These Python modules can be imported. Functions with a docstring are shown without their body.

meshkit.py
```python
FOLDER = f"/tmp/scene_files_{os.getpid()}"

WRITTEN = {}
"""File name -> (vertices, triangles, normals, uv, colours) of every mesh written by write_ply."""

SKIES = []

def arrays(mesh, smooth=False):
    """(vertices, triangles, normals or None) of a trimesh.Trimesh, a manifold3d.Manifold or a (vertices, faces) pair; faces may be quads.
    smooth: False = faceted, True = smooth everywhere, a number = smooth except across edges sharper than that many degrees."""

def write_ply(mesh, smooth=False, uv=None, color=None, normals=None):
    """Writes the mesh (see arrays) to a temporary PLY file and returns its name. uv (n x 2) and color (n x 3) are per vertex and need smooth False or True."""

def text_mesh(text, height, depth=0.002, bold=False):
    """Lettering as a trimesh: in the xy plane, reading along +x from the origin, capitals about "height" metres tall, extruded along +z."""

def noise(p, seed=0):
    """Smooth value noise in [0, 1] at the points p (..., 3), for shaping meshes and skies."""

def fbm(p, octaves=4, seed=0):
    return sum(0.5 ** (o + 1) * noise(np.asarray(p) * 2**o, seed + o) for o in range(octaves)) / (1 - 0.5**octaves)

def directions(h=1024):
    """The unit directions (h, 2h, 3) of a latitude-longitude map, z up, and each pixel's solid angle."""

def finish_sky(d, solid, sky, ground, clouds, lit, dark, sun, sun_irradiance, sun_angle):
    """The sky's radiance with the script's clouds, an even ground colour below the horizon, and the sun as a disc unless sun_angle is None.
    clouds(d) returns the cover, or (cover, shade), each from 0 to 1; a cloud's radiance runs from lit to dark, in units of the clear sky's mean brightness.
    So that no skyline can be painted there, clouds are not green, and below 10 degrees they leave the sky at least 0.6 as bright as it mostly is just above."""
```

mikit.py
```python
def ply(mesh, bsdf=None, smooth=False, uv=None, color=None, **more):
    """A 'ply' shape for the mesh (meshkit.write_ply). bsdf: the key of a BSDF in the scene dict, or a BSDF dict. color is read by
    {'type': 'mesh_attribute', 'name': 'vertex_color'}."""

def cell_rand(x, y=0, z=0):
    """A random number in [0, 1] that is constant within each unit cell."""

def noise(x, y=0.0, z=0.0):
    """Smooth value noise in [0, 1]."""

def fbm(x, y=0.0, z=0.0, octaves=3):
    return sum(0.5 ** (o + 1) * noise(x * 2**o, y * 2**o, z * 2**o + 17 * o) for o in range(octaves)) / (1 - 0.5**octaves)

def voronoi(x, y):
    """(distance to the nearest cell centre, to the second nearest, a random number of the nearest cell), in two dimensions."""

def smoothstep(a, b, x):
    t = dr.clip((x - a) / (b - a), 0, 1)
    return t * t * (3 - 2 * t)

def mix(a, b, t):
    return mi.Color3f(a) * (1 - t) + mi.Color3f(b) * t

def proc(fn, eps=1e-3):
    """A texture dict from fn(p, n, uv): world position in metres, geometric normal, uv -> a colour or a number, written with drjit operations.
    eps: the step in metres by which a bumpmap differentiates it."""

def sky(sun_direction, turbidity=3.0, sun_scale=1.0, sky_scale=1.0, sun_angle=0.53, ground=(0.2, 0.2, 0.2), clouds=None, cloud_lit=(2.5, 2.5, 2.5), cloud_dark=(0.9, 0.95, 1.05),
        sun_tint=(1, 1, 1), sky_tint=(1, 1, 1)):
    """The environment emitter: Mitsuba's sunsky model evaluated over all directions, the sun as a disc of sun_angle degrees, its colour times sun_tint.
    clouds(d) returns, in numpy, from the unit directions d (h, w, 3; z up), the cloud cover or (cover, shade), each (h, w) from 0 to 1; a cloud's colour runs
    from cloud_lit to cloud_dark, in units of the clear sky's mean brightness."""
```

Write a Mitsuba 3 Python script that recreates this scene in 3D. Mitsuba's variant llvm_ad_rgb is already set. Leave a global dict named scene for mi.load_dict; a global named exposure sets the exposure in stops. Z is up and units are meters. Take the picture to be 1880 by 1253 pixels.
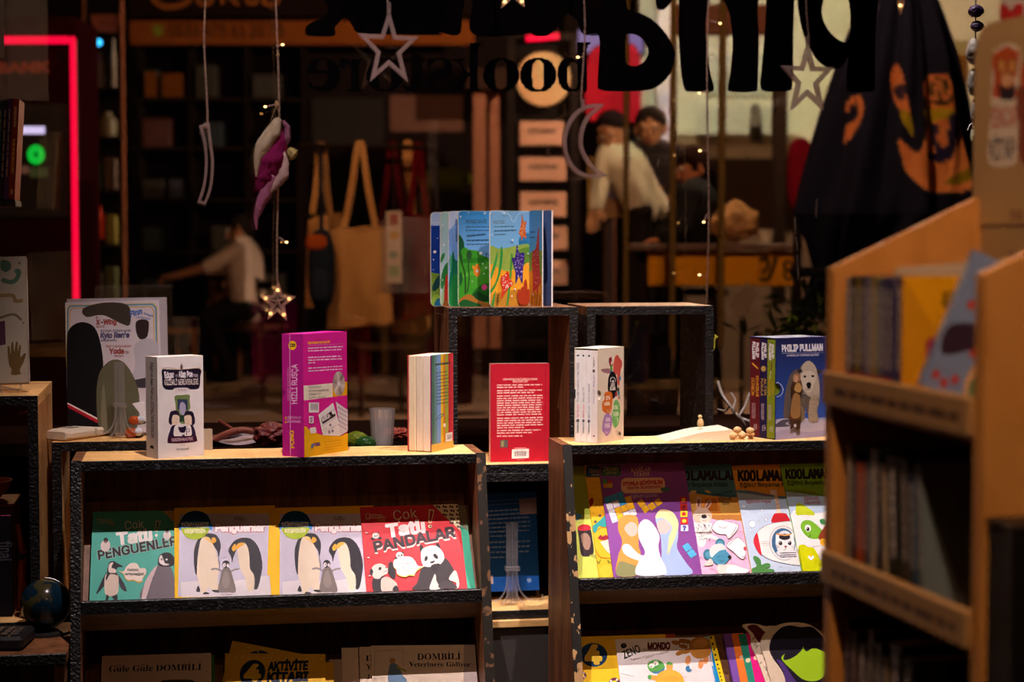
import math, random, glob, functools
import numpy as np, trimesh, shapely, manifold3d
import mitsuba as mi, mikit, meshkit
import drjit as dr
from shapely.geometry import Polygon, LineString, Point, box as sbox
from shapely import affinity
from shapely.ops import unary_union

T4 = mi.ScalarTransform4f
scene, labels = {'type': 'scene'}, {}
random.seed(7); RNG = np.random.default_rng(7)

# ---------------------------------------------------------------- camera, lights, exposure
FPX, YAW, EYE = 3400.0, math.radians(9.8), np.array([0.0, 0.0, 1.15])
PITCH = math.atan((626.5 - 440) / FPX)
FWD = np.array([math.sin(YAW) * math.cos(PITCH), math.cos(YAW) * math.cos(PITCH), -math.sin(PITCH)])
RIGHT = np.array([math.cos(YAW), -math.sin(YAW), 0.0])
UP = np.cross(RIGHT, FWD)
scene['camera'] = {'type': 'thinlens', 'fov': 2 * math.degrees(math.atan(940 / FPX)), 'fov_axis': 'x', 'aperture_radius': 0.0085,
                   'focus_distance': 3.66, 'near_clip': 0.05, 'far_clip': 100.0,
                   'to_world': T4().look_at(origin=EYE.tolist(), target=(EYE + FWD).tolist(), up=[0, 0, 1])}
exposure = 0.0
scene['night_air'] = {'type': 'constant', 'radiance': {'type': 'rgb', 'value': [0.004, 0.0025, 0.002]}}


def spot_lamp(name, o, t, rgb, cut, beam, weight=1.0):
    scene[name] = {'type': 'spot', 'to_world': T4().look_at(origin=o, target=t, up=[0, 1, 0]), 'intensity': {'type': 'rgb', 'value': rgb},
                   'cutoff_angle': cut, 'beam_width': beam, 'sampling_weight': weight}


def bulb_lamp(name, o, rgb, weight=1.0):
    scene[name] = {'type': 'point', 'position': o, 'intensity': {'type': 'rgb', 'value': rgb}, 'sampling_weight': weight}


# two ceiling spotlights over the display shelves, added unseen lamps for the hangings, the rack and the room, street and café lamps outside
spot_lamp('ceiling_spot_light', [0.16, 2.79, 2.75], [0.36, 3.60, 0.62], [21.0, 17.6, 17.2], 23, 9, 3.0)
spot_lamp('ceiling_spot_light_001', [0.98, 3.13, 2.75], [1.10, 3.66, 0.62], [21.5, 17.8, 17.0], 22, 17, 3.0)
spot_lamp('ceiling_spot_light_002', [0.02, 3.50, 2.95], [0.0, 4.44, 1.50], [5.2, 4.0, 3.7], 21, 13, 1.5)  # added unseen spot that brightens the ornaments hanging at the left
spot_lamp('ceiling_spot_light_003', [0.98, 3.50, 2.95], [0.98, 4.44, 1.62], [4.2, 3.2, 2.9], 21, 13, 1.5)  # its added twin for the ornaments hanging at the right
spot_lamp('added_rack_spot', [0.38, 0.85, 2.35], [0.80, 1.90, 1.08], [4.6, 2.8, 1.6], 27, 12, 1.5)  # added unseen spot that brightens the rack and spares the cabinets
bulb_lamp('warm_fill_light', [0.40, 0.80, 2.12], [0.80, 0.40, 0.21], 2.0)  # added point lamp for general warm ambient, no pendant is seen
bulb_lamp('street_stall_light', [-0.2, 7.2, 2.9], [6.0, 2.9, 1.3])
bulb_lamp('street_lamp_light', [2.0, 6.3, 3.2], [11.0, 6.2, 3.4])
bulb_lamp('cafe_light', [3.45, 11.2, 2.75], [30.0, 24.0, 16.5])
bulb_lamp('cafe_light_001', [2.9, 9.6, 2.9], [10.0, 7.2, 4.2])
# ---------------------------------------------------------------- placing helpers


def ray(x, y):
    return FWD + (x - 940) / FPX * RIGHT - (y - 626.5) / FPX * UP


def on_plane(px, o, n):
    d = ray(*px)
    return EYE + d * (np.dot(np.subtract(o, EYE), n) / np.dot(d, n))


def at_y(x, y, Y):
    return on_plane((x, y), (0, Y, 0), (0, 1, 0))


def at_z(x, y, z):
    return on_plane((x, y), (0, 0, z), (0, 0, 1))


def st(x, y, d):
    """Street coordinates (right, distance, height) of a point at the distance d: the street runs square to the lens, the shop front is turned 9.8 degrees."""
    r = ray(x, y)
    h = np.array([np.dot(r, RIGHT), r[0] * math.sin(YAW) + r[1] * math.cos(YAW), r[2]])
    return np.array([0, 0, EYE[2]]) + h * (d / h[1])


STREET = np.eye(4)
STREET[:3, :3] = [[math.cos(YAW), math.sin(YAW), 0], [-math.sin(YAW), math.cos(YAW), 0], [0, 0, 1]]


def frame(o, x, y, z):
    m = np.eye(4)
    m[:3, 0], m[:3, 1], m[:3, 2], m[:3, 3] = x, y, z, o
    return m


def move(x=0, y=0, z=0, rz=0.0, rx=0.0, ry=0.0):
    m = trimesh.transformations.euler_matrix(math.radians(rx), math.radians(ry), math.radians(rz))
    m[:3, 3] = (x, y, z)
    return m


# ---------------------------------------------------------------- materials


def lin(c):
    if not isinstance(c, str):
        return np.asarray(c, float)
    c = c.lstrip('#')
    if len(c) == 3:
        c = ''.join(x * 2 for x in c)
    v = np.array([int(c[i:i + 2], 16) / 255 for i in (0, 2, 4)])
    return np.where(v < 0.04045, v / 12.92, ((v + 0.055) / 1.055) ** 2.4)


def C3(c):
    return mi.Color3f(*[float(x) for x in lin(c)])


VC = {'type': 'mesh_attribute', 'name': 'vertex_color'}


def two(b):
    return {'type': 'twosided', 'bsdf': b}


def rgb(c):
    return {'type': 'rgb', 'value': [float(x) for x in lin(c)]}


scene['m_print'] = two({'type': 'principled', 'base_color': VC, 'roughness': 0.45, 'specular': 0.10})
scene['m_satin'] = two({'type': 'principled', 'base_color': VC, 'roughness': 0.5, 'specular': 0.4})
scene['m_matte'] = two({'type': 'diffuse', 'reflectance': VC})
scene['m_gloss'] = two({'type': 'principled', 'base_color': VC, 'roughness': 0.16, 'specular': 0.5})


def wood(a, b, c, sx, sy, sz):
    A, B, D = C3(a), C3(b), C3(c)

    def fn(p, n, uv):
        g = mikit.fbm(p.x * sx, p.y * sy, p.z * sz, 3)
        f = mikit.noise(p.x * sx * 4.1, p.y * sy * 4.1, p.z * sz * 4.1)
        return mikit.mix(mikit.mix(A, B, mikit.smoothstep(0.3, 0.7, g)), D, mikit.smoothstep(0.62, 0.85, f) * 0.45)
    return two({'type': 'principled', 'base_color': mikit.proc(fn), 'roughness': 0.5, 'specular': 0.35})


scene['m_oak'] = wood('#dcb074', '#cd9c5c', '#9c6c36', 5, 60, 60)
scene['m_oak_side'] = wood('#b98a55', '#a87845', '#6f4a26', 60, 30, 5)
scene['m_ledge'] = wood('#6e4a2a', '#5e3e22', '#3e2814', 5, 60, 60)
scene['m_walnut'] = wood('#7a4e30', '#5f3a22', '#3c2314', 50, 50, 4)
scene['m_rack'] = wood('#c98f4c', '#c08443', '#b27838', 8, 8, 3)


def black_fn(p, n, uv):
    g = mikit.fbm(p.x * 90, p.y * 90, p.z * 90, 3)
    return mikit.mix(C3('#111113'), C3('#303036'), mikit.smoothstep(0.62, 0.8, g))


scene['m_black'] = two({'type': 'bumpmap', 'arbitrary': mikit.proc(lambda p, n, uv: mikit.fbm(p.x * 260, p.y * 260, p.z * 260, 2)), 'scale': 0.0025,
                        'bsdf': {'type': 'principled', 'base_color': mikit.proc(black_fn), 'roughness': 0.4, 'specular': 0.5}})


def worn_fn(p, n, uv):
    g = mikit.fbm(p.x * 90, p.y * 90, p.z * 40, 4)
    h = mikit.noise(p.x * 8, p.y * 8, p.z * 7)
    return mikit.mix(C3('#141210'), C3('#b08a5c'), mikit.smoothstep(0.585, 0.61, g * 0.62 + h * 0.40))


scene['m_worn'] = two({'type': 'principled', 'base_color': mikit.proc(worn_fn), 'roughness': 0.55, 'specular': 0.4})


def paving_fn(p, n, uv):
    g = mikit.fbm(p.x * 2, p.y * 2, 0.0, 4)
    return mikit.mix(C3('#4a3426'), C3('#6a4a38'), g)


scene['m_paving'] = two({'type': 'principled', 'base_color': mikit.proc(paving_fn), 'roughness': 0.7})


def weave_fn(p, n, uv):
    g = mikit.fbm(p.x * 14, p.y * 14, p.z * 5, 3)
    return mikit.mix(C3('#c49a66'), C3('#a67a48'), g)


scene['m_canvas'] = two({'type': 'diffuse', 'reflectance': mikit.proc(weave_fn)})
scene['m_pane'] = {'type': 'thindielectric', 'int_ior': 1.5}
scene['m_clear'] = {'type': 'blendbsdf', 'weight': 0.32, 'a': {'type': 'thindielectric', 'int_ior': 1.45}, 'b': two({'type': 'roughplastic', 'diffuse_reflectance': rgb('#e2cacc'), 'alpha': 0.12})}
scene['m_acrylic'] = {'type': 'blendbsdf', 'weight': 0.10, 'a': {'type': 'thindielectric', 'int_ior': 1.5}, 'b': two({'type': 'roughplastic', 'diffuse_reflectance': rgb('#c8c4c8'), 'alpha': 0.1})}
scene['m_metal'] = two({'type': 'roughconductor', 'material': 'Al', 'alpha': 0.25})
scene['m_worn2'] = two({'type': 'principled', 'base_color': mikit.proc(lambda p, n, uv: mikit.mix(C3('#171310'), C3('#6a4a30'), mikit.smoothstep(0.56, 0.7, mikit.fbm(p.x * 80, p.y * 80, p.z * 60, 3)))), 'roughness': 0.45, 'specular': 0.5})
scene['m_tumbler'] = {'type': 'blendbsdf', 'weight': 0.16, 'a': {'type': 'thindielectric', 'int_ior': 1.5}, 'b': two({'type': 'roughplastic', 'diffuse_reflectance': rgb('#c8c0bc'), 'alpha': 0.1})}
NOCOLOR = {'ledge', 'tumbler', 'worn2', 'oak', 'oak_side', 'walnut', 'rack', 'black', 'worn', 'paving', 'canvas', 'pane', 'clear', 'acrylic', 'metal'}

# ---------------------------------------------------------------- keys and entries


def numbered(name):
    k, i = name, 0
    taken = [q for q in scene] + [q for q in labels]
    while any(q == k or q.startswith(k + '__') for q in taken):
        i += 1
        k = f'{name}_{i:03d}'
    return k


def thing(name, label, cat, group=None):
    k = numbered(name)
    labels[k] = {'label': label, 'category': cat}
    if group:
        labels[k]['group'] = group
    return k


def arrays(mesh):
    v, f, _ = meshkit.arrays(mesh)
    return np.asarray(v, float), np.asarray(f, int)


def put(parent, name, mesh, mat='satin', col='#888', M=None, smooth=False, label=None, kind=None, **more):
    """One entry: the part called name of parent (or the thing parent itself when name is None)."""
    if name is None:
        k = parent
    else:
        k = numbered(parent + '__' + name) if parent else numbered(name)
    cols = None
    if isinstance(mesh, tuple) and len(mesh) == 3:
        v, f, cols = mesh
        v, f = np.asarray(v, float), np.asarray(f, int)
    else:
        v, f = arrays(mesh)
    if smooth is not False and smooth is not True and mat not in NOCOLOR:
        v, f, _ = meshkit.arrays((v, f), smooth)
        v, f = np.asarray(v, float), np.asarray(f, int)
        smooth = True
    if M is not None:
        v = v @ M[:3, :3].T + M[:3, 3]
        if np.linalg.det(M[:3, :3]) < 0:
            f = f[:, ::-1]
    c = None
    if mat not in NOCOLOR and mat != 'glow':
        c = cols if cols is not None else np.tile(lin(col), (len(v), 1))
    if mat == 'glow':
        wt = more.pop('weight', 0.15)
        more = {**more, 'emitter': {'type': 'area', 'radiance': {'type': 'rgb', 'value': list(map(float, col))}, 'sampling_weight': wt}}
        scene[k] = mikit.ply((v, f), {'type': 'diffuse', 'reflectance': rgb('#222')}, smooth, **more)
    else:
        scene[k] = mikit.ply((v, f), 'm_' + mat, smooth, color=c, **more)
    if label or kind:
        labels.setdefault(k, {})
        if label:
            labels[k]['label'] = label
        if kind:
            labels[k]['kind'] = kind
    return k


def struct(name, mesh, mat, col='#888', M=None, label=None, **more):
    k = put(None, name, mesh, mat, col, M, **more)
    labels[k] = {'kind': 'structure', **({'label': label} if label else {})}
    return k


# ---------------------------------------------------------------- meshes


def cbox(x0, x1, y0, y1, z0, z1, b=0.0015):
    """A box with chamfered edges."""
    b = min(b, 0.3 * min(x1 - x0, y1 - y0, z1 - z0))
    p = []
    for x in (0, 1):
        for y in (0, 1):
            for z in (0, 1):
                c = np.array([(x0, x1)[x], (y0, y1)[y], (z0, z1)[z]], float)
                s = np.array([1 - 2 * x, 1 - 2 * y, 1 - 2 * z]) * b
                for k in range(3):
                    q = c + s
                    q[k] = c[k]
                    p.append(q)
    h = manifold3d.Manifold.hull_points(np.array(p))
    m = h.to_mesh()
    return np.array(m.vert_properties[:, :3], float), np.array(m.tri_verts, int)


def join(*ms):
    V, F, n = [], [], 0
    for m in ms:
        v, f = arrays(m)
        V.append(v)
        F.append(f + n)
        n += len(v)
    return np.vstack(V), np.vstack(F)


def xf(m, M):
    v, f = arrays(m)
    return v @ M[:3, :3].T + M[:3, 3], f


def tube(pts, r, n=8, cap=True):
    p = np.asarray(pts, float)
    t = np.gradient(p, axis=0)
    t /= np.linalg.norm(t, axis=1, keepdims=True) + 1e-12
    a = np.cross(t[0], [0.31, 0.2, 0.93])
    R = np.broadcast_to(r, (len(p),))
    V = []
    for i in range(len(p)):
        a = a - t[i] * np.dot(a, t[i])
        a /= np.linalg.norm(a) + 1e-12
        b = np.cross(t[i], a)
        g = np.arange(n) * 2 * math.pi / n
        V.append(p[i] + R[i] * (np.cos(g)[:, None] * a + np.sin(g)[:, None] * b))
    V = np.vstack(V)
    F = []
    for i in range(len(p) - 1):
        for j in range(n):
            q = [i * n + j, i * n + (j + 1) % n, (i + 1) * n + (j + 1) % n, (i + 1) * n + j]
            F += [[q[0], q[1], q[2]], [q[0], q[2], q[3]]]
    if cap:
        k = len(V)
        V = np.vstack([V, p[:1], p[-1:]])
        for j in range(n):
            F += [[k, (j + 1) % n, j], [k + 1, (len(p) - 1) * n + j, (len(p) - 1) * n + (j + 1) % n]]
    return V, np.array(F)


def ball(c, r, sub=2, s=(1, 1, 1)):
    m = trimesh.creation.icosphere(subdivisions=sub, radius=1.0)
    return np.array(m.vertices) * np.array(s) * r + np.array(c), np.array(m.faces)


def lathe(prof, n=32):
    """profile [(r, z), ...] around z"""
    m = trimesh.creation.revolve(np.array(prof, float), sections=n)
    m.fix_normals()
    return np.array(m.vertices), np.array(m.faces)


def extrude(poly, h):
    ps = getattr(poly, 'geoms', [poly])
    return join(*[trimesh.creation.extrude_polygon(q, h, engine='earcut') for q in ps if q.area > 1e-12])


def curve(pts, n=6, closed=True):
    """Catmull-Rom through the points."""
    p = np.asarray(pts, float)
    k = len(p)
    out = []
    for i in range(k if closed else k - 1):
        q = [p[(i + j) % k] if closed else p[min(max(i + j, 0), k - 1)] for j in (-1, 0, 1, 2)]
        for t in np.arange(n) / n:
            out.append(0.5 * (2 * q[1] + (q[2] - q[0]) * t + (2 * q[0] - 5 * q[1] + 4 * q[2] - q[3]) * t * t + (3 * q[1] - q[0] - 3 * q[2] + q[3]) * t ** 3))
    if not closed:
        out.append(p[-1])
    return np.array(out)


# ---------------------------------------------------------------- lettering
SERIF = {}
for i in range(26):
    SERIF[chr(65 + i)] = chr(0x1D400 + i)
    SERIF[chr(97 + i)] = chr(0x1D41A + i)


@functools.lru_cache(None)
def glyphs(s, face):
    """The lettering as a shapely shape with capitals 1 high, from the origin along +x."""
    from PIL import Image, ImageDraw, ImageFont
    name = {'serif': 'NotoSansMath-Regular', 'mono': 'DejaVuSansMono'}.get(face, 'Inter')
    size = 72
    font = ImageFont.truetype(glob.glob('/opt/blender-*/*/datafiles/fonts/' + name + '.woff2')[0], size)
    marks = []
    if face == 'serif':
        x, t = 0.0, ''
        for ch in s:
            base = {'İ': 'I', 'ü': 'u', 'ı': 'i', 'Ü': 'U'}.get(ch, ch)
            g = SERIF.get(base, base if base != ' ' else ' ')
            if ch in 'İ':
                marks.append((font.getlength(t) + font.getlength(g) / 2, 1.17))
            if ch in 'üÜ':
                w = font.getlength(g)
                marks += [(font.getlength(t) + w * 0.33, 0.98), (font.getlength(t) + w * 0.67, 0.98)]
            t += g
        s = t
    bw = {'bold': 2, 'heavy': 5}.get(face, 0)
    x0, y0, x1, y1 = font.getbbox(s, anchor='ls', stroke_width=bw)
    im = Image.new('L', (x1 - x0 + 8, y1 - y0 + 8))
    ImageDraw.Draw(im).text((4 - x0, 4 - y0), s, 255, font, anchor='ls', stroke_width=bw)
    on = np.pad(np.asarray(im) > 127, ((0, 0), (1, 1))).astype(np.int8)
    rows, starts = np.nonzero(np.diff(on, axis=1) == 1)
    ends = np.nonzero(np.diff(on, axis=1) == -1)[1]
    shape = shapely.union_all(shapely.box(starts, -rows - 1, ends, -rows)).buffer(0.6).buffer(-0.6).simplify(0.6)
    k = 1 / (0.727 * size)
    shape = affinity.affine_transform(shape, [k, 0, 0, k, (x0 - 4) * k, (4 - y0) * k])
    if marks:
        shape = unary_union([shape] + [Point(m[0] * k, m[1]).buffer(0.085) for m in marks])
    b = shape.bounds
    return affinity.translate(shape, -b[0], 0)


def homography(src, dst):
    A = []
    for (x, y), (u, v) in zip(src, dst):
        A.append([x, y, 1, 0, 0, 0, -u * x, -u * y, -u])
        A.append([0, 0, 0, x, y, 1, -v * x, -v * y, -v])
    return np.linalg.svd(np.array(A))[2][-1].reshape(3, 3)


class Art:
    """Flat print on a cover of w x h metres: coloured shapes drawn in the coordinates of the quad (its corners top left, top right, bottom right, bottom left)."""

    def __init__(self, w, h, quad=None, clip=True, step=2.5e-5):
        self.w, self.h, self.clip, self.step = w, h, clip, step
        quad = quad or [(0, 0), (1, 0), (1, 1), (0, 1)]
        self.quad = quad
        self.H = homography(quad, [(0, h), (w, h), (w, 0), (0, 0)])
        self.V, self.F, self.C, self.n, self.k = [], [], [], 0, 0
        self.rect = sbox(0, 0, w, h)

    def m(self, p):
        p = np.asarray(p, float).reshape(-1, 2)
        q = np.c_[p, np.ones(len(p))] @ self.H.T
        return q[:, :2] / q[:, 2:]

    def geom(self, g, col, mapped=False):
        if not mapped:
            g = shapely.transform(g, self.m)
        if not g.is_valid:
            g = g.buffer(0)
        if self.clip and not self.rect.contains(g):
            g = g.intersection(self.rect)
        self.k += 1
        c = lin(col)
        for q in getattr(g, 'geoms', [g]):
            if q.geom_type != 'Polygon' or q.area < 1e-9:
                continue
            v, f = trimesh.creation.triangulate_polygon(q, engine='earcut')
            if len(f) == 0:
                continue
            self._tri(v, f, np.tile(c, (len(v), 1)))
        return self

    def _tri(self, v, f, c):
        v = np.asarray(v, float)
        f = np.asarray(f)
        e = v[f]
        d1, d2 = e[:, 1] - e[:, 0], e[:, 2] - e[:, 0]
        s = d1[:, 0] * d2[:, 1] - d1[:, 1] * d2[:, 0]
        f = np.where(s[:, None] < 0, f[:, ::-1], f)
        self.V.append(np.c_[v, np.full(len(v), self.k * self.step)])
        self.F.append(f + self.n)
        self.C.append(c)
        self.n += len(v)

    def bg(self, col, c2=None, n=10):
        if c2 is None:
            return self.geom(self.rect, col, True)
        a, b = lin(col), lin(c2)
        for i in range(2 * n):
            t = (i + 0.5) / (2 * n)
            self.k = 0
            self.geom(sbox(0, self.h * (1 - (i + 1) / (2 * n)), self.w, self.h * (1 - i / (2 * n))).intersection(self.rect), a * (1 - t) + b * t, True)
        return self

    def poly(self, pts, col, smooth=False):
        return self.geom(Polygon(curve(pts) if smooth else pts), col)

    def blob(self, pts, col):
        return self.poly(pts, col, True)

    def ell(self, x, y, rx, ry, col, rot=0):
        g = affinity.rotate(affinity.scale(Point(0, 0).buffer(1, 12), rx, ry), rot)
        return self.geom(affinity.translate(g, x, y), col)

    def rect_(self, x0, y0, x1, y1, col, r=0):
        g = sbox(min(x0, x1) + r, min(y0, y1) + r, max(x0, x1) - r, max(y0, y1) - r)
        return self.geom(g.buffer(r) if r else g, col)

    def line(self, pts, wd, col, smooth=False):
        return self.geom(LineString(curve(pts, closed=False) if smooth else pts).buffer(wd / 2, cap_style='round'), col)

    def text(self, s, p0, p1, cap, col, face='sans', outline=None, ow=0, fat=0):
        """Lettering whose baseline runs from p0 to p1 and whose capitals are cap high, all in the quad's coordinates (y down)."""
        g = glyphs(s, face)
        w = g.bounds[2]
        d = np.subtract(p1, p0).astype(float)
        L = np.hypot(*d)
        d /= L
        up = np.array([d[1], -d[0]])
        sx = L / w
        g = affinity.affine_transform(g, [d[0] * sx, up[0] * cap, d[1] * sx, up[1] * cap, p0[0], p0[1]])
        if fat:
            g = g.buffer(fat)
        if outline:
            self.geom(g.buffer(ow), outline)
        return self.geom(g, col)

    def words(self, p0, p1, n, dv, th, col, seed=0, last=0.6, skip=()):
        """n lines of print too small to read: word-long strokes from p0 to p1, each line dv further."""
        r = random.Random(seed)
        p0, p1, dv = np.array(p0, float), np.array(p1, float), np.array(dv, float)
        gs = []
        for i in range(n):
            if i in skip:
                continue
            t, end = 0.0, (last if i == n - 1 else 1.0 - 0.06 * r.random())
            a = p0 + dv * i
            d = p1 - p0
            while t < end:
                q = min(end, t + r.uniform(0.05, 0.17))
                gs.append(LineString([a + d * t, a + d * max(q, t + 0.01)]).buffer(th / 2, cap_style='flat'))
                t = q + 0.022
        return self.geom(unary_union(gs), col)

    def mesh(self, M=None):
        v, f, c = np.vstack(self.V), np.vstack(self.F), np.vstack(self.C)
        if M is not None:
            v = v @ M[:3, :3].T + M[:3, 3]
        return v, f, c


# print lies on a plane of a thing: x to the right, y up, z out of the paper
def front_of(M, off=0.0004):
    """the front face of a book whose frame M has x along the width, y into the thickness and z up"""
    return M @ frame((0, -off, 0), (1, 0, 0), (0, 0, 1), (0, -1, 0))


def spine_of(M, T, off=0.0004):
    """the left side (its x runs from the back to the front)"""
    return M @ frame((-off, T, 0), (0, -1, 0), (0, 0, 1), (-1, 0, 0))


# ---------------------------------------------------------------- books


def book(k, W, H, T, M, cover, page='#e8dcc4', spine_col=None, board=0.0012, spine='left', hard=False, pages_in=0.0015, back=None):
    """A book with its front at y = 0: cover (front, spine and back boards) and pages."""
    b = 0.0026 if hard else board
    i = 0.003 if hard else pages_in * 0.4
    e = 0.0004
    F_, B_ = cbox(0, W, 0, b, 0, H, e), cbox(0, W, T - b, T, 0, H, e)
    if spine == 'left':
        S_, P_ = cbox(0, b, b, T - b, 0, H, e), cbox(b, W - pages_in - i, b, T - b, i, H - i, e)
    else:
        S_, P_ = cbox(W - b, W, b, T - b, 0, H, e), cbox(pages_in + i, W - b, b, T - b, i, H - i, e)
    v, f = join(F_, B_, S_)
    c = np.vstack([np.tile(lin(q), (len(m[0]), 1)) for q, m in ((cover, F_), (back or cover, B_), (spine_col or cover, S_))])
    put(k, 'cover', (v, f, c), 'print', M=M)
    put(k, 'pages', P_, 'matte', page, M=M)


def standing(BL, BR, top, zs, up=None):
    """Frame, width and height of an upright thing on the level zs from the picture positions of its front's lower corners and the height of its upper left one."""
    a, b = at_z(*BL, zs), at_z(*BR, zs)
    W = np.linalg.norm(b - a)
    x = (b - a) / W
    y = np.array([-x[1], x[0], 0])
    d = ray(BL[0], top)
    # the point of the vertical line above a that the ray passes
    t = np.dot(a[:2] - EYE[:2], d[:2]) / np.dot(d[:2], d[:2])
    return frame(a, x, y, (0, 0, 1)), W, (EYE + d * t)[2] - zs


class Slope:
    """A leaning display board: through (y, z) at its foot, tilted back from upright by deg."""

    def __init__(self, y, z, deg):
        self.o = np.array([0, y, z])
        t = math.radians(deg)
        self.u = np.array([0, math.sin(t), math.cos(t)])
        self.n = np.array([0, -math.cos(t), math.sin(t)])

    def place(self, TL, BL, BR, lift):
        o = self.o + self.n * lift
        a, b, c = on_plane(BL, o, self.n), on_plane(BR, o, self.n), on_plane(TL, o, self.n)
        W = np.linalg.norm(b - a)
        x = (b - a) / W
        z = np.cross(x, -self.n)
        return frame(a, x, -self.n, z), W, float(np.dot(c - a, z))


def crop(o, s, pts):
    return [(o[0] + x / s, o[1] + y / s) for x, y in pts]

# ================================================================ the setting
GLASS_Y, SILL_Z = 4.55, 0.70
struct('floor', cbox(-3.5, 4.5, -1.5, 4.6, -0.1, 0.0), 'satin', '#3a2a20', label='dark shop floor under the shelves')
struct('sill', join(cbox(-0.03, 0.40, 3.765, 4.20, SILL_Z - 0.03, SILL_Z), cbox(-3.4, 4.4, 4.20, 4.60, SILL_Z - 0.03, SILL_Z)), 'matte', '#1e120e', label='dark brown window bed behind the shelves')
struct('wall_front', cbox(-3.4, 4.4, 4.50, 4.62, 0.0, SILL_Z - 0.03), 'matte', '#2c1c14', label='low wall under the shop window')
struct('window_1', cbox(-3.4, 4.4, GLASS_Y, GLASS_Y + 0.0001, SILL_Z, 3.1, 0.0) if False else (np.array([[-3.4, GLASS_Y, SILL_Z], [4.4, GLASS_Y, SILL_Z], [4.4, GLASS_Y, 3.1], [-3.4, GLASS_Y, 3.1]]), np.array([[0, 1, 2], [0, 2, 3]])), 'pane', label='large shop window pane')

# ================================================================ the two display cabinets


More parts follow.
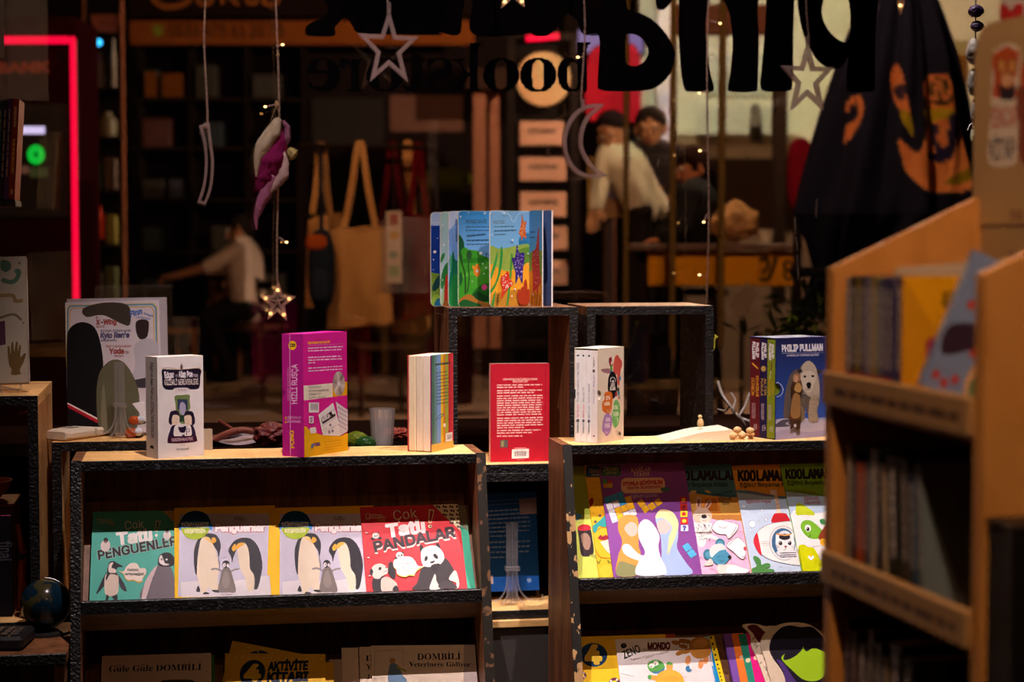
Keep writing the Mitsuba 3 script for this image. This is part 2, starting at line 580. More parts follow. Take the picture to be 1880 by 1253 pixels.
def cabinet(key, xi0, xi1, y0, lip_y, lip_z, deg, depth, side_mat, edge_mats):
    """A magazine display cabinet: raked sides, flat top, two tiers of leaning boards with a ledge and a black lip."""
    t, zt = 0.0185, 0.73
    k = (y0 - lip_y) / (zt - lip_z)
    for i, xa in enumerate((xi0 - t, xi1)):
        prof = Polygon([(y0, zt), (y0 + depth, zt), (y0 + depth, 0.0), (y0 - k * zt, 0.0)])
        v, f = extrude(prof, t)
        put(key, 'side_panel', (np.c_[v[:, 2] + xa, v[:, 0], v[:, 1]], f), side_mat)
        e = Polygon([(y0 + 0.0002, zt + 0.0015), (y0 - 0.004, zt + 0.0015), (y0 - 0.004 - k * zt, 0.0), (y0 + 0.0002 - k * zt, 0.0)])
        v, f = extrude(e, t)
        put(key, 'edge_band', (np.c_[v[:, 2] + xa, v[:, 0], v[:, 1]], f), edge_mats[i], label='chipped black front edge of the side' if edge_mats[i] == 'worn' else None)
    put(key, 'top_board', cbox(xi0, xi1, y0 + 0.003, y0 + depth, zt - t, zt, 0.001), 'oak', label='light oak top')
    put(key, 'front_edge', cbox(xi0, xi1, y0 - 0.001, y0 + 0.003, zt - t, zt - 0.0003, 0.0006), 'black', label='black front edge of the top')
    put(key, 'back_panel', cbox(xi0, xi1, y0 + depth - 0.008, y0 + depth, 0.01, zt - t), 'walnut')
    put(key, 'bottom_board', cbox(xi0, xi1, y0 - k * 0.7, y0 + depth - 0.009, 0.03, 0.05), 'walnut')
    r = math.radians(deg)
    u, n = np.array([math.sin(r), math.cos(r)]), np.array([math.cos(r), -math.sin(r)])   # up along the board, back into it
    for j in range(2):
        ly, lz = lip_y - j * 0.29 * k, lip_z - j * 0.29
        base = np.array([ly + 0.006, lz - 0.008])

        def slab(a, b, th, dirn):
            q = Polygon([a, b, b + dirn * th, a + dirn * th])
            if not q.exterior.is_ccw:
                q = q.reverse()
            v, f = extrude(q, xi1 - xi0 - 0.001)
            return np.c_[v[:, 2] + xi0 + 0.0005, v[:, 0], v[:, 1]], f
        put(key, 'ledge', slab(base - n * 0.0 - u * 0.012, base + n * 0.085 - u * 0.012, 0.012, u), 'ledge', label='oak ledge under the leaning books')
        put(key, 'backrest', slab(base + n * 0.036, base + n * 0.036 + u * 0.215, 0.008, n), 'walnut')
        put(key, 'lip', cbox(xi0 + 0.0005, xi1 - 0.0005, ly - 0.008, ly + 0.004, lz - 0.026, lz, 0.002), 'black', label='scuffed black lip that holds the books')


cl = thing('display_cabinet', 'dark display cabinet with penguin and panda books, left of the two', 'cabinet')
cabinet(cl, -0.21, 0.546, 3.577, 3.51, 0.4755, 38, 0.168, 'walnut', ('black', 'worn2'))
cr = thing('display_cabinet', 'dark display cabinet with chipped front edge holding colouring books, right of the two', 'cabinet')
cabinet(cr, 0.7605, 1.60, 3.690, 3.623, 0.4675, 35, 0.150, 'walnut', ('worn', 'worn'))

# ================================================================ cube shelves


def cube(key, x0, x1, y0, d, z0, z1, inner, outer, t=0.0185, back=False, bottom=True, M=None, edge='black', top='walnut'):
    """An open box shelf: four boards, each with a black front edge."""
    def b(name, *a, m, lab=None):
        put(key, name, cbox(*a, 0.0008), m, M=M, label=lab)
    e = 0.0025
    b('top_board', x0, x1, y0 + e, y0 + d, z1 - t, z1, m=top)
    if bottom:
        b('bottom_board', x0, x1, y0 + e, y0 + d, z0, z0 + t, m='oak')
    for xa in (x0, x1 - t):
        b('side_board', xa, xa + t, y0 + e, y0 + d, z0 + t * bottom, z1 - t, m=outer)
    ring = join(cbox(x0, x1, y0, y0 + e, z1 - t, z1, 0.0005), cbox(x0, x0 + t, y0, y0 + e, z0 + t * bottom, z1 - t, 0.0005), cbox(x1 - t, x1, y0, y0 + e, z0 + t * bottom, z1 - t, 0.0005),
                *([cbox(x0, x1, y0, y0 + e, z0, z0 + t, 0.0005)] if bottom else []))
    put(key, 'edge_band', ring, edge, M=M, label='black front edges')


CY = 3.93
p0, p1 = at_y(824, 565.5, CY), at_y(1061, 564, CY)
zb = at_y(950, 868.5, CY)[2]
zi = at_y(950, 849, CY)[2]
cu = thing('cube_shelf', 'walnut and black box shelf with the board book on top', 'shelf')
cube(cu, p0[0], p1[0], CY, 0.245, zb, p0[2], 'walnut', 'walnut')
CUBE_TOP, CUBE_IN = p0[2], zb + 0.0185
q0, q1 = at_y(1078, 564, CY), at_y(1311, 563, CY)
cu = thing('cube_shelf', 'empty open black box shelf right of the one with the board book', 'shelf')
cube(cu, q0[0], q1[0], CY, 0.215, zb, q0[2] + 0.001, 'black', 'black')
zc = at_y(950, 1137, CY)[2]
cu = thing('cube_shelf', 'black box shelf holding the blue book on a clear stand, under the red book', 'shelf')
cube(cu, p0[0], p1[0], CY, 0.245, zc, zb - 0.0006, 'black', 'black')
LOW_IN = zc + 0.0185
cu = thing('cube_shelf', 'open black box shelf under the empty black one', 'shelf')
cube(cu, q0[0], q1[0], CY, 0.215, zc, zb - 0.0006, 'black', 'black')
bc = thing('base_cabinet', 'low dark cabinet with an oak top under the box shelves', 'cabinet')
put(bc, 'top_board', cbox(p0[0] - 0.02, q1[0] + 0.05, CY - 0.012, CY + 0.25, zc - 0.0165, zc - 0.0006), 'oak')
put(bc, 'front_panel', cbox(p0[0], q1[0], CY - 0.002, CY + 0.016, 0.0, zc - 0.017), 'satin', '#3a3634')
put(bc, 'side_panel', cbox(p0[0], p0[0] + 0.016, CY + 0.0165, CY + 0.24, 0.0, zc - 0.017), 'satin', '#2a2624')

# left: a stand with a black top behind the cabinet, and a taller box at the left edge
LY = 3.79
a0, a1 = at_y(95, 813, LY), at_y(300, 812, LY)
LEFT_TOP = a0[2]
cu = thing('cube_shelf', 'black edged box shelf under the large white hardcover, behind the left cabinet', 'shelf')
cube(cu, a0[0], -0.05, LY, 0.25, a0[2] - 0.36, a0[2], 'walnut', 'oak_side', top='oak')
MY = 3.62
b0, b1 = at_y(69, 727, MY), at_y(69, 1160, MY)
MID_TOP = b0[2]
cu = thing('cube_shelf', 'open oak box shelf with black front edges at the left edge of the photo', 'shelf')
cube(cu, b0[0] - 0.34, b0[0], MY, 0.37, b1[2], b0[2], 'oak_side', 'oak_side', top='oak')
MID_IN = b1[2] + 0.0185
lb = thing('low_bench', 'low dark board under the globe at the lower left', 'shelf')
put(lb, 'top_board', cbox(b0[0] - 0.5, -0.231, 3.42, 3.70, b1[2] - 0.02, b1[2]), 'walnut')
put(lb, 'front_edge', cbox(b0[0] - 0.5, -0.231, 3.415, 3.42, b1[2] - 0.02, b1[2]), 'black')
for xa in (b0[0] - 0.45, -0.255):
    put(lb, 'leg', cbox(xa, xa + 0.02, 3.43, 3.6, 0.0, b1[2] - 0.02), 'walnut')
put(lb, 'shelf_support', cbox(b0[0] - 0.34, b0[0], 3.62, 3.98, 0.0, b1[2] - 0.001), 'walnut')

for i, (x, ys_) in enumerate(((1236, (215, 228)), (1240, (240, 262)), (1244, (268, 300)), (1500, (365, 400)), (1461, (398, 430)), (1463, (435, 460)), (1464, (468, 515)), (1427, (180, 196)), (1208, (292, 306)))):
    q_ = [at_y(x + 1.5 * math.sin(t * 2.3 + i), ys_[0] + (ys_[1] - ys_[0]) * t, GLASS_Y - 0.0006) for t in np.linspace(0, 1, 6)]
    put('window_1', 'paint_drip', tube(q_, [0.0012, 0.002, 0.0014, 0.0022, 0.0018, 0.0012], 5), 'matte', '#8a8078' if i > 2 else '#3a3024')

# ================================================================ books leaning on the two cabinets


def leaning(label, o, s, quad, slope, lift, T, cover, page='#e8dcc8', group=None, spine_col=None, name='picture_book', extra=0.0):
    """A book on a leaning board; quad: its corners top left, top right, bottom right, bottom left in a detail of the photograph (its origin o, its scale s)."""
    k = thing(name, label, 'book', group)
    P = crop(o, s, quad)
    M, W, H = slope.place(P[0], P[3], P[2], lift)
    foot = min(np.dot(M[:3, 3] + M[:3, 0] * q - slope.o, slope.u) for q in (0, W))
    cut = -0.0066 - foot                                   # down to the ledge
    t = cut / H
    quad = [quad[0], quad[1], tuple(np.add(quad[2], np.subtract(quad[1], quad[2]) * t)), tuple(np.add(quad[3], np.subtract(quad[0], quad[3]) * t))]
    M = M @ move(z=cut)
    H -= cut
    book(k, W, H, T, M, cover, page, spine_col)
    return k, Art(W, H, quad), M


def done(k, art, M, name='cover_print', mat='print', face=front_of):
    put(k, name, art.mesh(face(M)), mat)


S1L, S2L = Slope(3.527, 0.468, 38), Slope(3.527 - 0.0763, 0.468 - 0.29, 38)
S1R, S2R = Slope(3.640, 0.460, 35), Slope(3.640 - 0.076 + 0.009, 0.460 - 0.29, 35)
INK, WHITE, CREAM = '#221a22', '#f2ecec', '#efe2c8'


def penguin_small(a, x, y, s):
    a.ell(x, y, 58 * s, 70 * s, '#e8d8d4')
    a.ell(x, y - 65 * s, 26 * s, 30 * s, '#2a2228')
    a.ell(x, y - 45 * s, 14 * s, 16 * s, '#8a6a60')


def logo_kids(a, x, y, s, col, col2):
    a.line([(x, y), (x + 46 * s, y), (x + 46 * s, y + 62 * s), (x, y + 62 * s), (x, y)], 9 * s, col)
    a.text('NATIONAL', (x + 56 * s, y + 24 * s), (x + 205 * s, y + 24 * s), 20 * s, col, 'bold')
    a.text('GEOGRAPHIC', (x + 56 * s, y + 54 * s), (x + 245 * s, y + 54 * s), 20 * s, col, 'bold')
    a.text('KIDS', (x + 145 * s, y + 92 * s), (x + 232 * s, y + 92 * s), 26 * s, col2, 'bold')


# --- teal penguin book at the left end
def teal_art(a):
    a.bg('#4fae9c')
    logo_kids(a, 140, 218, 0.85, '#c8b070', '#d8a030')
    a.poly([(900, 125), (1110, 120), (1120, 330)], '#c9a060')
    a.text('Çok', (465, 340), (690, 322), 95, '#f0e4d0', 'sans')
    a.text('Tatlı', (375, 518), (800, 462), 130, '#f6eee8', 'heavy')
    a.poly([(825, 235), (890, 240), (850, 372), (818, 360)], '#e8d0b0')
    a.poly([(838, 252), (872, 255), (845, 352), (830, 345)], '#3f8f80')
    a.ell(840, 410, 18, 18, '#f0e4d8')
    a.text('PENGUENLER', (172, 690), (1090, 520), 100, '#2c2228', 'bold', '#bcd4c8', 5, fat=2)
    penguin_small(a, 245, 530, 1.0)
    penguin_small(a, 965, 410, 0.8)
    # black-footed penguin
    a.blob([(165, 1080), (200, 980), (262, 850), (300, 830), (285, 920), (240, 1000)], '#2e282e')
    a.blob([(515, 1050), (480, 960), (400, 850), (395, 830), (440, 1000)], '#3a3238')
    a.blob([(300, 1140), (290, 1090), (400, 1090), (410, 1140), (380, 1150), (330, 1090)], '#2c2428')
    a.blob([(262, 860), (330, 830), (400, 850), (420, 960), (410, 1070), (330, 1105), (270, 1080), (252, 960)], '#d9c4b4')
    a.blob([(285, 770), (300, 720), (350, 708), (390, 730), (462, 772), (400, 778), (385, 820), (395, 850), (320, 850), (270, 930), (278, 830)], '#2a2428')
    a.blob([(300, 740), (345, 722), (330, 780), (375, 800), (380, 840), (310, 840), (290, 800)], '#e8d4c8')
    a.line([(270, 900), (290, 860), (335, 848), (400, 862)], 14, '#2c262c', True)
    a.line([(292, 1100), (290, 1150)], 26, '#2a2226')
    a.line([(395, 1100), (392, 1150)], 26, '#2a2226')
    # speech cloud
    a.blob([(415, 822), (470, 830), (500, 780), (560, 735), (625, 745), (660, 795), (720, 800), (735, 850), (700, 900), (690, 945), (640, 955), (585, 930), (530, 938), (490, 905), (470, 862)], '#caa640')
    a.blob([(415, 818), (470, 822), (500, 770), (560, 730), (625, 738), (660, 785), (720, 790), (735, 840), (700, 890), (690, 930), (640, 940), (585, 918), (530, 925), (490, 890), (470, 850)], '#f4e2d4')
    a.text('Kalbini', (515, 820), (640, 820), 26, '#2a2226', 'bold')
    a.text('eriteceğiz!', (490, 868), (705, 868), 26, '#2a2226', 'bold')
    # grey chick at the right
    a.blob([(690, 1140), (720, 960), (790, 830), (870, 760), (1000, 770), (1060, 900), (1080, 1140)], '#6e626a')
    a.blob([(690, 1140), (720, 960), (790, 830), (860, 760), (800, 930), (735, 1140)], '#cbb4b4')
    a.blob([(865, 720), (880, 650), (940, 612), (1010, 620), (1060, 690), (1040, 760), (950, 775), (880, 760)], '#221c22')
    a.blob([(885, 730), (880, 670), (905, 640), (930, 690), (950, 730), (1000, 745), (950, 760)], '#eee0dc')
    a.ell(908, 690, 9, 11, INK)
    a.ell(966, 690, 12, 12, '#f0e4e0')


def penguins_art(a):
    a.bg('#f7c400')
    a.rect_(110, 162, 1185, 1160, '#cfc8da')
    a.poly([(140, 985), (420, 960), (800, 970), (1215, 900), (1240, 1150), (150, 1168)], '#e6dde2')
    a.text('NATIONAL', (765, 215), (880, 213), 16, '#3a3038', 'bold')
    a.text('GEOGRAPHIC', (765, 240), (910, 238), 16, '#3a3038', 'bold')
    a.text('KIDS', (838, 262), (885, 262), 16, '#c89020', 'bold')
    a.text('Penguenler', (540, 372), (1145, 372), 84, '#fdf4f2', 'heavy', '#b03a58', 6, fat=1.5)
    # left adult
    a.blob([(430, 405), (540, 408), (598, 480), (612, 560), (592, 690), (575, 610), (520, 540), (500, 480), (440, 445), (375, 470), (348, 580), (335, 720), (332, 890), (308, 850), (292, 700), (300, 570), (345, 460)], '#25202a')
    a.blob([(590, 680), (612, 760), (610, 830), (590, 800)], '#8a8490')
    a.blob([(380, 460), (450, 438), (500, 500), (545, 570), (580, 690), (600, 820), (590, 980), (600, 1095), (530, 1085), (480, 1050), (445, 1118), (395, 1122), (370, 1010), (335, 905), (336, 720), (352, 570)], '#efdcc2')
    a.blob([(505, 450), (545, 452), (560, 490), (530, 515), (505, 520)], '#f4b23a')
    a.blob([(400, 445), (470, 445), (505, 510), (480, 500)], '#f0c878')
    a.blob([(330, 1095), (355, 1030), (378, 1100)], '#2a2228')
    a.blob([(415, 1128), (440, 1105), (495, 1120), (470, 1132)], '#2a2228')
    a.blob([(525, 1082), (610, 1085), (610, 1112), (545, 1105)], '#2a2228')
    # right adult
    a.blob([(708, 610), (735, 540), (790, 480), (880, 452), (970, 465), (1045, 530), (1095, 640), (1120, 770), (1110, 900), (1075, 1058), (1030, 1062), (1028, 930), (980, 850), (955, 650), (920, 545), (860, 512), (815, 540), (800, 605), (772, 680), (757, 748), (742, 680)], '#25202a')
    a.blob([(812, 560), (850, 512), (910, 520), (950, 600), (968, 720), (975, 820), (1030, 920), (1025, 1075), (955, 1085), (925, 960), (860, 830), (828, 690)], '#efdcc2')
    a.blob([(748, 570), (790, 525), (800, 590), (765, 615)], '#f4b23a')
    a.blob([(800, 545), (850, 508), (900, 525), (850, 560), (815, 590)], '#f4b23a')
    # chick
    a.line([(515, 830), (570, 825), (640, 855)], 22, '#9a8c8c', True)
    a.line([(840, 828), (790, 835), (745, 860)], 20, '#9a8c8c', True)
    a.blob([(600, 1095), (615, 950), (640, 840), (690, 805), (735, 830), (770, 930), (812, 1095), (720, 1110)], '#7d706c')
    a.blob([(640, 1000), (660, 880), (690, 850), (720, 900), (740, 1010), (690, 1060)], '#8f827c')
    a.ell(682, 770, 44, 46, '#25202a')
    a.ell(664, 780, 20, 26, '#efe4e4')
    a.ell(706, 785, 14, 22, '#efe4e4')
    a.ell(668, 778, 6, 7, INK)
    a.text('Jill Esbaum', (632, 1146), (770, 1142), 18, '#5a4a52')
    # round badge
    a.ell(300, 300, 178, 172, '#a9bd12')
    a.geom(Point(0, 0).buffer(1, 20).intersection(sbox(-1, -1, 1, 0.02)), '#15406c') if False else None
    a.blob([(122, 300), (140, 210), (200, 150), (300, 128), (400, 150), (462, 210), (478, 300), (300, 330)], '#15406c')
    a.poly([(88, 292), (135, 262), (300, 250), (465, 262), (515, 300), (495, 362), (460, 330), (300, 322), (140, 335), (110, 360)], '#2f86cc')
    a.text('DÜNYAMIZI', (132, 322), (462, 318), 48, '#f2f4ff', 'heavy')
    a.text('KEŞFEDİN', (172, 392), (425, 390), 42, '#f0ecc0', 'heavy')


def panda_art(a):
    a.bg('#d83a42')
    a.poly([(915, 80), (1232, 70), (1262, 410)], '#e8dcb4')
    for j in range(7):
        for i in range(8):
            x, y = 985 + 82 * i + 12 * (j % 2), 108 + j * 50
            if x < 1250 and y < 1.07 * (x - 915) + 68:
                a.ell(x - 14, y - 3, 12, 15, '#4a3030', 20)
                a.ell(x + 14, y + 3, 12, 15, '#4a3030', -20)
    logo_kids(a, 97, 200, 1.0, '#e8d8c0', '#e8b030')
    a.text('Çok', (440, 280), (730, 245), 120, '#f0dcc0', 'sans')
    a.text('Tatlı', (350, 492), (835, 418), 150, '#fbf0ee', 'heavy')
    a.poly([(870, 138), (942, 150), (900, 318), (862, 312)], '#e8cda8')
    a.poly([(888, 160), (925, 168), (893, 300), (876, 297)], '#c02830')
    a.ell(885, 352, 26, 22, '#e8d0a8')
    a.ell(888, 352, 10, 9, '#402020')
    a.text('PANDALAR', (205, 690), (1205, 498), 122, '#f6d8cc', 'bold', '#f6d8cc', 5)
    a.text('PANDALAR', (200, 668), (1198, 476), 120, '#3b3136', 'bold', '#d83a42', 2, fat=4)

    def small_panda(x, y, s):
        a.ell(x - 36 * s, y + 40 * s, 30 * s, 16 * s, '#332c30')
        a.ell(x + 50 * s, y + 30 * s, 34 * s, 16 * s, '#332c30')
        a.ell(x + 36 * s, y - 30 * s, 14 * s, 14 * s, '#332c30')
        a.ell(x, y, 48 * s, 42 * s, '#f0dcd4')
        a.ell(x - 14 * s, y + 6 * s, 9 * s, 12 * s, '#332c30', 20)
        a.ell(x + 22 * s, y - 2 * s, 9 * s, 12 * s, '#332c30', -20)
        a.ell(x + 6 * s, y + 18 * s, 7 * s, 5 * s, '#332c30')
    small_panda(212, 470, 0.9)
    # lower left panda
    a.blob([(165, 1010), (260, 980), (350, 1000), (300, 1160), (180, 1165)], '#362f33')
    a.blob([(270, 1020), (340, 980), (420, 1020), (470, 1090), (400, 1165), (280, 1165)], '#d8c0b4')
    a.blob([(410, 1150), (450, 1090), (490, 1150)], '#362f33')
    a.blob([(150, 900), (180, 840), (260, 815), (320, 840), (355, 880), (345, 940), (280, 975), (240, 1010), (175, 990)], '#e8d2c8')
    a.ell(152, 920, 20, 38, '#332c30')
    a.ell(258, 880, 16, 22, '#332c30', 20)
    a.ell(335, 865, 12, 9, '#b05050')
    a.line([(300, 925), (345, 905)], 5, '#6a4a48')
    a.blob([(362, 850), (375, 805), (410, 800), (425, 850), (450, 920), (440, 1000), (400, 990), (360, 930)], '#332c30')
    # big panda
    a.blob([(660, 1140), (720, 1050), (770, 880), (850, 850), (960, 830), (1060, 750), (1130, 820), (1185, 930), (1180, 1000), (1060, 1130), (900, 1140)], '#3b3438')
    a.blob([(1110, 1010), (1190, 900), (1235, 1020), (1235, 1110), (1190, 1130), (1200, 1060)], '#e6d0c4')
    a.blob([(870, 1135), (920, 980), (945, 950), (960, 1040), (1000, 1130)], '#e6d0c4')
    a.blob([(990, 1120), (1010, 1050), (1110, 1035), (1190, 1080), (1195, 1128)], '#463e42')
    a.blob([(755, 590), (780, 590), (800, 640), (770, 670), (755, 650)], '#2e282c')
    a.blob([(955, 590), (970, 560), (1000, 590), (1005, 640), (960, 640)], '#2e282c')
    a.blob([(765, 740), (775, 650), (840, 605), (930, 590), (1000, 625), (1050, 700), (1050, 770), (1000, 830), (930, 840), (880, 862), (800, 850), (775, 800)], '#f0dcd2')
    a.ell(830, 755, 17, 34, '#2e282c', 15)
    a.ell(950, 728, 20, 38, '#2e282c', -40)
    a.blob([(880, 800), (935, 780), (925, 805), (900, 815)], '#2e282c')
    a.blob([(890, 850), (930, 825), (1000, 825), (960, 920), (900, 900)], '#322b30')
    small_panda(505, 715, 1.0)
    a.blob([(425, 860), (430, 790), (480, 760), (560, 735), (640, 740), (690, 790), (730, 850), (800, 856), (750, 890), (700, 935), (680, 975), (620, 972), (570, 990), (510, 980), (465, 950), (460, 900)], '#e8c060')
    a.blob([(425, 850), (430, 780), (480, 755), (560, 730), (640, 735), (690, 780), (730, 845), (800, 852), (740, 875), (700, 920), (680, 955), (620, 955), (570, 975), (510, 965), (465, 935), (460, 890)], '#fbf2ee')
    a.text('Sen de', (500, 830), (622, 828), 26, '#a03040', 'sans')
    a.text('Çok', (530, 876), (592, 874), 26, '#a03040', 'sans')
    a.text('Tatlısın!', (498, 924), (660, 918), 30, '#a03040', 'sans')
    for y in (438, 745, 972):
        a.ell(75 + y * 0.055, y, 18, 8, '#f0e0e4')


O1 = (150, 920)
k, a, M = leaning('teal penguin picture book with a speech bubble, leftmost on its tier', O1, 6.267, [(72, 128), (1110, 118), (1122, 1130), (88, 1154)], S1L, -0.0046, 0.004, '#3f9c8a')
teal_art(a)
done(k, a, M)
O2 = (310, 920)
k, a, M = leaning('yellow framed penguin picture book with its whole title in the light', O2, 6.595, [(38, 90), (1250, 65), (1330, 1140), (70, 1185)], S1L, 0.0, 0.004, '#e8b400')
penguins_art(a)
done(k, a, M)
k, a, M = leaning('yellow framed penguin picture book tucked behind the red panda book', (502.5 - 38 / 6.595, 932 - 90 / 6.595 + 1.5), 6.595, [(38, 90), (1250, 65), (1322, 1130), (84, 1172)], S1L, -0.0046, 0.004, '#e8b400')
penguins_art(a)
done(k, a, M)
O3 = (660, 915)
k, a, M = leaning('red panda picture book with black and white pandas, right end of the tier', O3, 6.775, [(25, 115), (1230, 72), (1342, 1112), (90, 1165)], S1L, 0.0, 0.004, '#c23038')
panda_art(a)
done(k, a, M)
k, a, M = leaning('teal picture book showing only its right strip behind the red panda book', O3, 6.775, [(150, 140), (1342, 104), (1440, 1112), (260, 1165)], S1L, -0.0092, 0.004, '#3fae8c')
a.bg('#46b493')
a.poly([(1000, 100), (1345, 95), (1365, 430)], '#8a8268')
for j in range(9):
    for i in range(12):
        a.ell(1150 + i * 17, 130 + j * 32, 4, 7, '#3a3430')
done(k, a, M)


# --- right cabinet, upper tier
def games_art(a):
    """purple game book: the figures of the cover are left out, plain rounded forms of their colours stand in their place"""
    a.bg('#8a4a9c')
    a.rect_(270, 80, 465, 185, '#3c6a50', 14)
    a.text('Disney', (300, 140), (445, 132), 46, '#d8d0b0', 'sans')
    a.text('EĞİTİM', (318, 165), (420, 160), 16, '#b8b090', 'bold')
    a.text('Disney', (630, 104), (690, 102), 16, '#d8b0a0', 'sans')
    a.text('KARLAR', (565, 152), (762, 142), 44, '#e8c8b0', 'serif')
    a.text('ÜLKESİ', (595, 192), (742, 186), 40, '#e8c8b0', 'serif')
    a.rect_(468, 205, 895, 352, '#e8bc98', 50)
    a.text('OYUNLA BÜYÜYELİM', (482, 278), (872, 265), 32, '#b81c2c', 'heavy')
    a.text('Mantık Bulmacaları', (530, 316), (862, 304), 32, '#b83040', 'bold')
    a.ell(895, 320, 45, 22, '#4a7a68')
    a.text('Eğitsel Oyunlar', (568, 398), (825, 388), 32, '#e0c0c8', 'sans')
    u, v = np.array([61, -21.0]), np.array([22, 62.0])

    def tiles(o, cells, col_of, e=0.94):
        for (i, j) in cells:
            p = np.array(o) + u * i + v * j
            a.poly([p, p + u * e, p + u * e + v * e, p + v * e], col_of(i, j))
    cols = {0: '#3aa0d0', 1: '#f0ecf2', 2: '#f6bc20'}
    grid = [[0, 0, 0], [1, 1, 0, 2], [1, 2, 2, 2], [1, 2, 1, 1]]
    for j, row in enumerate(grid):
        tiles((298, 395), [(i, j) for i in range(len(row))], lambda i, j: cols[grid[j][i]])
    for o in ((620, 440), (662, 495), (725, 470), (785, 432)):
        p = np.array(o, float)
        a.poly([p, p + (48, -32), p + (88, 18), p + (38, 52)], '#f0b420')
    for i, (x, y, c) in enumerate([(285, 215, '#4a8a50'), (335, 225, '#c84040'), (295, 255, '#d89030'), (340, 255, '#d8b030')]):
        a.rect_(x, y, x + 44, y + 44, c)
    for i, (c, d) in enumerate([('#c02c34', '#f0b830'), ('#d03028', '#802020'), ('#f4cc20', '#c83030'), ('#d82c30', '#f0d040'), ('#dfe2f4', '#5048a0')]):
        y = 392 + i * 67
        a.rect_(1036 + i * 2, y, 1104 + i * 3, y + 60, c, 3)
        if i < 4:
            a.ell(1071 + i * 2, y + 30, 20, 18, d)
        else:
            a.text('?', (1062, y + 52), (1096, y + 52), 42, d, 'heavy')
    for o in ((1055, 862), (1100, 922)):
        p = np.array(o, float)
        a.poly([p, p + (56, -36), p + (98, 18), p + (42, 54)], '#58b4e4')
    # plain rounded forms
    a.blob([(430, 1130), (440, 960), (480, 820), (440, 700), (450, 600), (530, 560), (620, 580), (640, 690), (640, 850), (660, 950), (620, 1130)], '#e89a48')
    a.blob([(500, 690), (560, 630), (620, 660), (620, 740), (560, 765)], '#f0c0b0')
    a.blob([(430, 1135), (450, 1010), (540, 1020), (630, 1060), (620, 1135)], '#8a8a5c')
    a.blob([(480, 860), (540, 840), (640, 930), (760, 975), (740, 1010), (600, 985), (500, 930)], '#f0e6dc')
    a.blob([(880, 1130), (860, 900), (850, 770), (800, 600), (850, 530), (950, 540), (1010, 620), (1020, 760), (1010, 880), (1090, 1010), (1150, 1120)], '#a8c0ea')
    a.blob([(800, 590), (850, 515), (960, 535), (1022, 640), (1000, 760), (960, 850), (920, 940), (930, 780), (960, 680), (880, 600)], '#f4e0a8')
    a.blob([(815, 640), (880, 610), (950, 680), (900, 740), (840, 735)], '#f2c4be')
    a.blob([(620, 1130), (640, 1000), (700, 920), (640, 780), (640, 660), (700, 605), (770, 640), (840, 760), (830, 860), (850, 960), (900, 1060), (880, 1130)], '#f0f0f6')


def plain_page(a, bgc):
    a.bg(bgc)


O4 = (1050, 840)
k, a, M = leaning('lime green book with a dark rounded shape, half hidden at the left end', O4, 5.22, [(-120, 90), (700, 75), (870, 1140), (50, 1166)], S1R, -0.0092, 0.004, '#b6c24a')
a.bg('#c4cc58')
a.poly([(-120, 80), (700, 70), (790, 560), (-40, 560)], '#9aa838')
a.poly([(20, 540), (75, 560), (80, 585), (30, 620)], '#58a8d8')
a.blob([(45, 690), (100, 665), (160, 690), (185, 780), (200, 930), (120, 960), (80, 930), (60, 800)], '#2c1c22')
a.blob([(45, 680), (90, 655), (155, 665), (165, 705), (60, 715)], '#c82030')
a.blob([(75, 760), (130, 740), (170, 800), (160, 890), (110, 880)], '#9a7a68')
a.blob([(160, 945), (300, 955), (300, 1010)], '#9aa048')
done(k, a, M)
k, a, M = leaning('orange yellow book cover with a teal wave, between the lime and the purple ones', O4, 5.22, [(40, 82), (860, 70), (1060, 1130), (262, 1156)], S1R, -0.0046, 0.004, '#e6a818')
a.bg('#eeb422')
a.rect_(62, 85, 232, 200, '#1f4a78', 20)
a.text('Disney', (92, 158), (232, 160), 46, '#d8ccb0', 'sans')
a.text('EĞİTİM', (120, 186), (200, 186), 16, '#c8b890', 'bold')
r = random.Random(3)
for j in range(26):
    x, y = 100 + j % 5 * 38 + j // 5 * 12, 250 + j // 5 * 60
    a.ell(x, y, 4, 4, '#a87010')
for x, y in ((232, 580), (190, 638), (262, 462)):
    a.ell(x, y, 12, 12, '#5a3a50')
a.blob([(160, 690), (230, 630), (290, 580), (330, 640), (290, 690), (230, 680), (200, 740), (175, 730)], '#2e9a98')
a.blob([(120, 420), (150, 410), (160, 450), (130, 500), (115, 470)], '#a02820')
a.blob([(230, 800), (250, 765), (270, 780), (300, 765), (330, 790), (320, 815)], '#9c2030')
a.poly([(250, 830), (340, 800), (380, 960), (320, 920)], '#f2dcc0')
a.line([(215, 720), (260, 690), (320, 700)], 6, '#b87818', True)
a.line([(210, 900), (260, 970), (360, 980)], 6, '#b87818', True)
a.ell(320, 1100, 60, 62, '#f4be30')
a.line([(235, 1030), (228, 1000), (250, 1030), (262, 1000)], 8, '#6a7a28')
a.line([(345, 1025), (335, 1000), (360, 1025), (378, 1000)], 8, '#6a7a28')
done(k, a, M)
k, a, M = leaning('purple puzzle book with coloured tiles and pale rounded shapes on its cover', O4, 5.22, [(245, 65), (1075, 62), (1245, 1120), (400, 1145)], S1R, 0.0, 0.004, '#6f3a86')
games_art(a)
done(k, a, M)

O5 = (1250, 840)


def koola_head(a, dx, band, wave, col, sub_y=300):
    a.blob([(-120 + dx, 60), (900 + dx, 40), (980 + dx, 360), (820 + dx, 405), (620 + dx, 425), (380 + dx, 400), (250 + dx, 380), (60 + dx, 355), (-60 + dx, 330)], wave)
    a.blob([(-140 + dx, 40), (900 + dx, 20), (930 + dx, 330), (800 + dx, 380), (600 + dx, 402), (400 + dx, 380), (200 + dx, 340), (40 + dx, 330), (-100 + dx, 300)], band)


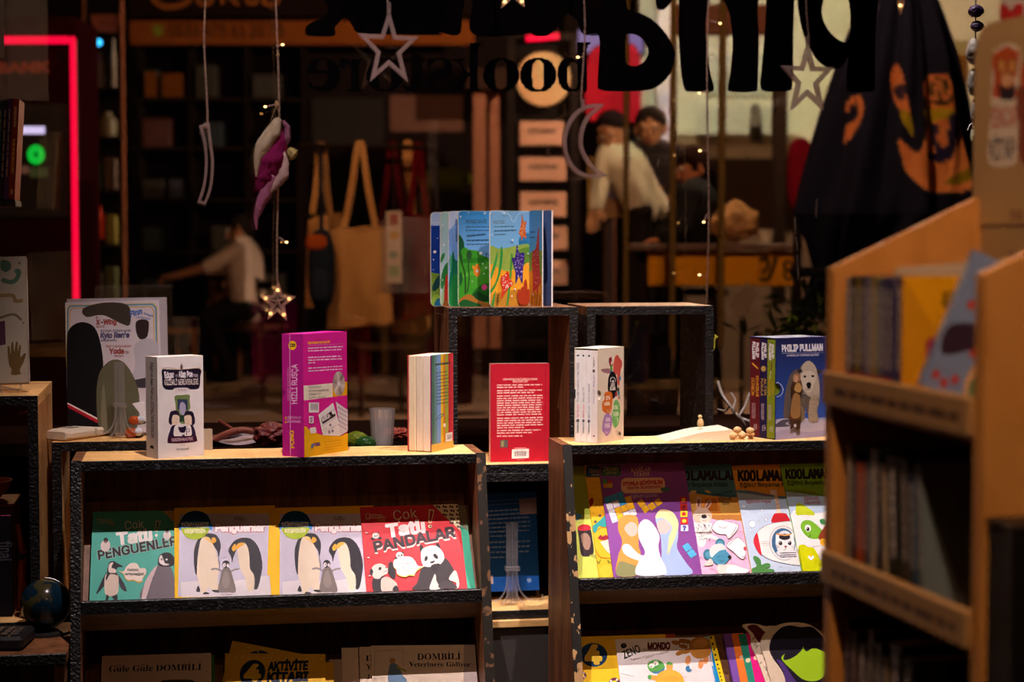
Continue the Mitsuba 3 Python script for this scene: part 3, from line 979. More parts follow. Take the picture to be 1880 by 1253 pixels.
def bubble(a, x, y, r):
    a.ell(x, y, r, r, '#6a8aa8')
    a.ell(x, y, r - 3, r - 3, '#eaf2fc')


# pink bunny book (left part behind the purple book)
k, a, M = leaning('colouring book with a drawn bunny and blue mouse on pink, dark teal top', O5, 5.446, [(-90, 85), (578, 80), (706, 1145), (60, 1170)], S1R, -0.0046, 0.004, '#d89ac4')
a.bg('#efbcdc')
a.rect_(-100, 380, 640, 660, '#d8a04c')
a.rect_(-100, 600, 700, 660, '#b87838')
a.poly([(240, 430), (430, 425), (440, 590), (260, 590)], '#e89038')
a.poly([(275, 440), (400, 435), (410, 560), (290, 560)], '#c87020')
a.blob([(-100, 640), (200, 620), (400, 650), (640, 700), (720, 1180), (40, 1190)], '#efbcdc')
koola_head(a, -60, '#4a7a88', '#3a6a80', '')
a.text('KOOLAMALAR', (-70, 240), (640, 245), 92, '#2a1c20', 'mono', fat=6)
a.text('Eğitici Boyama Kitabı', (-20, 310), (525, 312), 42, '#2a2428', 'bold')
a.text('5-6 Yaş | 1. Seviye', (372, 412), (562, 368), 20, '#2a1c1c', 'bold')
a.text('Eğlenceli', (425, 458), (555, 452), 34, '#3a2a28', 'bold')
a.text('Evim', (462, 500), (530, 500), 34, '#3a2a28', 'bold')
a.ell(165, 362, 34, 14, '#d8b060')
a.ell(315, 365, 34, 14, '#d8b060', 20)
a.blob([(195, 540), (185, 470), (205, 415), (235, 430), (240, 480), (225, 540)], '#e8c0a8')
a.blob([(205, 520), (198, 470), (210, 435), (225, 450), (225, 500)], '#a86858')
a.blob([(270, 545), (290, 480), (330, 445), (352, 465), (330, 510), (290, 550)], '#e8c0a8')
a.blob([(285, 530), (305, 485), (332, 462), (340, 475), (310, 515)], '#a86858')
a.ell(245, 610, 98, 82, '#e6c4ac')
a.ell(268, 645, 55, 45, '#f2dcd0')
a.ell(262, 615, 28, 20, '#241a1e')
a.line([(245, 652), (262, 660), (282, 650)], 5, '#c06058', True)
a.line([(190, 605), (215, 600)], 4, '#5a3a34')
a.line([(305, 600), (325, 606)], 4, '#5a3a34')
a.blob([(120, 660), (200, 680), (330, 680), (345, 740), (330, 790), (400, 830), (380, 850), (300, 830), (240, 910), (190, 900), (170, 800), (150, 730)], '#f4ecec')
for i in range(60):
    x, y = r.uniform(150, 330), r.uniform(695, 850)
    a.ell(x, y, 4, 5, '#6a5250')
a.line([(165, 775), (330, 770)], 5, '#8a6a68')


def pillow(pts):
    a.blob(pts, '#8a7078')
    c = np.mean(pts, 0)
    a.blob([c + (np.array(p) - c) * 0.965 for p in pts], '#faf6f8')


pillow([(330, 730), (400, 655), (500, 670), (605, 705), (580, 770), (500, 840), (470, 800), (390, 790)])
pillow([(470, 900), (575, 825), (640, 860), (670, 920), (640, 1030), (590, 1020), (540, 970)])
a.line([(585, 720), (540, 790), (500, 830)], 4, '#8a7078', True)
a.line([(400, 720), (460, 735), (500, 710)], 4, '#8a7078', True)
a.line([(575, 830), (490, 905)], 4, '#8a7078')
a.ell(655, 935, 14, 20, '#c84858')
a.ell(408, 885, 48, 48, '#3f7f9c')
a.ell(408, 888, 28, 28, '#5c9cb8')
a.ell(278, 990, 46, 50, '#3f7f9c')
a.ell(280, 992, 26, 30, '#5c9cb8')
a.blob([(310, 1030), (330, 960), (420, 920), (470, 960), (510, 1010), (490, 1035), (440, 1080), (370, 1085)], '#4a93b4')
a.blob([(300, 1000), (300, 940), (350, 895), (430, 890), (460, 940), (400, 955), (340, 1000), (320, 1020)], '#f2e2e2')
a.ell(495, 1015, 18, 17, '#1c161c')
a.line([(360, 1020), (395, 1005)], 4, '#24404c')
a.line([(395, 1045), (420, 1058), (440, 1045)], 4, '#24404c', True)
a.blob([(235, 1090), (300, 1030), (330, 1070), (300, 1095)], '#f0d8d0')
pillow([(440, 1130), (520, 1085), (600, 1110), (690, 1140), (600, 1180), (470, 1180)])
a.blob([(370, 1090), (440, 1085), (510, 1085), (450, 1130), (440, 1175), (370, 1165)], '#f0e0d8')
for x, y in ((290, 865), (620, 775), (205, 1025), (350, 860), (640, 1020), (310, 1130)):
    a.line([(x - 24, y), (x, y - 8), (x + 26, y + 6)], 4, '#b080a0', True)
done(k, a, M)

# submarine book
k, a, M = leaning('colouring book with a cat looking out of a white and red submarine', O5, 5.446, [(572, 82), (1245, 72), (1390, 1120), (708, 1146)], S1R, 0.0, 0.004, '#d89a28')
a.bg('#b8cce4')
a.blob([(620, 560), (760, 570), (900, 540), (1400, 520), (1450, 1150), (690, 1160)], '#c6d8ee')
koola_head(a, 545, '#e8a030', '#5a86a8', '')
a.text('KOOLAMALAR', (632, 236), (1240, 240), 100, '#281a1e', 'mono', fat=7)
a.text('Eğitici Boyama Kitabı', (645, 300), (1215, 300), 42, '#2a2024', 'bold')
a.text('5-6 Yaş | 2. Seviye', (722, 366), (930, 398), 20, '#a02818', 'bold')
a.text('Eğlenceli Araçlar', (695, 462), (955, 460), 34, '#982834', 'bold')
for x, y, q in ((668, 495, 22), (735, 500, 11), (852, 540, 16), (778, 575, 11), (905, 490, 7), (742, 675, 38), (885, 632, 18), (810, 655, 13), (715, 735, 15), (1085, 1120, 12), (1000, 1098, 8), (880, 525, 8)):
    bubble(a, x, y, q)
a.line([(1018, 570), (1012, 480), (1000, 390), (985, 355)], 38, '#f2d2b8')
a.rect_(942, 332, 1010, 380, '#f0d8c8', 12)
for y in (400, 440, 480, 530):
    a.line([(985 + y * 0.02, y), (1024 + y * 0.02, y - 4)], 4, '#8a5a48')
a.blob([(945, 660), (960, 590), (985, 570), (1080, 570), (1105, 600), (1115, 650)], '#c2222e')
a.blob([(745, 840), (800, 740), (900, 680), (1020, 655), (1150, 650), (1330, 700), (1420, 860), (1380, 1020), (1250, 1085), (1080, 1075), (900, 1030), (800, 960)], '#8a8a98')
a.blob([(750, 840), (803, 744), (902, 684), (1020, 660), (1150, 655), (1326, 704), (1414, 860), (1375, 1016), (1248, 1080), (1080, 1070), (902, 1026), (803, 956)], '#f6f2f0')
a.blob([(745, 840), (785, 765), (800, 850), (815, 985), (765, 920)], '#d83040')
a.ell(1045, 865, 142, 172, '#b0a8b0')
a.ell(1045, 865, 136, 166, '#f0ecec')
a.ell(1045, 865, 118, 146, '#3f6a94')
a.ell(1060, 868, 96, 126, '#e8eef4')
a.line([(905, 868), (800, 868)], 4, '#a08888')
for x in range(805, 900, 18):
    a.ell(x, 852, 3, 3, '#6a5a60')
    a.ell(x, 886, 3, 3, '#6a5a60')
a.blob([(965, 960), (1010, 940), (1150, 940), (1190, 1000), (1100, 1015), (1010, 1000)], '#f4f0f2')
for y in (965, 985, 1003):
    a.line([(1005, y), (1160, y - 4)], 8, '#33304a')
a.blob([(970, 850), (975, 775), (1005, 800), (1060, 790), (1110, 800), (1140, 770), (1150, 860), (1120, 920), (1060, 945), (1000, 920)], '#fbf8f8')
a.ell(1058, 806, 56, 30, '#24202a')
a.line([(980, 775), (1060, 790), (1120, 778)], 14, '#e0a060', True)
for x in (1012, 1105):
    a.ell(x, 868, 18, 20, '#20181c')
    a.ell(x - 5, 860, 6, 7, '#ffffff')
a.blob([(1048, 896), (1076, 896), (1062, 914)], '#7a2c34')
a.line([(1062, 914), (1062, 930), (1040, 936)], 4, '#4a3034')
for y in (890, 905):
    a.line([(960, y), (1000, y + 6)], 2.5, '#6a5a60')
    a.line([(1120, y + 4), (1165, y - 4)], 2.5, '#6a5a60')
a.blob([(710, 1120), (760, 1090), (730, 1010), (755, 995), (800, 1030), (810, 1080), (850, 1065), (890, 1070), (890, 1100), (850, 1115), (930, 1130), (900, 1160), (715, 1165)], '#4f8f48')
done(k, a, M)

# turtle book
k, a, M = leaning('colouring book with a green turtle head and lime bushes, last beside the rack', O5, 5.446, [(1040, 70), (1700, 62), (1850, 1105), (1212, 1134)], S1R, 0.0046, 0.004, '#6f9a28')
a.bg('#b4cae0')
a.blob([(1130, 590), (1400, 580), (1700, 600), (1850, 1150), (1200, 1150)], '#faf8f6')
koola_head(a, 1010, '#88b02c', '#6f9828', '')
a.text('KOOLAMALAR', (1100, 222), (1700, 226), 96, '#281c1c', 'mono', fat=7)
a.text('Eğitici Boyama Kitabı', (1112, 288), (1690, 290), 42, '#26221c', 'bold')
a.text('5-6 Yaş | 1. Seviye', (1198, 352), (1400, 386), 20, '#8a5a18', 'bold')
a.text('Eğlenceli', (1280, 448), (1430, 444), 34, '#a03844', 'bold')
a.text('Hayvanlar', (1282, 490), (1450, 484), 34, '#a03844', 'bold')
a.blob([(1185, 590), (1200, 480), (1260, 490), (1300, 520), (1360, 560), (1370, 600), (1270, 595)], '#c2d22a')
a.blob([(1225, 720), (1240, 670), (1290, 648), (1360, 670), (1450, 760), (1450, 800), (1400, 830), (1320, 830), (1260, 790)], '#7cbc34')
a.ell(1298, 728, 32, 36, '#fbfbf8')
a.ell(1296, 738, 17, 19, '#20161a')
a.ell(1290, 730, 5, 6, '#ffffff')
a.line([(1295, 810), (1312, 820), (1318, 790)], 5, '#3a5a20', True)
a.blob([(1400, 830), (1450, 740), (1500, 700), (1600, 720), (1700, 900), (1500, 880)], '#8a3a20')
a.blob([(1415, 850), (1440, 830), (1500, 860), (1480, 900), (1420, 890)], '#e0a828')
a.line([(1330, 912), (1380, 905), (1420, 905), (1500, 900)], 4, '#8a8a90', True)
a.blob([(1190, 930), (1215, 890), (1260, 895), (1290, 915), (1340, 920), (1380, 980), (1400, 1030), (1460, 1050), (1600, 1060), (1700, 1150), (1215, 1150)], '#ccd400')
a.line([(1215, 1140), (1200, 1000), (1190, 935)], 10, '#9aa808')
for x, y, c in ((1310, 995, '#f0c030'), (1430, 1105, '#5868b8')):
    for dx, dy in ((-16, 15), (16, 15), (0, 30), (0, 8)):
        a.ell(x + dx, y + dy, 15, 15, '#faf6fa')
    a.ell(x, y, 13, 13, c)
a.blob([(1425, 650), (1470, 640), (1500, 690), (1440, 690)], '#3f8f50')
done(k, a, M)
# plush owl charm leaning on the last cover

# --- lower tiers: right cabinet
O6 = (1060, 1130)
k, a, M = leaning('yellow activity book with a white 4 on a navy disc, left of the cream one', O6, 7.833, [(55, 312), (1380, 262), (1640, 1900), (160, 1960)], S2R, -0.0046, 0.004, '#d8a41c', name='activity_book')
a.bg('#e8b820')
a.ell(288, 560, 182, 165, '#1c3a64')
a.text('4', (165, 672), (400, 672), 232, '#e8c040', 'heavy', fat=4)
a.poly([(310, 250), (1260, 225), (1265, 262), (315, 300)], '#5a8a38')
a.rect_(1255, 255, 1540, 330, '#a83c28')
for x, y, q in ((120, 850, 58), (560, 960, 80), (300, 1100, 60)):
    a.ell(x, y, q, q, '#6a2c48')
    a.ell(x, y, q * 0.5, q * 0.5, '#f4d428')
    for t in range(4):
        a.ell(x + q * 0.75 * math.cos(t * 1.57 + 0.6), y + q * 0.75 * math.sin(t * 1.57 + 0.6), q * 0.2, q * 0.2, '#f2e8e4')
done(k, a, M)
k, a, M = leaning('cream picture book with a painted turtle and a brown pebble animal on its cover', O6, 7.833, [(495, 352), (1885, 305), (2125, 1850), (735, 1900)], S2R, 0.0, 0.004, '#e8dcd8')
a.bg('#e9dedd')
a.blob([(578, 440), (600, 410), (640, 410), (668, 450), (640, 480), (600, 480)], '#1c1418')
a.ell(625, 436, 10, 12, '#7a6a68')
a.text('ZENO', (640, 640), (880, 530), 110, '#1e2a24', 'bold')
a.text('VE', (902, 528), (958, 520), 40, '#6a4038', 'sans')
a.text('MONDO', (975, 500), (1310, 490), 95, '#581c24', 'heavy')
a.text('Tatlının Küçük Kurbağadır', (735, 670), (1290, 540), 30, '#3a2c2c', 'sans')
a.text('Dostu', (960, 640), (1060, 602), 30, '#3a2c2c', 'sans')
for x, y in ((1395, 395), (1455, 545), (1500, 370), (1560, 520), (1505, 450), (1560, 380)):
    a.ell(x, y, 68, 34, '#a06828', 10 if y < 500 else -25)
for x, y in ((1575, 655), (1765, 710), (1840, 640)):
    a.ell(x, y, 40, 70, '#e0945c', 8)
a.blob([(1590, 430), (1660, 330), (1800, 310), (1900, 380), (1920, 520), (1860, 600), (1720, 630), (1620, 560)], '#b87a34')
a.blob([(1640, 430), (1690, 360), (1800, 340), (1870, 400), (1800, 470), (1700, 480)], '#cc9048')
a.blob([(980, 740), (1010, 680), (1110, 650), (1200, 690), (1235, 760), (1200, 830), (1110, 855), (1020, 820)], '#58a04c')
a.blob([(1050, 825), (1150, 820), (1232, 765), (1200, 830), (1110, 855)], '#3f74a0')
for x, y in ((1042, 738), (1102, 702)):
    a.ell(x, y, 40, 36, '#f4e8e0')
    a.ell(x - 8, y + 14, 9, 10, '#221a1c')
a.line([(1095, 770), (1130, 760)], 8, '#2f6a38')
a.blob([(1260, 790), (1262, 700), (1300, 685), (1348, 705), (1345, 790), (1310, 810)], '#e0a050')
a.blob([(1262, 720), (1270, 690), (1300, 683), (1345, 700), (1345, 722)], '#4f9a48')
a.blob([(990, 900), (1030, 875), (1120, 890), (1120, 950), (1040, 940)], '#e0a050')
a.ell(1015, 905, 28, 32, '#4f9a48')
a.blob([(1100, 1000), (1130, 870), (1230, 805), (1350, 800), (1460, 850), (1520, 960), (1500, 1150), (1150, 1150)], '#eeb040')
for q in (70, 45, 20):
    a.line([(1320 + q * 1.4 * math.cos(t), 960 + q * math.sin(t)) for t in np.linspace(0, 6.3, 24)], 7, '#d89430')
a.blob([(1545, 800), (1550, 745), (1590, 740), (1605, 780), (1630, 800), (1590, 830)], '#3f78a8')
for p in (((1440, 830), (1455, 805)), ((1480, 860), (1500, 840)), ((1510, 900), (1560, 900)), ((590, 850), (800, 900))):
    a.line(p, 4, '#b0a0a8')
done(k, a, M)

# thin books leaning together at the right of the cream one
spines = [((95, 300), (165, 296), '#1888c8', 'blue'), ((190, 290), (212, 286), '#e8c81c', 'yellow dotted'), ((240, 280), (300, 276), '#7a4fa8', 'violet'),
          ((310, 272), (430, 268), '#e8782c', 'orange'), ((455, 280), (520, 276), '#2a8a70', 'green'), ((535, 262), (640, 255), '#dc1c80', 'pink')]
for i, (tl, tr, c, nm) in enumerate(spines):
    o7 = (1290, 1130)
    dxr = 400 if i > 1 else 265 + 30 * i
    quad = [tl, (tr[0] + 5, tr[1]), (tr[0] + dxr + 55, 1900), (tl[0] + dxr, 1910)]
    k, a, M = leaning(f'{nm} thin book in the leaning row beside the cream picture book', o7, 7.833, quad, S2R, 0.0 + 0.0012 * i, 0.010, c, name='thin_book')
    a.bg(c)
    if nm in ('orange', 'pink', 'green'):
        for j in range(5):
            t = j * 0.22 + 0.18
            x = (tl[0] + tr[0]) / 2 + dxr * (0.02 + 0.92 * t)
            a.ell(x, 260 + t * 1640, 24, 26, '#f0c8a8')
    if nm.startswith('yellow'):
        for j in range(40):
            a.ell(tl[0] + 12 + (dxr + 8) * j / 40, 300 + 40 * j, 6, 8, '#3a3420')
    done(k, a, M)
O7 = (1290, 1130)


def shaped(label, o, s, outline, slope, lift, T, base, uv, name='cutout_book'):
    """A die-cut book: the outline as a thick board; uv: the corners of its bounding rectangle."""
    k = thing(name, label, 'book')
    P = crop(o, s, outline)
    o3 = slope.o + slope.n * lift
    pts = np.array([on_plane(p, o3, slope.n) for p in P])
    x, z = np.array([1.0, 0, 0]), slope.u
    q = (pts - pts[0]) @ np.c_[x, z]
    lo = q.min(0)
    g = Polygon(curve(q - lo, 5)).buffer(0)
    cut = -0.0066 - (np.dot(pts[0] - slope.o, slope.u) + lo[1])
    g = g.intersection(sbox(-1, cut, 2, 2))
    O = pts[0] + x * lo[0] + z * lo[1]
    v, f = extrude(g, T)
    M = frame(O, x, -slope.n, z)
    put(k, 'cover', (np.c_[v[:, 0], v[:, 2], v[:, 1]], f[:, ::-1]), 'print', base, M)
    W, H = (q - lo).max(0)
    a = Art(W, H, uv)
    a.rect = g.buffer(-0.0004)
    return k, a, M


k, a, M = shaped('cut-out comic paper with black line drawings behind the green faced cut-out', O7, 7.833,
                 [(570, 155), (640, 125), (780, 128), (900, 160), (1050, 170), (1200, 400), (1300, 900), (1320, 1500), (1180, 1700), (1050, 1400), (900, 950), (780, 620), (700, 440), (680, 280)], S2R, 0.0095, 0.002, '#d8c8b4', [(565.2, 127.7), (1151.5, 106.3), (1447.3, 1687.4), (842.6, 1715.9)])
a.bg('#dccab4')
a.blob([(640, 175), (700, 140), (780, 150), (880, 230), (960, 300), (840, 400), (760, 330), (720, 260)], '#5a2020')
r = random.Random(9)
for i in range(34):
    t = i / 34
    x, y = 720 + t * 330 + r.uniform(-40, 90), 330 + t * 700 + r.uniform(-40, 40)
    a.line([(x, y), (x + r.uniform(-30, 30), y + r.uniform(10, 40)), (x + r.uniform(10, 50), y + r.uniform(-20, 20))], 5, '#2a2022', True)
a.blob([(985, 800), (1140, 770), (1180, 860), (1120, 920), (1030, 950)], '#4a4244')
done(k, a, M)
k, a, M = shaped('cut-out book with a green and dark rounded shape, lower right beside the rack', O7, 7.833,
                 [(900, 250), (1060, 150), (1250, 105), (1500, 125), (1680, 230), (1800, 400), (1850, 800), (1830, 1300), (1600, 1700), (1300, 1700), (1000, 1000), (900, 640), (830, 420)], S2R, 0.0145, 0.004, '#cdb9a0', [(776.7, 122.3), (1737.6, 87.1), (2055.0, 1678.5), (1063.8, 1725.4)])
a.bg('#d2bfa6')
a.blob([(960, 480), (1000, 320), (1120, 190), (1250, 150), (1400, 175), (1560, 170), (1680, 260), (1780, 420), (1850, 800), (1700, 1300), (1300, 1500), (1180, 900), (1010, 620)], '#1a1420')
a.blob([(1180, 900), (1130, 760), (1060, 640), (1150, 680), (1300, 900), (1500, 1200), (1300, 1500)], '#4a3070')
a.blob([(1135, 640), (1180, 560), (1290, 520), (1420, 440), (1560, 480), (1700, 480), (1800, 620), (1790, 800), (1700, 920), (1570, 955), (1430, 920), (1290, 800)], '#93b81c')
a.blob([(1160, 640), (1260, 430), (1420, 330), (1440, 470), (1320, 600)], '#181320')
a.blob([(1430, 330), (1600, 340), (1740, 520), (1600, 470), (1480, 520)], '#181320')
done(k, a, M)

# --- lower tier: left cabinet
O8 = (150, 1160)
q8 = 2.5067
k, a, M = leaning('pale landscape picture book with a brown serif title, lower left of the left cabinet', O8, q8, [(40, 115), (553, 98), (598, 640), (75, 660)], S2L, 0.0, 0.004, '#d8c0a8')
a.bg('#e6d0b8')
a.text('Güle Güle DOMBİLİ', (80, 190), (512, 178), 30, '#2e1c16', 'serif')
a.blob([(330, 240), (360, 226), (470, 226), (480, 250), (400, 300)], '#4a3c34')
a.blob([(360, 270), (470, 260), (500, 400), (340, 420)], '#8a9ab0')
done(k, a, M)
k, a, M = leaning('green edged thin book standing between the pale and the yellow book', O8, q8, [(552, 112), (582, 110), (630, 640), (600, 642)], S2L, -0.0046, 0.004, '#3c7a28', name='thin_book')
a.bg('#3f7f2a')
done(k, a, M)
k, a, M = leaning('yellow activity book lying askew behind the one with the navy number', O8, q8, [(648, 34), (1040, 140), (980, 640), (560, 560)], S2L, -0.0092, 0.004, '#c8961c', name='activity_book')
a.bg('#e0b02a')
a.ell(770, 130, 60, 40, '#1c3a5c')
for i in range(12):
    a.ell(660 + i * 22, 60 + (i * 37) % 50, 4, 4, '#f0dc90')
done(k, a, M)


def activity4(a, dx):
    a.bg('#e3b02c')
    a.ell(730 + dx, 195, 60, 62, '#1c2c4c')
    a.text('4', (690 + dx, 228), (772 + dx, 228), 68, '#e8bc38', 'heavy', fat=1)
    a.text('AKTİVİTE', (800 + dx, 184), (988 + dx, 180), 38, '#1c2644', 'heavy')
    a.text('KİTABI', (802 + dx, 236), (996 + dx, 232), 40, '#1c2644', 'heavy')
    for i in range(14):
        a.ell(605 + dx + i * 34, 118 + (i * 53) % 26, 4, 4, '#f0dc90')


k, a, M = leaning('yellow activity book with a navy 4 and lettering, lower middle of the left cabinet', O8, q8, [(588, 100), (1064, 108), (1120, 640), (640, 640)], S2L, 0.0, 0.004, '#c8961c', name='activity_book')
activity4(a, 0)
done(k, a, M)
k, a, M = leaning('yellow book showing a thin strip right of the navy number book', O8, q8, [(700, 140), (1110, 140), (1160, 640), (750, 640)], S2L, -0.0046, 0.004, '#c8961c', name='activity_book')
a.bg('#dca828')
done(k, a, M)


def dombili(a, x0, title):
    a.bg('#e2cdb8')


k, a, M = leaning('greyish book almost hidden, first of the pale stack at the lower right', O8, q8, [(1112, 130), (1600, 118), (1640, 640), (1150, 650)], S2L, -0.0138, 0.004, '#c8b4a0')
a.bg('#b8a492')
done(k, a, M)
k, a, M = leaning('cream book with a blank edge, second of the pale stack at the lower right', O8, q8, [(1172, 76), (1660, 60), (1700, 640), (1210, 650)], S2L, -0.0092, 0.004, '#dcc8b4')
a.bg('#e2cdb8')
done(k, a, M)
k, a, M = leaning('cream book showing only its first letters behind the vet picture book', O8, q8, [(1246, 72), (1730, 56), (1775, 640), (1290, 650)], S2L, -0.0046, 0.004, '#dcc8b4')
a.bg('#e2cdb8')
a.line([(1248, 72), (1290, 640)], 5, '#5a2c3c')
a.text('DOMBİLİ', (1284, 138), (1500, 134), 28, '#2c1c24', 'serif')
a.text('Yemek', (1288, 178), (1400, 176), 24, '#2c1c24', 'serif')
a.text('Julia', (1292, 222), (1370, 220), 20, '#2c1c24', 'serif')
done(k, a, M)
k, a, M = leaning('cream picture book with a figure in blue, right end of its lower tier', O8, q8, [(1308, 66), (1804, 46), (1850, 640), (1350, 650)], S2L, 0.0, 0.004, '#dcc8b4')
a.bg('#e6d2be')
a.rect_(1750, 40, 1900, 700, '#b4a4a0')
a.line([(1330, 240), (1328, 92), (1458, 82), (1466, 160)], 2, '#b0987c')
a.text('DOMBİLİ', (1528, 128), (1735, 120), 32, '#2c1c28', 'serif')
a.text('Veterinere Gidiyor', (1490, 162), (1785, 154), 24, '#2c1c28', 'serif')
a.ell(1412, 136, 14, 14, '#c08a58')
a.blob([(1398, 165), (1415, 146), (1440, 160), (1460, 200), (1480, 233), (1400, 240)], '#6a88a8')
a.line([(1432, 165), (1474, 182)], 9, '#a0a848')
done(k, a, M)

# ================================================================ books standing on the cabinets and box shelves
TOP = 0.73


def side_art(M, T, H, quad):
    return Art(T, H, quad), M @ np.eye(4)


def slipcase(k, W, H, T, M, col, notch_z, inner='#5a2030', t=0.0018, open_left=True, notch=0.011):
    """A book box open on its left side, with thumb notches in the front and back."""
    e = 0.0004
    g = sbox(0, 0, W, H).difference(Point(0 if open_left else W, notch_z).buffer(notch, 16))
    v, f = extrude(g, t)
    for y in (0.0, T - t):
        put(k, 'front_board' if y == 0 else 'back_board', (np.c_[v[:, 0], v[:, 2] + y, v[:, 1]], f[:, ::-1]), 'print', col, M)
    put(k, 'top_board', cbox(0, W, t, T - t, H - t, H, e), 'print', col, M)
    put(k, 'base_board', cbox(0, W, t, T - t, 0, t, e), 'print', col, M)
    put(k, 'end_board', cbox(W - t if open_left else 0, W if open_left else t, t, T - t, t, H - t, e), 'print', col, M)


# --- white two-volume box at the left
o, s = (260, 640), 5.97
M, W, H = standing((290.2, 843.2), (374.4, 836.4), 656.5, TOP)
T = 0.047
k = thing('book_box', 'white slipcase with a black title plate and two drawn boys', 'book box')
g = sbox(0, 0, W, H).difference(Point(W, H * 0.545).buffer(0.013, 16))
v, f = extrude(g, 0.002)
for y in (0.0, T - 0.002):
    put(k, 'front_board' if y == 0 else 'back_board', (np.c_[v[:, 0], v[:, 2] + y, v[:, 1]], f[:, ::-1]), 'print', '#efe6e2', M)
put(k, 'spine_board', cbox(0, 0.002, 0.002, T - 0.002, 0, H), 'print', '#d8cfcc', M)
put(k, 'top_board', cbox(0.002, W, 0.002, T - 0.002, H - 0.002, H), 'print', '#efe6e2', M)
put(k, 'base_board', cbox(0.002, W, 0.002, T - 0.002, 0, 0.002), 'print', '#efe6e2', M)
a = Art(W, H, [(180, 98), (672, 58), (683, 1165), (182, 1214)])
a.bg('#efe8e4')
a.line([(425, 215), (440, 150), (458, 215)], 6, '#b08a70', True)
a.rect_(430, 170, 448, 222, '#4a3a48', 6)
a.line([(228, 215), (300, 205), (420, 225), (640, 195)], 10, '#d8b8a0')
a.blob([(232, 230), (300, 225), (440, 222), (636, 206), (640, 300), (632, 400), (600, 430), (520, 432), (480, 415), (370, 425), (340, 445), (270, 440), (238, 405), (232, 320)], '#241c2c')
a.text('Edgar', (258, 318), (362, 308), 62, '#efe6ea', 'heavy')
a.text('ve', (370, 305), (400, 302), 40, '#d8ccd4', 'sans')
a.text('Allan Poe', (408, 305), (560, 296), 62, '#efe6ea', 'heavy')
a.text("'nun", (560, 298), (616, 294), 40, '#d8ccd4', 'bold')
a.text('GİZEMLİ SERÜVENLERİ', (256, 396), (622, 376), 60, '#ece0d8', 'bold')
a.blob([(370, 455), (400, 425), (500, 418), (525, 440), (500, 465), (400, 472)], '#e8dcd8')
a.text('3 KİTAP', (402, 455), (484, 450), 20, '#a898b0', 'bold')
a.blob([(365, 515), (440, 500), (520, 495), (525, 560), (530, 640), (500, 690), (480, 800), (440, 815), (410, 790), (380, 690), (372, 600)], '#74864e')
a.rect_(395, 545, 502, 660, '#38405e')
a.blob([(420, 600), (450, 575), (480, 610), (480, 690), (450, 720), (420, 690)], '#b0aac8')
a.rect_(415, 720, 470, 790, '#2c4434')
for cx, ch in ((368, 1), (512, -1)):
    a.blob([(cx - 70 * ch, 800), (cx - 60 * ch, 720), (cx - 40 * ch, 680), (cx + 25 * ch, 675), (cx + 45 * ch, 720), (cx + 10 * ch, 730), (cx - 30 * ch, 760), (cx - 40 * ch, 830)], '#2a2034')
    a.blob([(cx - 36 * ch, 770), (cx - 20 * ch, 720), (cx + 40 * ch, 730), (cx + 42 * ch, 790), (cx + 5 * ch, 838), (cx - 30 * ch, 820)], '#ecd4bc')
    a.ell(cx + 20 * ch, 765, 9, 11, '#f4f0ee')
    a.ell(cx + 21 * ch, 767, 4, 5, '#2a2028')
    a.line([(cx + 5 * ch, 808), (cx + 18 * ch, 806)], 3, '#8a4a44')
a.blob([(310, 1000), (312, 890), (345, 835), (400, 850), (430, 930), (470, 930), (490, 850), (545, 825), (580, 880), (592, 960), (580, 1010)], '#2c2240')
a.blob([(355, 955), (360, 850), (410, 840), (415, 900), (440, 955)], '#f4ece8')
a.blob([(470, 955), (490, 860), (530, 830), (545, 940)], '#f4ece8')
a.blob([(402, 850), (425, 855), (455, 850), (482, 838), (475, 900), (440, 915), (408, 890)], '#241a34')
a.line([(490, 945), (492, 880), (515, 870), (520, 900), (505, 905)], 7, '#5a4a68', True)
a.blob([(285, 1020), (300, 965), (440, 955), (580, 950), (602, 985), (590, 1010), (440, 1030), (300, 1032)], '#3c1830')
a.text('GORDON McALPINE', (328, 1016), (562, 996), 34, '#d8b8c0', 'bold')
a.line([(425, 1058), (472, 1052)], 4, '#8a8488')
a.text('Sam Zuppardi', (380, 1115), (510, 1102), 24, '#7a7478', 'sans')
done(k, a, M)
a = Art(T, H, [(15, 105), (168, 95), (182, 1214), (18, 1218)])
a.bg('#d9d0cc')
a.text('Edgar ve Allan Poe’nun GİZEMLİ SERÜVENLERİ', (82, 160), (86, 985), 38, '#3a343c', 'bold')
a.blob([(70, 1100), (80, 1075), (110, 1070), (125, 1095), (120, 1108)], '#2c282e')
done(k, a, M, 'spine_print', 'print', lambda m: spine_of(m, T))
for j in range(2):
    kk = thing('paperback', ('front' if j == 0 else 'rear') + ' volume inside the white slipcase, maroon at the thumb notch', 'book')
    put(kk, 'cover', cbox(0.0025, W - 0.003, 0.0025 + j * 0.0215, 0.0225 + j * 0.0215, 0.0022, H - 0.003), 'print', '#6a1c30', M)

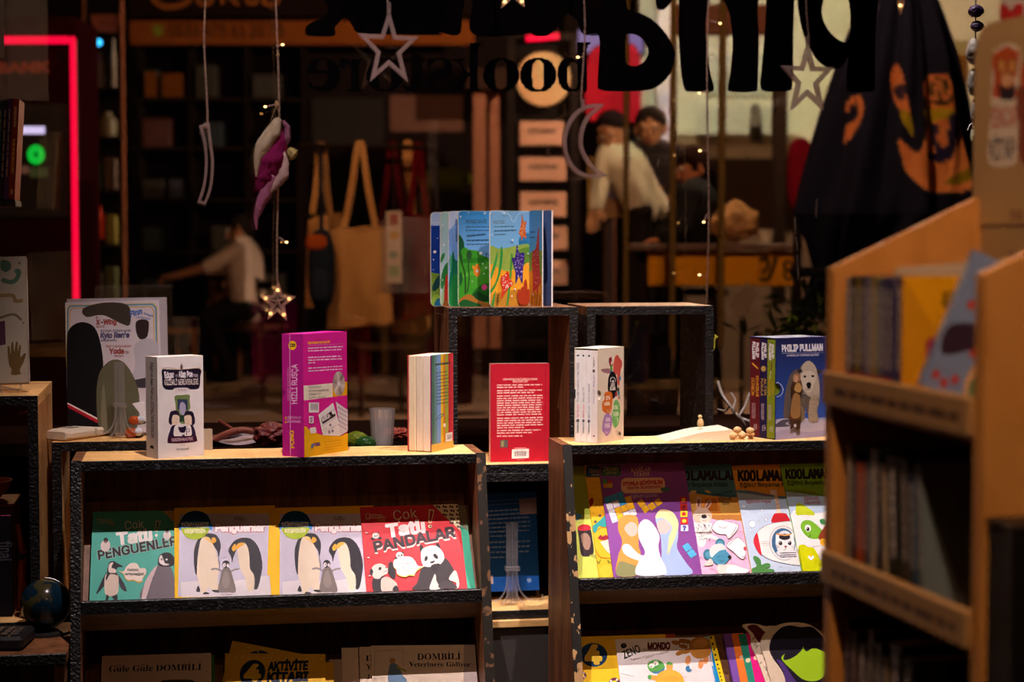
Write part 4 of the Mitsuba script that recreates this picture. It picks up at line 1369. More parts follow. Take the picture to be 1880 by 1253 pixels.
# --- magenta language course box
o, s = (510, 600), 5.014
M, W, H = standing((557.9, 840.3), (637.6, 827.6), 614.2, TOP)
T = 0.052
k = thing('book_box', 'magenta and yellow language course box with a compact disc printed on it', 'book box')
e = 0.0012
put(k, 'carton', cbox(0, W, 0, T, 0, H, e), 'print', '#c8218c', M)
a = Art(W, H, [(236, 72), (637, 44), (641, 1138), (242, 1205)])
a.bg('#dc2494')
a.text('Kendi Kendine Hızlı Rusça Dili', (278, 162), (482, 150), 22, '#f0a020', 'heavy')
a.line([(278, 176), (606, 158)], 3, '#f0a0c8')
a.words((280, 200), (604, 184), 2, (0, 26), 12, '#f4c0dc', 1, 0.97)
a.words((280, 286), (604, 270), 3, (0, 25), 12, '#f4c0dc', 2, 0.2)
a.words((280, 384), (604, 364), 2, (0, 26), 12, '#f4c0dc', 3, 0.97)
a.poly([(238, 546), (640, 505), (640, 630), (240, 682)], '#f6b81c')
a.poly([(238, 546), (505, 520), (505, 648), (240, 682)], '#f3e8d2')
for i, t in enumerate(('RUSÇA KONUŞMAYI', 'HEM OKUYARAK HEM DİNLEYEREK', 'ÖĞRENMEK İÇİN', '3 KİTAP + CD (mp3)')):
    y = 566 + i * 32
    a.text(t, (286, y + 5), ((405, 470, 395, 440)[i], y - 3), 18, '#6a5450', 'bold')
a.ell(562, 525, 56, 114, '#b9a8a0')
for q, c in ((0, '#d8ccc4'), (1.0, '#8e8078'), (2.1, '#e4d8cc'), (3.1, '#9a8c88'), (4.2, '#d0c4c0'), (5.2, '#867a76')):
    a.poly([(562, 525)] + [(562 + 55 * math.cos(q + t), 525 + 112 * math.sin(q + t)) for t in np.linspace(0, 0.5, 6)], c)
a.ell(562, 525, 17, 34, '#cfc8c8')
a.ell(562, 525, 9, 18, '#f8f4f4')
a.rect_(284, 700, 378, 792, '#f2e8e8')
for i in range(14):
    a.line([(300 + i * 5, 712), (300 + i * 5, 766)], 1.5 + (i * 7 % 3), '#5a4a5a')
a.rect_(284, 824, 328, 890, '#f0dcec')
for y in (838, 855, 872):
    a.rect_(292, y, 318, y + 9, '#7a2a68')
a.blob([(238, 930), (300, 960), (400, 995), (500, 1005), (580, 1005), (641, 985), (641, 1140), (240, 1206)], '#f8bc14')
a.poly([(290, 935), (345, 922), (355, 975), (300, 988)], '#f4ece4')
a.poly([(370, 812), (505, 700), (560, 880), (570, 1005), (412, 1000)], '#f4eeee')
a.poly([(530, 688), (640, 765), (640, 960), (570, 1005), (560, 880)], '#e2dce2')
a.poly([(392, 845), (515, 760), (528, 820), (410, 900)], '#322a34')
a.text('RUSÇA', (412, 875), (485, 824), 32, '#f4eeee', 'heavy')
a.ell(508, 788, 16, 20, '#f2ecec')
for p in (((405, 915), (530, 835)), ((412, 950), (445, 930)), ((418, 975), (540, 905))):
    a.line(p, 3, '#7a7078')
for p in ((480, 905), (470, 970), (500, 960)):
    a.ell(p[0], p[1], 10, 14, '#8a8088')
for i in range(5):
    a.line([(545 + i * 2, 740 + i * 40), (632, 790 + i * 40)], 8, '#aca4ae')
a.text('FONO', (330, 1102), (388, 1094), 28, '#6a3a78', 'heavy')
a.poly([(302, 1085), (330, 1075), (318, 1120), (304, 1122)], '#5a6ab0')
a.words((425, 1065), (596, 1040), 4, (0, 24), 4, '#c89420', 5)
done(k, a, M)
a = Art(T, H, [(58, 68), (232, 82), (242, 1205), (68, 1188)])
a.bg('#b01c80')
a.ell(145, 180, 34, 42, '#e8b818')
a.text('CD', (122, 192), (170, 192), 26, '#3a2030', 'heavy')
a.text('kendi kendine', (124, 680), (120, 382), 24, '#d07ab0', 'sans')
a.text('HIZLI RUSÇA', (186, 714), (186, 352), 46, '#e8b4d4', 'bold')
a.text('1', (84, 885), (104, 885), 56, '#d8a020', 'bold')
a.text('Birinci', (108, 850), (216, 852), 26, '#d090bc', 'bold')
a.text('Basamak', (108, 884), (216, 886), 26, '#d090bc', 'bold')
a.text('FONO', (164, 1120), (158, 955), 32, '#e0a81c', 'heavy')
a.ell(66, 612, 24, 34, '#8a1464')
done(k, a, M, 'spine_print', 'print', lambda m: spine_of(m, T))
put(k, 'wrap_seam', tube([(T * 0 + 0.0, 0, 0)] + [(0, 0, 0.001)], 0.0002, 3) if False else xf(tube([(-0.0008, T * 0.62, 0.001 + t * (H - 0.002)) for t in np.linspace(0, 1, 6)] + [(0.01, T * 0.62, H + 0.0006)], 0.0006, 5), np.eye(4)), 'satin', '#e8a8d0', M, label='shiny foil seam')

# --- rainbow striped bundle, pages to the left
o, s = (740, 640), 5.696
M, W, H = standing((791, 831.4), (832, 822.2), 653.2, TOP)
T = 0.052
k = thing('book_bundle', 'thick wrapped book with a rainbow striped back cover and cream page edges', 'book')
bands = ['#5c3a78', '#4e7a5c', '#6a8a8c', '#7a9ac8', '#e0b828', '#d07a2c', '#9a9a3c', '#b02c30', '#c03840']
edges = [0, 0.05, 0.16, 0.27, 0.44, 0.55, 0.63, 0.78, 0.88, 1.0]
put(k, 'cover', join(cbox(0, W, 0, 0.0008, 0, H - 0.001, 0.0002), cbox(W - 0.0012, W, 0.0008, T - 0.0008, 0, H - 0.001, 0.0002), cbox(0, W, T - 0.0008, T, 0, H - 0.001, 0.0002)), 'print', '#b83038', M)
for j in range(3):
    y0_ = 0.0015 + j * 0.0165
    z_ = H - 0.0006 * j
    put(k, 'page_block', cbox(0.001 + 0.001 * (j % 2), W - 0.0015, y0_, y0_ + 0.0160, 0.001, z_), 'matte', ('#eadac4', '#e4d2b8', '#e6d2ae')[j], M)
a = Art(W, H, [(300, 76), (540, 42), (524, 1036), (286, 1092)])
for i, c in enumerate(bands):
    a.poly([(300 + 240 * edges[i], 76 - 34 * edges[i]), (300 + 240 * edges[i + 1], 76 - 34 * edges[i + 1]), (286 + 238 * edges[i + 1], 1092 - 56 * edges[i + 1]), (286 + 238 * edges[i], 1092 - 56 * edges[i])], c)
a.words((345, 172), (500, 150), 1, (0, 26), 22, '#3a4038', 4, 1.0)
a.words((352, 262), (485, 238), 10, (0, 36), 8, '#3c4440', 5, 0.95)
a.line([(345, 750), (380, 700), (430, 690), (370, 740)], 6, '#4a5a78', True)
a.rect_(420, 785, 446, 825, '#d8c8b0')
a.poly([(444, 890), (515, 872), (512, 975), (442, 992)], '#f0e4d4')
for i in range(10):
    a.line([(455 + i * 5, 905 - i * 1.2), (455 + i * 5, 955 - i * 1.2)], 1.5 + i % 2 * 1.5, '#4a3c44')
a.poly([(286, 1010), (524, 960), (524, 1036), (286, 1092)], '#d8b050')
done(k, a, M)

# --- red book in the box shelf
M, W, H = standing((900.6, 849.0), (1008.5, 847.2), 668.5, CUBE_IN)
T = 0.030
k = thing('hardback', 'dark red book showing its back cover of small white print and a barcode', 'book')
M = M @ move(0, 0, 0, rz=0.0)
book(k, W, H, T, M, '#a81c2c', '#efe4d4', spine='right', hard=False, pages_in=0.0005, board=0.0016)
a = Art(W, H, [(920, 166), (1535, 150), (1535, 1180), (918, 1190)])
a.bg('#b51f30')
a.line([(1492, 150), (1492, 1180)], 4, '#951828')
a.text('DÜNYANIN EN ÜNLÜ ŞAİRİ DE YAZARI', (1050, 334), (1408, 326), 19, '#f0c4b8', 'bold')
a.text('GERİ DÖNÜYOR!', (1150, 356), (1308, 352), 19, '#f0c4b8', 'bold')
cw = '#eab8ae'
a.words((985, 386), (1470, 374), 2, (0, 24), 13, cw, 11, 0.57)
a.words((985, 444), (1470, 430), 2, (0, 24), 13, cw, 12, 0.8)
a.words((985, 500), (1470, 486), 9, (0, 24.5), 13, cw, 13, 0.98)
a.words((985, 732), (1472, 718), 5, (0, 25), 13, cw, 14, 0.58)
a.words((985, 860), (1472, 848), 2, (0, 26), 13, cw, 15, 0.77)
a.words((985, 918), (1472, 912), 1, (0, 26), 13, cw, 16, 0.55)
a.poly([(1018, 960), (1098, 956), (1096, 1036), (1018, 1038)], '#5a5a58')
a.poly([(1026, 968), (1062, 966), (1060, 1000), (1026, 1002)], '#8a8a5c')
a.poly([(1030, 1000), (1056, 996), (1054, 1030), (1030, 1030)], '#9a8c50')
a.text('WWW.ALTINKITAPLAR.COM.TR', (1168, 1048), (1292, 1044), 12, '#f0c4b8', 'bold') if False else a.words((1168, 1044), (1292, 1040), 1, (0, 10), 10, cw, 3, 1.0)
a.poly([(1140, 1056), (1320, 1048), (1318, 1146), (1138, 1154)], '#f6ece8')
for i in range(22):
    a.line([(1164 + i * 6, 1078 - i * 0.3), (1164 + i * 6, 1130 - i * 0.3)], 1.5 + (i * 5 % 4), '#3a3034')
a.words((1190, 1164), (1270, 1162), 1, (0, 8), 6, cw, 3, 1.0)
done(k, a, M)

# --- cream four-volume box on the right cabinet
o, s = (1040, 625), 6.267
M, W, H = standing((1098.2, 815.2), (1144.6, 807.2), 640.5, TOP)
T = 0.058
k = thing('book_box', 'cream slipcase with orange, green and lilac cloud shapes, holding four thin white volumes', 'book box')
slipcase(k, W, H, T, M, '#e6d2b8', H * 0.51, notch=0.010)
a = Art(W, H, [(360, 96), (662, 60), (655, 1142), (362, 1192)])
g0 = sbox(0, 0, W, H).difference(Point(0, H * 0.51).buffer(0.0102, 16))
a.rect = g0
a.bg('#ead8c0')


def cloud(pts, c):
    a.blob(pts, c)


cloud([(545, 230), (560, 180), (590, 168), (605, 195), (635, 235), (638, 300), (620, 350), (612, 470), (600, 530), (580, 480), (580, 400), (540, 380), (535, 310)], '#d2564a')
cloud([(390, 345), (430, 330), (490, 330), (505, 350), (490, 385), (440, 380), (410, 370)], '#a07078')
a.blob([(490, 285), (480, 230), (495, 195), (515, 200), (520, 240), (535, 265), (525, 300), (500, 300)], '#8a2c3c')
a.blob([(505, 250), (525, 245), (530, 275), (510, 285)], '#e8c0a8')
a.blob([(498, 310), (520, 295), (524, 350), (505, 365)], '#58a040')
a.blob([(495, 360), (525, 355), (520, 390), (500, 390)], '#5a78b0')
a.ell(525, 520, 56, 160, '#1c181c')
a.line([(502, 480), (505, 440), (530, 430), (555, 450), (558, 480)], 9, '#d8d0cc', True)
a.ell(530, 478, 16, 16, '#c8c0bc')
a.text('JUDY', (502, 535), (554, 530), 32, '#e8dcd4', 'heavy')
a.text('BLUME', (496, 582), (562, 576), 38, '#e8dcd4', 'heavy')
cloud([(405, 720), (430, 690), (430, 620), (470, 595), (515, 610), (525, 700), (515, 780), (510, 830), (470, 860), (440, 840), (405, 810)], '#d26c28')
a.text('ÇİFTE', (445, 690), (498, 686), 36, '#ecd4b8', 'heavy')
a.text('KARAMEL', (428, 760), (500, 752), 38, '#ecd4b8', 'heavy')
a.line([(470, 800), (468, 830), (495, 832), (500, 805)], 6, '#ecd4b8', True)
cloud([(540, 720), (570, 690), (600, 730), (612, 790), (610, 860), (595, 960), (560, 1012), (530, 980), (515, 880), (530, 800)], '#6aae60')
a.text('SEVİMLİ', (530, 800), (592, 796), 38, '#d4e4b8', 'heavy')
a.text('TAVŞAN', (528, 876), (596, 870), 44, '#d4e4b8', 'heavy')
a.line([(560, 910), (585, 905), (578, 960)], 7, '#d4e4b8', True)
cloud([(430, 880), (460, 848), (500, 870), (520, 930), (505, 1030), (480, 1085), (450, 1105), (430, 1070), (405, 1040), (410, 950)], '#a07ab4')
a.text('SÜPER', (446, 940), (496, 936), 36, '#d8c4d8', 'heavy')
a.text('FUDGE', (432, 1012), (496, 1004), 42, '#d8c4d8', 'heavy')
a.line([(445, 1050), (450, 1075), (470, 1060)], 6, '#d8c4d8', True)
for p, c in (((610, 440), '#5a7a9c'), ((596, 610), '#4a8a98'), ((566, 625), '#a83a48'), ((600, 660), '#b08a78'), ((590, 570), '#3c3a28')):
    a.ell(p[0], p[1], 13, 26, c)
a.blob([(592, 1088), (604, 1050), (622, 1086)], '#5a4a48')
for y in (1045, 1060, 1075, 1090):
    a.line([(568, y), (582, y - 1)], 5, '#b8a898')
done(k, a, M)
vol = [('#eeeae4', '#c43c50', 'Dördüncü Sınıf', 2), ('#ece8e2', '#c43c50', 'Fudge Çılgınlığı', 1), ('#ebe6e2', '#5a7a78', 'Süper Fudge', 3), ('#ece2da', '#4a3a88', 'Çifte Karamel', 4)]
n_ = [('rear', 'circle near its foot'), ('second', 'red title line'), ('third', 'green grey title line'), ('front', 'circle near its head')]
tv = (T - 0.0045) / 4
x_ed = [(88, 140), (140, 206), (206, 270), (270, 356)]
for i, (c, tc, _, _) in enumerate(vol):
    kk = thing('paperback', f'{n_[i][0]} thin white volume in the cream slipcase, with a {n_[i][1]}', 'book')
    y1_ = T - 0.0022 - i * tv
    Mv = M @ move(0.0006, y1_ - tv + 0.0003, 0.0022)
    hv, wv = H - 0.0062, W - 0.005
    book(kk, wv, hv, tv - 0.0006, Mv, c, '#e8dccc', board=0.0008)
    xa, xb = x_ed[i]
    a = Art(tv - 0.0006, hv, [(xa, 92), (xb, 96), (xb, 1188), (xa, 1184)])
    a.bg(c)
    xm = (xa + xb) / 2 - 6
    if i < 3:
        a.blob([(xm - 10, 155), (xm + 16, 155), (xm + 4, 176)], '#2c2830')
        a.ell(xm + 4, 940, 15, 20, '#241c34')
        a.text(str(i + 1), (xm, 950), (xm + 9, 950), 20, '#f0ece8', 'bold')
        a.text('DÖRDÜNCÜ SINIFTA BİR HİÇ' if i == 0 else ('ÇILGIN FUDGE' if i == 1 else 'SÜPER FUDGE'), (xm - 6, 250 if i == 0 else 540 if i == 1 else 490), (xm - 6, 720), 20, '#8a8490', 'bold')
        a.text('JUDY BLUME', (xm - 6, 740), (xm - 6, 905), 22, tc, 'bold')
        a.text('KARAMEL', (xm - 6, 970), (xm - 6, 1095), 20, '#2c2834', 'bold')
    else:
        a.text('KARAMEL', (xm - 18, 180), (xm - 18, 300), 20, '#2c2834', 'bold')
        a.ell(xm - 8, 338, 18, 20, '#241c34')
        a.text('4', (xm - 13, 348), (xm - 3, 348), 20, '#f0ece8', 'bold')
        a.text('JUDY BLUME', (xm - 16, 380), (xm - 16, 535), 20, tc, 'bold')
        a.text('ÇİFTE KARAMEL', (xm - 16, 550), (xm - 16, 735), 20, '#8a80a0', 'bold')
        a.blob([(xm - 18, 1118), (xm - 4, 1100), (xm + 14, 1118)], '#2c2834')
    done(kk, a, Mv, 'spine_print', 'print', lambda m: spine_of(m, tv - 0.0006))

# --- dark blue three-volume box with the bear
o, s = (1370, 610), 6.2625
M, W, H = standing((1423.5, 808.2), (1516.8, 801.8), 621.4, TOP)
T = 0.088
k = thing('book_box', 'dark blue slipcase with a white bear and a person in a brown coat', 'book box')
slipcase(k, W, H, T, M, '#2c2c60', H * 0.497, notch=0.0125)
a = Art(W, H, [(350, 68), (928, 48), (918, 1202), (334, 1240)])
a.rect = sbox(0, 0, W, H).difference(Point(0, H * 0.497).buffer(0.0127, 16))
a.bg('#262650', '#3a62c8', 12)
a.poly([(330, 1000), (930, 980), (930, 1250), (330, 1250)], '#a8b4dc')
a.line([(348, 655), (352, 578), (392, 590), (425, 655), (400, 720), (350, 740)], 6, '#efeaf4', True)
a.text('PHILIP PULLMAN', (412, 220), (880, 206), 72, '#faf8fc', 'heavy')
a.line([(412, 240), (880, 230)], 4, '#e8e4f0')
a.text('KARANLIK CEVHER SERİSİ', (466, 276), (832, 268), 22, '#d8d4e4', 'bold')
# ice floe
a.blob([(340, 1030), (420, 990), (560, 1000), (700, 990), (850, 1005), (925, 1040), (925, 1210), (330, 1245)], '#cfc8de')
a.blob([(338, 1060), (420, 1005), (500, 1010), (450, 1050), (500, 1080), (340, 1090)], '#5a5668')
a.blob([(340, 1150), (500, 1120), (700, 1150), (925, 1130), (920, 1205), (335, 1242)], '#b4accc')
# bear
a.blob([(428, 980), (430, 860), (450, 680), (500, 500), (560, 430), (600, 420), (660, 350), (710, 322), (760, 345), (800, 400), (820, 460), (845, 600), (838, 800), (815, 900), (825, 1020), (780, 1045), (720, 1030), (700, 930), (680, 850), (660, 990), (600, 1040), (520, 1000), (480, 990)], '#6a5e58')
a.blob([(620, 440), (660, 355), (712, 326), (760, 350), (798, 405), (815, 470), (840, 620), (830, 790), (770, 760), (700, 720), (640, 640), (625, 540)], '#c8b8a4')
a.blob([(720, 1025), (715, 880), (735, 760), (800, 720), (832, 790), (815, 900), (822, 1020), (790, 1042)], '#b8a48c')
a.blob([(580, 1020), (610, 900), (640, 850), (670, 960), (655, 1010), (610, 1040)], '#8a7862')
a.ell(615, 440, 28, 24, '#3a3030', 20)
a.ell(832, 448, 22, 28, '#4a3a34', 10)
a.blob([(625, 520), (650, 460), (710, 440), (770, 460), (800, 520), (780, 580), (750, 660), (710, 690), (670, 660), (645, 600)], '#e2d4c0')
a.ell(672, 506, 17, 13, '#241c20')
a.ell(762, 502, 17, 13, '#241c20')
a.blob([(690, 590), (715, 570), (742, 590), (735, 630), (712, 650), (695, 625)], '#1c161a')
a.line([(680, 650), (712, 666), (740, 645)], 6, '#5a4438', True)
for i in range(70):
    x, y = r.uniform(640, 830), r.uniform(690, 1000)
    if 690 < x < 720 and y > 800:
        continue
    a.line([(x, y), (x + r.uniform(-8, 8), y + r.uniform(10, 26))], 3.5, r.choice(['#efe0c8', '#8a7660', '#5c4c40']))
for i in range(40):
    x, y = r.uniform(470, 560), r.uniform(500, 950)
    a.line([(x, y), (x + 6, y + 22)], 3, r.choice(['#8a7a70', '#4a4040']))
for x in (745, 765, 785, 805, 600, 620, 640):
    a.line([(x, 1020), (x, 1040)], 5, '#2a2020')
# person in a coat
a.blob([(498, 1060), (505, 1010), (600, 1000), (600, 1110), (560, 1120), (550, 1060), (520, 1100), (490, 1110)], '#4a3428')
a.ell(548, 1072, 16, 20, '#dcd4e4')
a.blob([(474, 990), (500, 880), (515, 700), (500, 640), (530, 540), (560, 470), (600, 480), (615, 540), (630, 620), (610, 720), (618, 870), (612, 1000), (540, 1005)], '#6e4a2c')
a.blob([(500, 960), (530, 720), (600, 700), (605, 960)], '#a67c4c')
a.blob([(500, 640), (528, 560), (570, 620), (620, 640), (610, 720), (560, 690), (510, 710)], '#4a3020')
a.blob([(540, 660), (560, 590), (600, 580), (625, 640), (600, 690)], '#c89a5c')
a.line([(475, 985), (540, 1000), (612, 990)], 16, '#5a3c24', True)
a.blob([(540, 540), (550, 495), (580, 490), (590, 530), (575, 570), (550, 570)], '#d8a888')
a.line([(535, 560), (535, 500), (565, 475), (605, 500), (600, 550)], 14, '#c09060', True)
done(k, a, M)
x_ed = [(62, 182), (182, 265), (265, 350)]
pv = [('#5a1c22', '#d09030', 'KEHRİBAR DÜRBÜN', 'dark red volume with an amber title'), ('#241c44', '#c8982c', 'ALTIN PUSULA', 'indigo volume with a gold compass'), ('#7a8a24', '#b08428', 'KESKİN BIÇAK', 'olive green volume with a thin knife')]
wts = [0.40, 0.30, 0.30]
yy = T - 0.0022
for i, (c, tc, tt, lab) in enumerate(pv):
    tv = (T - 0.0045) * wts[i]
    kk = thing('paperback', lab + ' on its spine, in the dark blue slipcase', 'book')
    Mv = M @ move(-0.001, yy - tv + 0.0003, 0.0022)
    yy -= tv
    tv -= 0.0006
    hv, wv = H - 0.0058, W - 0.004
    book(kk, wv, hv, tv, Mv, c, '#d8ccb8', board=0.001)
    xa, xb = x_ed[i]
    a = Art(tv, hv, [(xa, 75), (xb, 68), (xb - 12, 1240), (xa - 8, 1206)])
    a.bg(c)
    xm = (xa + xb) / 2
    q = (xb - xa) / 85
    a.text('PHILIP', (xm + 6 * q, 118 + 4 * i), (xm + 6 * q, 300), 24 * q, '#f0e8ec', 'heavy')
    a.text('PULLMAN', (xm - 26 * q, 112 + 4 * i), (xm - 26 * q, 322), 26 * q, '#f0e8ec', 'heavy')
    if i == 0:
        a.line([(xm - 35, 375), (xm + 28, 430)], 20, '#c88820')
        a.line([(xm - 30, 378), (xm + 22, 424)], 7, '#f0c050')
    elif i == 1:
        a.ell(xm - 4, 430, 30, 36, '#b08a40')
        a.ell(xm - 4, 430, 22, 27, '#d8b868')
        a.line([(xm - 14, 430), (xm + 4, 420), (xm - 4, 445)], 4, '#6a4a20')
    else:
        a.line([(xm + 8, 350), (xm - 4, 450)], 10, '#6a4030')
        a.line([(xm - 4, 450), (xm - 18, 535)], 7, '#e8d8cc')
    t1, t2 = tt.split()
    a.text(t1, (xm - 2 + 6 * q, 520 + 25 * i), (xm - 2 + 6 * q, 770 - 25 * i), 24 * q, tc, 'bold')
    a.text(t2, (xm - 34 * q, 545), (xm - 34 * q, 750), 24 * q, tc, 'bold')
    a.words((xm - 4, 840), (xm - 4, 1030), 3, (-12 * q, 0), 7, '#b09aa4', i, 0.9)
    a.line([(xm - 16, 1092), (xm + 14, 1092), (xm + 14, 1148), (xm - 16, 1148), (xm - 16, 1092)], 4, '#d8ccd0')
    a.line([(xm - 8, 1130), (xm, 1108), (xm + 8, 1130)], 4, '#d8ccd0')
    done(kk, a, Mv, 'spine_print', 'print', lambda m: spine_of(m, tv))

# --- board book standing open on the box shelf
k = thing('board_book', 'open sea creatures board book standing on the walnut box shelf', 'book')
o, s = (780, 380), 6.267
ZP = CUBE_TOP + 0.0002


def page_between(l, dl, rr, dr_, top_l, quad, name='page', thick=0.0022):
    """A rounded thick page from the picture column l (dl behind the shelf's front) to the column rr; its art is drawn in quad."""
    A_, B_ = at_y(l, 567, CY + dl), at_y(rr, 567, CY + dr_)
    A_[2] = B_[2] = ZP
    W = np.linalg.norm(B_ - A_)
    x = (B_ - A_) / W
    y = np.array([-x[1], x[0], 0])
    Hh = at_y(l, top_l, CY + dl)[2] - ZP
    Mp = frame(A_, x, y, (0, 0, 1))
    rr_ = 0.010
    g = sbox(rr_, rr_, W - rr_, Hh - rr_).buffer(rr_, 6).union(sbox(W / 2, 0, W, Hh))
    v, f = extrude(g, thick)
    pk = put(k, name, (np.c_[v[:, 0], v[:, 2], v[:, 1]], f[:, ::-1]), 'print', '#f0e8e0', Mp)
    a = Art(W, Hh, quad)
    a.rect = g.buffer(-0.0006)
    return pk, a, Mp


def page_done(pk, a, Mp):
    put(pk, 'print', a.mesh(front_of(Mp, 0.0003)), 'print')


def dots(a, pts, c='#f4f4f8'):
    for x, y, q in pts:
        a.ell(x, y, q, q, c)


# narrow left pages, from the back one forward
pk, a, Mp = page_between(791, 0.085, 972, 0.15, 389.5, [(68, 58), (1200, 58), (1200, 1165), (92, 1165)])
a.bg('#a8c4ec', '#1c3a90')
a.blob([(70, 60), (1200, 50), (1200, 200), (170, 215), (100, 210), (70, 190)], '#b4cdf0')
a.line([(80, 190), (150, 180), (260, 210)], 14, '#d8e4f8', True)
a.rect_(60, 222, 1200, 790, '#1c3f98')
a.blob([(60, 800), (150, 785), (300, 800), (1200, 790), (1200, 1170), (60, 1170)], '#7a9a38')
a.blob([(100, 950), (140, 850), (190, 800), (200, 900), (130, 990)], '#1f4a48')
a.blob([(95, 1080), (140, 1030), (200, 1060), (190, 1160), (95, 1160)], '#9ac04a')
a.blob([(130, 1160), (160, 1080), (210, 1090), (210, 1170)], '#2a78a0')
dots(a, [(122, 530, 18), (108, 620, 8), (150, 370, 7), (112, 740, 6)])
page_done(pk, a, Mp)
pk, a, Mp = page_between(808.5, 0.066, 975, 0.14, 388.5, [(180, 56), (1200, 56), (1200, 1165), (205, 1165)])
a.bg('#a8d0d0', '#c4dcec')
a.blob([(190, 640), (210, 560), (240, 550), (235, 600), (205, 660)], '#3a9050')
a.blob([(195, 900), (230, 720), (280, 660), (290, 800), (220, 960)], '#2f8a48')
a.blob([(200, 1160), (215, 990), (250, 910), (290, 950), (280, 1165)], '#a4cc9c')
a.blob([(245, 1120), (250, 840), (275, 820), (280, 1130)], '#c83828')
dots(a, [(214, 215, 11), (228, 450, 14), (220, 860, 7)])
a.blob([(225, 1165), (250, 1100), (290, 1090), (290, 1170)], '#a86830')
page_done(pk, a, Mp)
pk, a, Mp = page_between(823.5, 0.048, 978, 0.13, 387.5, [(268, 52), (1210, 52), (1210, 1165), (290, 1165)])
a.bg('#8cb8ec', '#5a9ae0')
a.blob([(268, 60), (400, 50), (500, 120), (380, 150), (300, 260), (270, 250)], '#cfe0f8')
a.words((352, 150), (362, 420), 2, (16, 0), 16, '#4a6a98', 4, 0.9)
a.blob([(290, 900), (310, 650), (325, 520), (350, 620), (400, 700), (420, 1165), (285, 1165)], '#1c7858')
a.blob([(290, 640), (300, 560), (315, 620), (305, 760)], '#4aa070')
a.blob([(300, 1160), (310, 900), (350, 780), (400, 900), (420, 1165)], '#2a9048')
dots(a, [(285, 600, 5), (300, 760, 5)])
page_done(pk, a, Mp)
# clown fish page
pk, a, Mp = page_between(841.5, 0.028, 985, 0.118, 387.0, [(385, 48), (1250, 42), (1250, 1165), (410, 1165)])
a.bg('#3a98dc', '#a8cdf0')
a.text('PALYAÇO BALIĞI', (466, 196), (692, 192), 40, '#3a4a5a', 'bold')
for i, (y, q) in enumerate(((240, 0.95), (282, 1.0))):
    a.words((470, y), (800, y - 6), 1, (0, 10), 12, '#3c5a78', 20 + i, q)
a.words((480, 350), (690, 325), 1, (0, 10), 22, '#2c4a68', 31, 0.98)
a.words((480, 400), (800, 392), 1, (0, 10), 18, '#2c4a68', 32, 0.98)
a.words((482, 446), (800, 438), 1, (0, 10), 14, '#3c5a78', 33, 0.98)
a.blob([(400, 520), (520, 510), (620, 530), (660, 580), (760, 610), (900, 640), (1000, 1165), (400, 1165)], '#3f9a2c')
a.blob([(430, 620), (600, 600), (700, 590), (640, 650), (440, 660)], '#2f8024')
a.blob([(430, 800), (620, 720), (740, 630), (780, 700), (600, 790), (430, 830)], '#58b038')
a.blob([(530, 820), (700, 770), (780, 800), (780, 900), (560, 960)], '#48a030')
a.blob([(540, 1070), (590, 960), (700, 900), (800, 930), (800, 1080), (620, 1100)], '#246a24')
a.blob([(545, 1075), (600, 990), (700, 1040), (800, 1030), (800, 1100), (620, 1105)], '#1c4a24')
a.blob([(395, 335), (440, 390), (455, 470), (420, 520), (440, 600), (420, 620), (400, 520)], '#1f5a34')
a.line([(410, 560), (440, 680), (470, 800), (480, 1010)], 16, '#2a4a24', True)
a.line([(510, 590), (505, 700), (515, 830), (500, 1000)], 12, '#2a4a24', True)
a.ell(510, 570, 28, 56, '#2c5a30')
a.blob([(412, 800), (430, 770), (445, 840), (425, 930)], '#245a34')
a.blob([(560, 760), (575, 690), (600, 670), (625, 710), (630, 780), (605, 825), (575, 800)], '#e0862c')
a.ell(600, 757, 14, 17, '#f4ece8')
a.ell(602, 757, 6, 8, '#3a2a20')
a.blob([(545, 690), (565, 700), (562, 740), (548, 720)], '#e0862c')
a.ell(678, 945, 30, 34, '#d8488c')
a.blob([(415, 1080), (520, 1020), (600, 1080), (700, 1120), (800, 1120), (800, 1170), (410, 1170)], '#a87030')
a.blob([(415, 1120), (470, 1080), (560, 1110), (640, 1140), (630, 1170), (415, 1170)], '#1f5a2c')
for p in ((695, 540), (735, 560)):
    a.line([(p[0], p[1] + 55), (p[0], p[1])], 6, '#2a4a68')
    a.line([(p[0] - 16, p[1] + 10), (p[0], p[1] + 35), (p[0] + 14, p[1] + 12)], 6, '#2a4a68')
dots(a, [(408, 118, 9), (492, 72, 8), (670, 74, 13), (632, 548, 18), (655, 672, 8), (692, 718, 10), (668, 786, 7), (545, 875, 6)])
page_done(pk, a, Mp)
# starfish spread: front page then the page that turns back towards us
pk, a, Mp = page_between(899.5, 0.004, 971.5, 0.075, 386.5, [(745, 42), (1200, 55), (1200, 1150), (785, 1168)])
a.bg('#7cb0d8', '#58a8dc')
a.line([(860, 60), (960, 90), (1020, 190), (1080, 90), (1180, 60)], 8, '#b4d4ec', True)
a.text('DENİZ YILDIZI', (792, 212), (918, 206), 36, '#56697a', 'bold')
a.words((800, 248), (1030, 244), 1, (0, 10), 12, '#3f6280', 41, 0.98)
a.words((800, 300), (1056, 292), 1, (0, 10), 18, '#33587a', 42, 0.98)
a.words((800, 345), (935, 340), 1, (0, 10), 13, '#3f6280', 43, 0.98)
a.blob([(1080, 430), (1100, 370), (1200, 330), (1210, 500), (1100, 480)], '#2f7ca8')
a.blob([(750, 490), (860, 510), (960, 500), (1080, 470), (1210, 480), (1210, 760), (750, 760)], '#8ca848')
a.blob([(1050, 560), (1210, 500), (1210, 720), (1100, 720)], '#5f8c34')
a.blob([(760, 720), (850, 730), (960, 770), (1100, 730), (1210, 700), (1210, 1170), (770, 1170)], '#e0a02c')
a.blob([(780, 1060), (900, 1000), (1210, 980), (1210, 1170), (785, 1170)], '#b8822c')
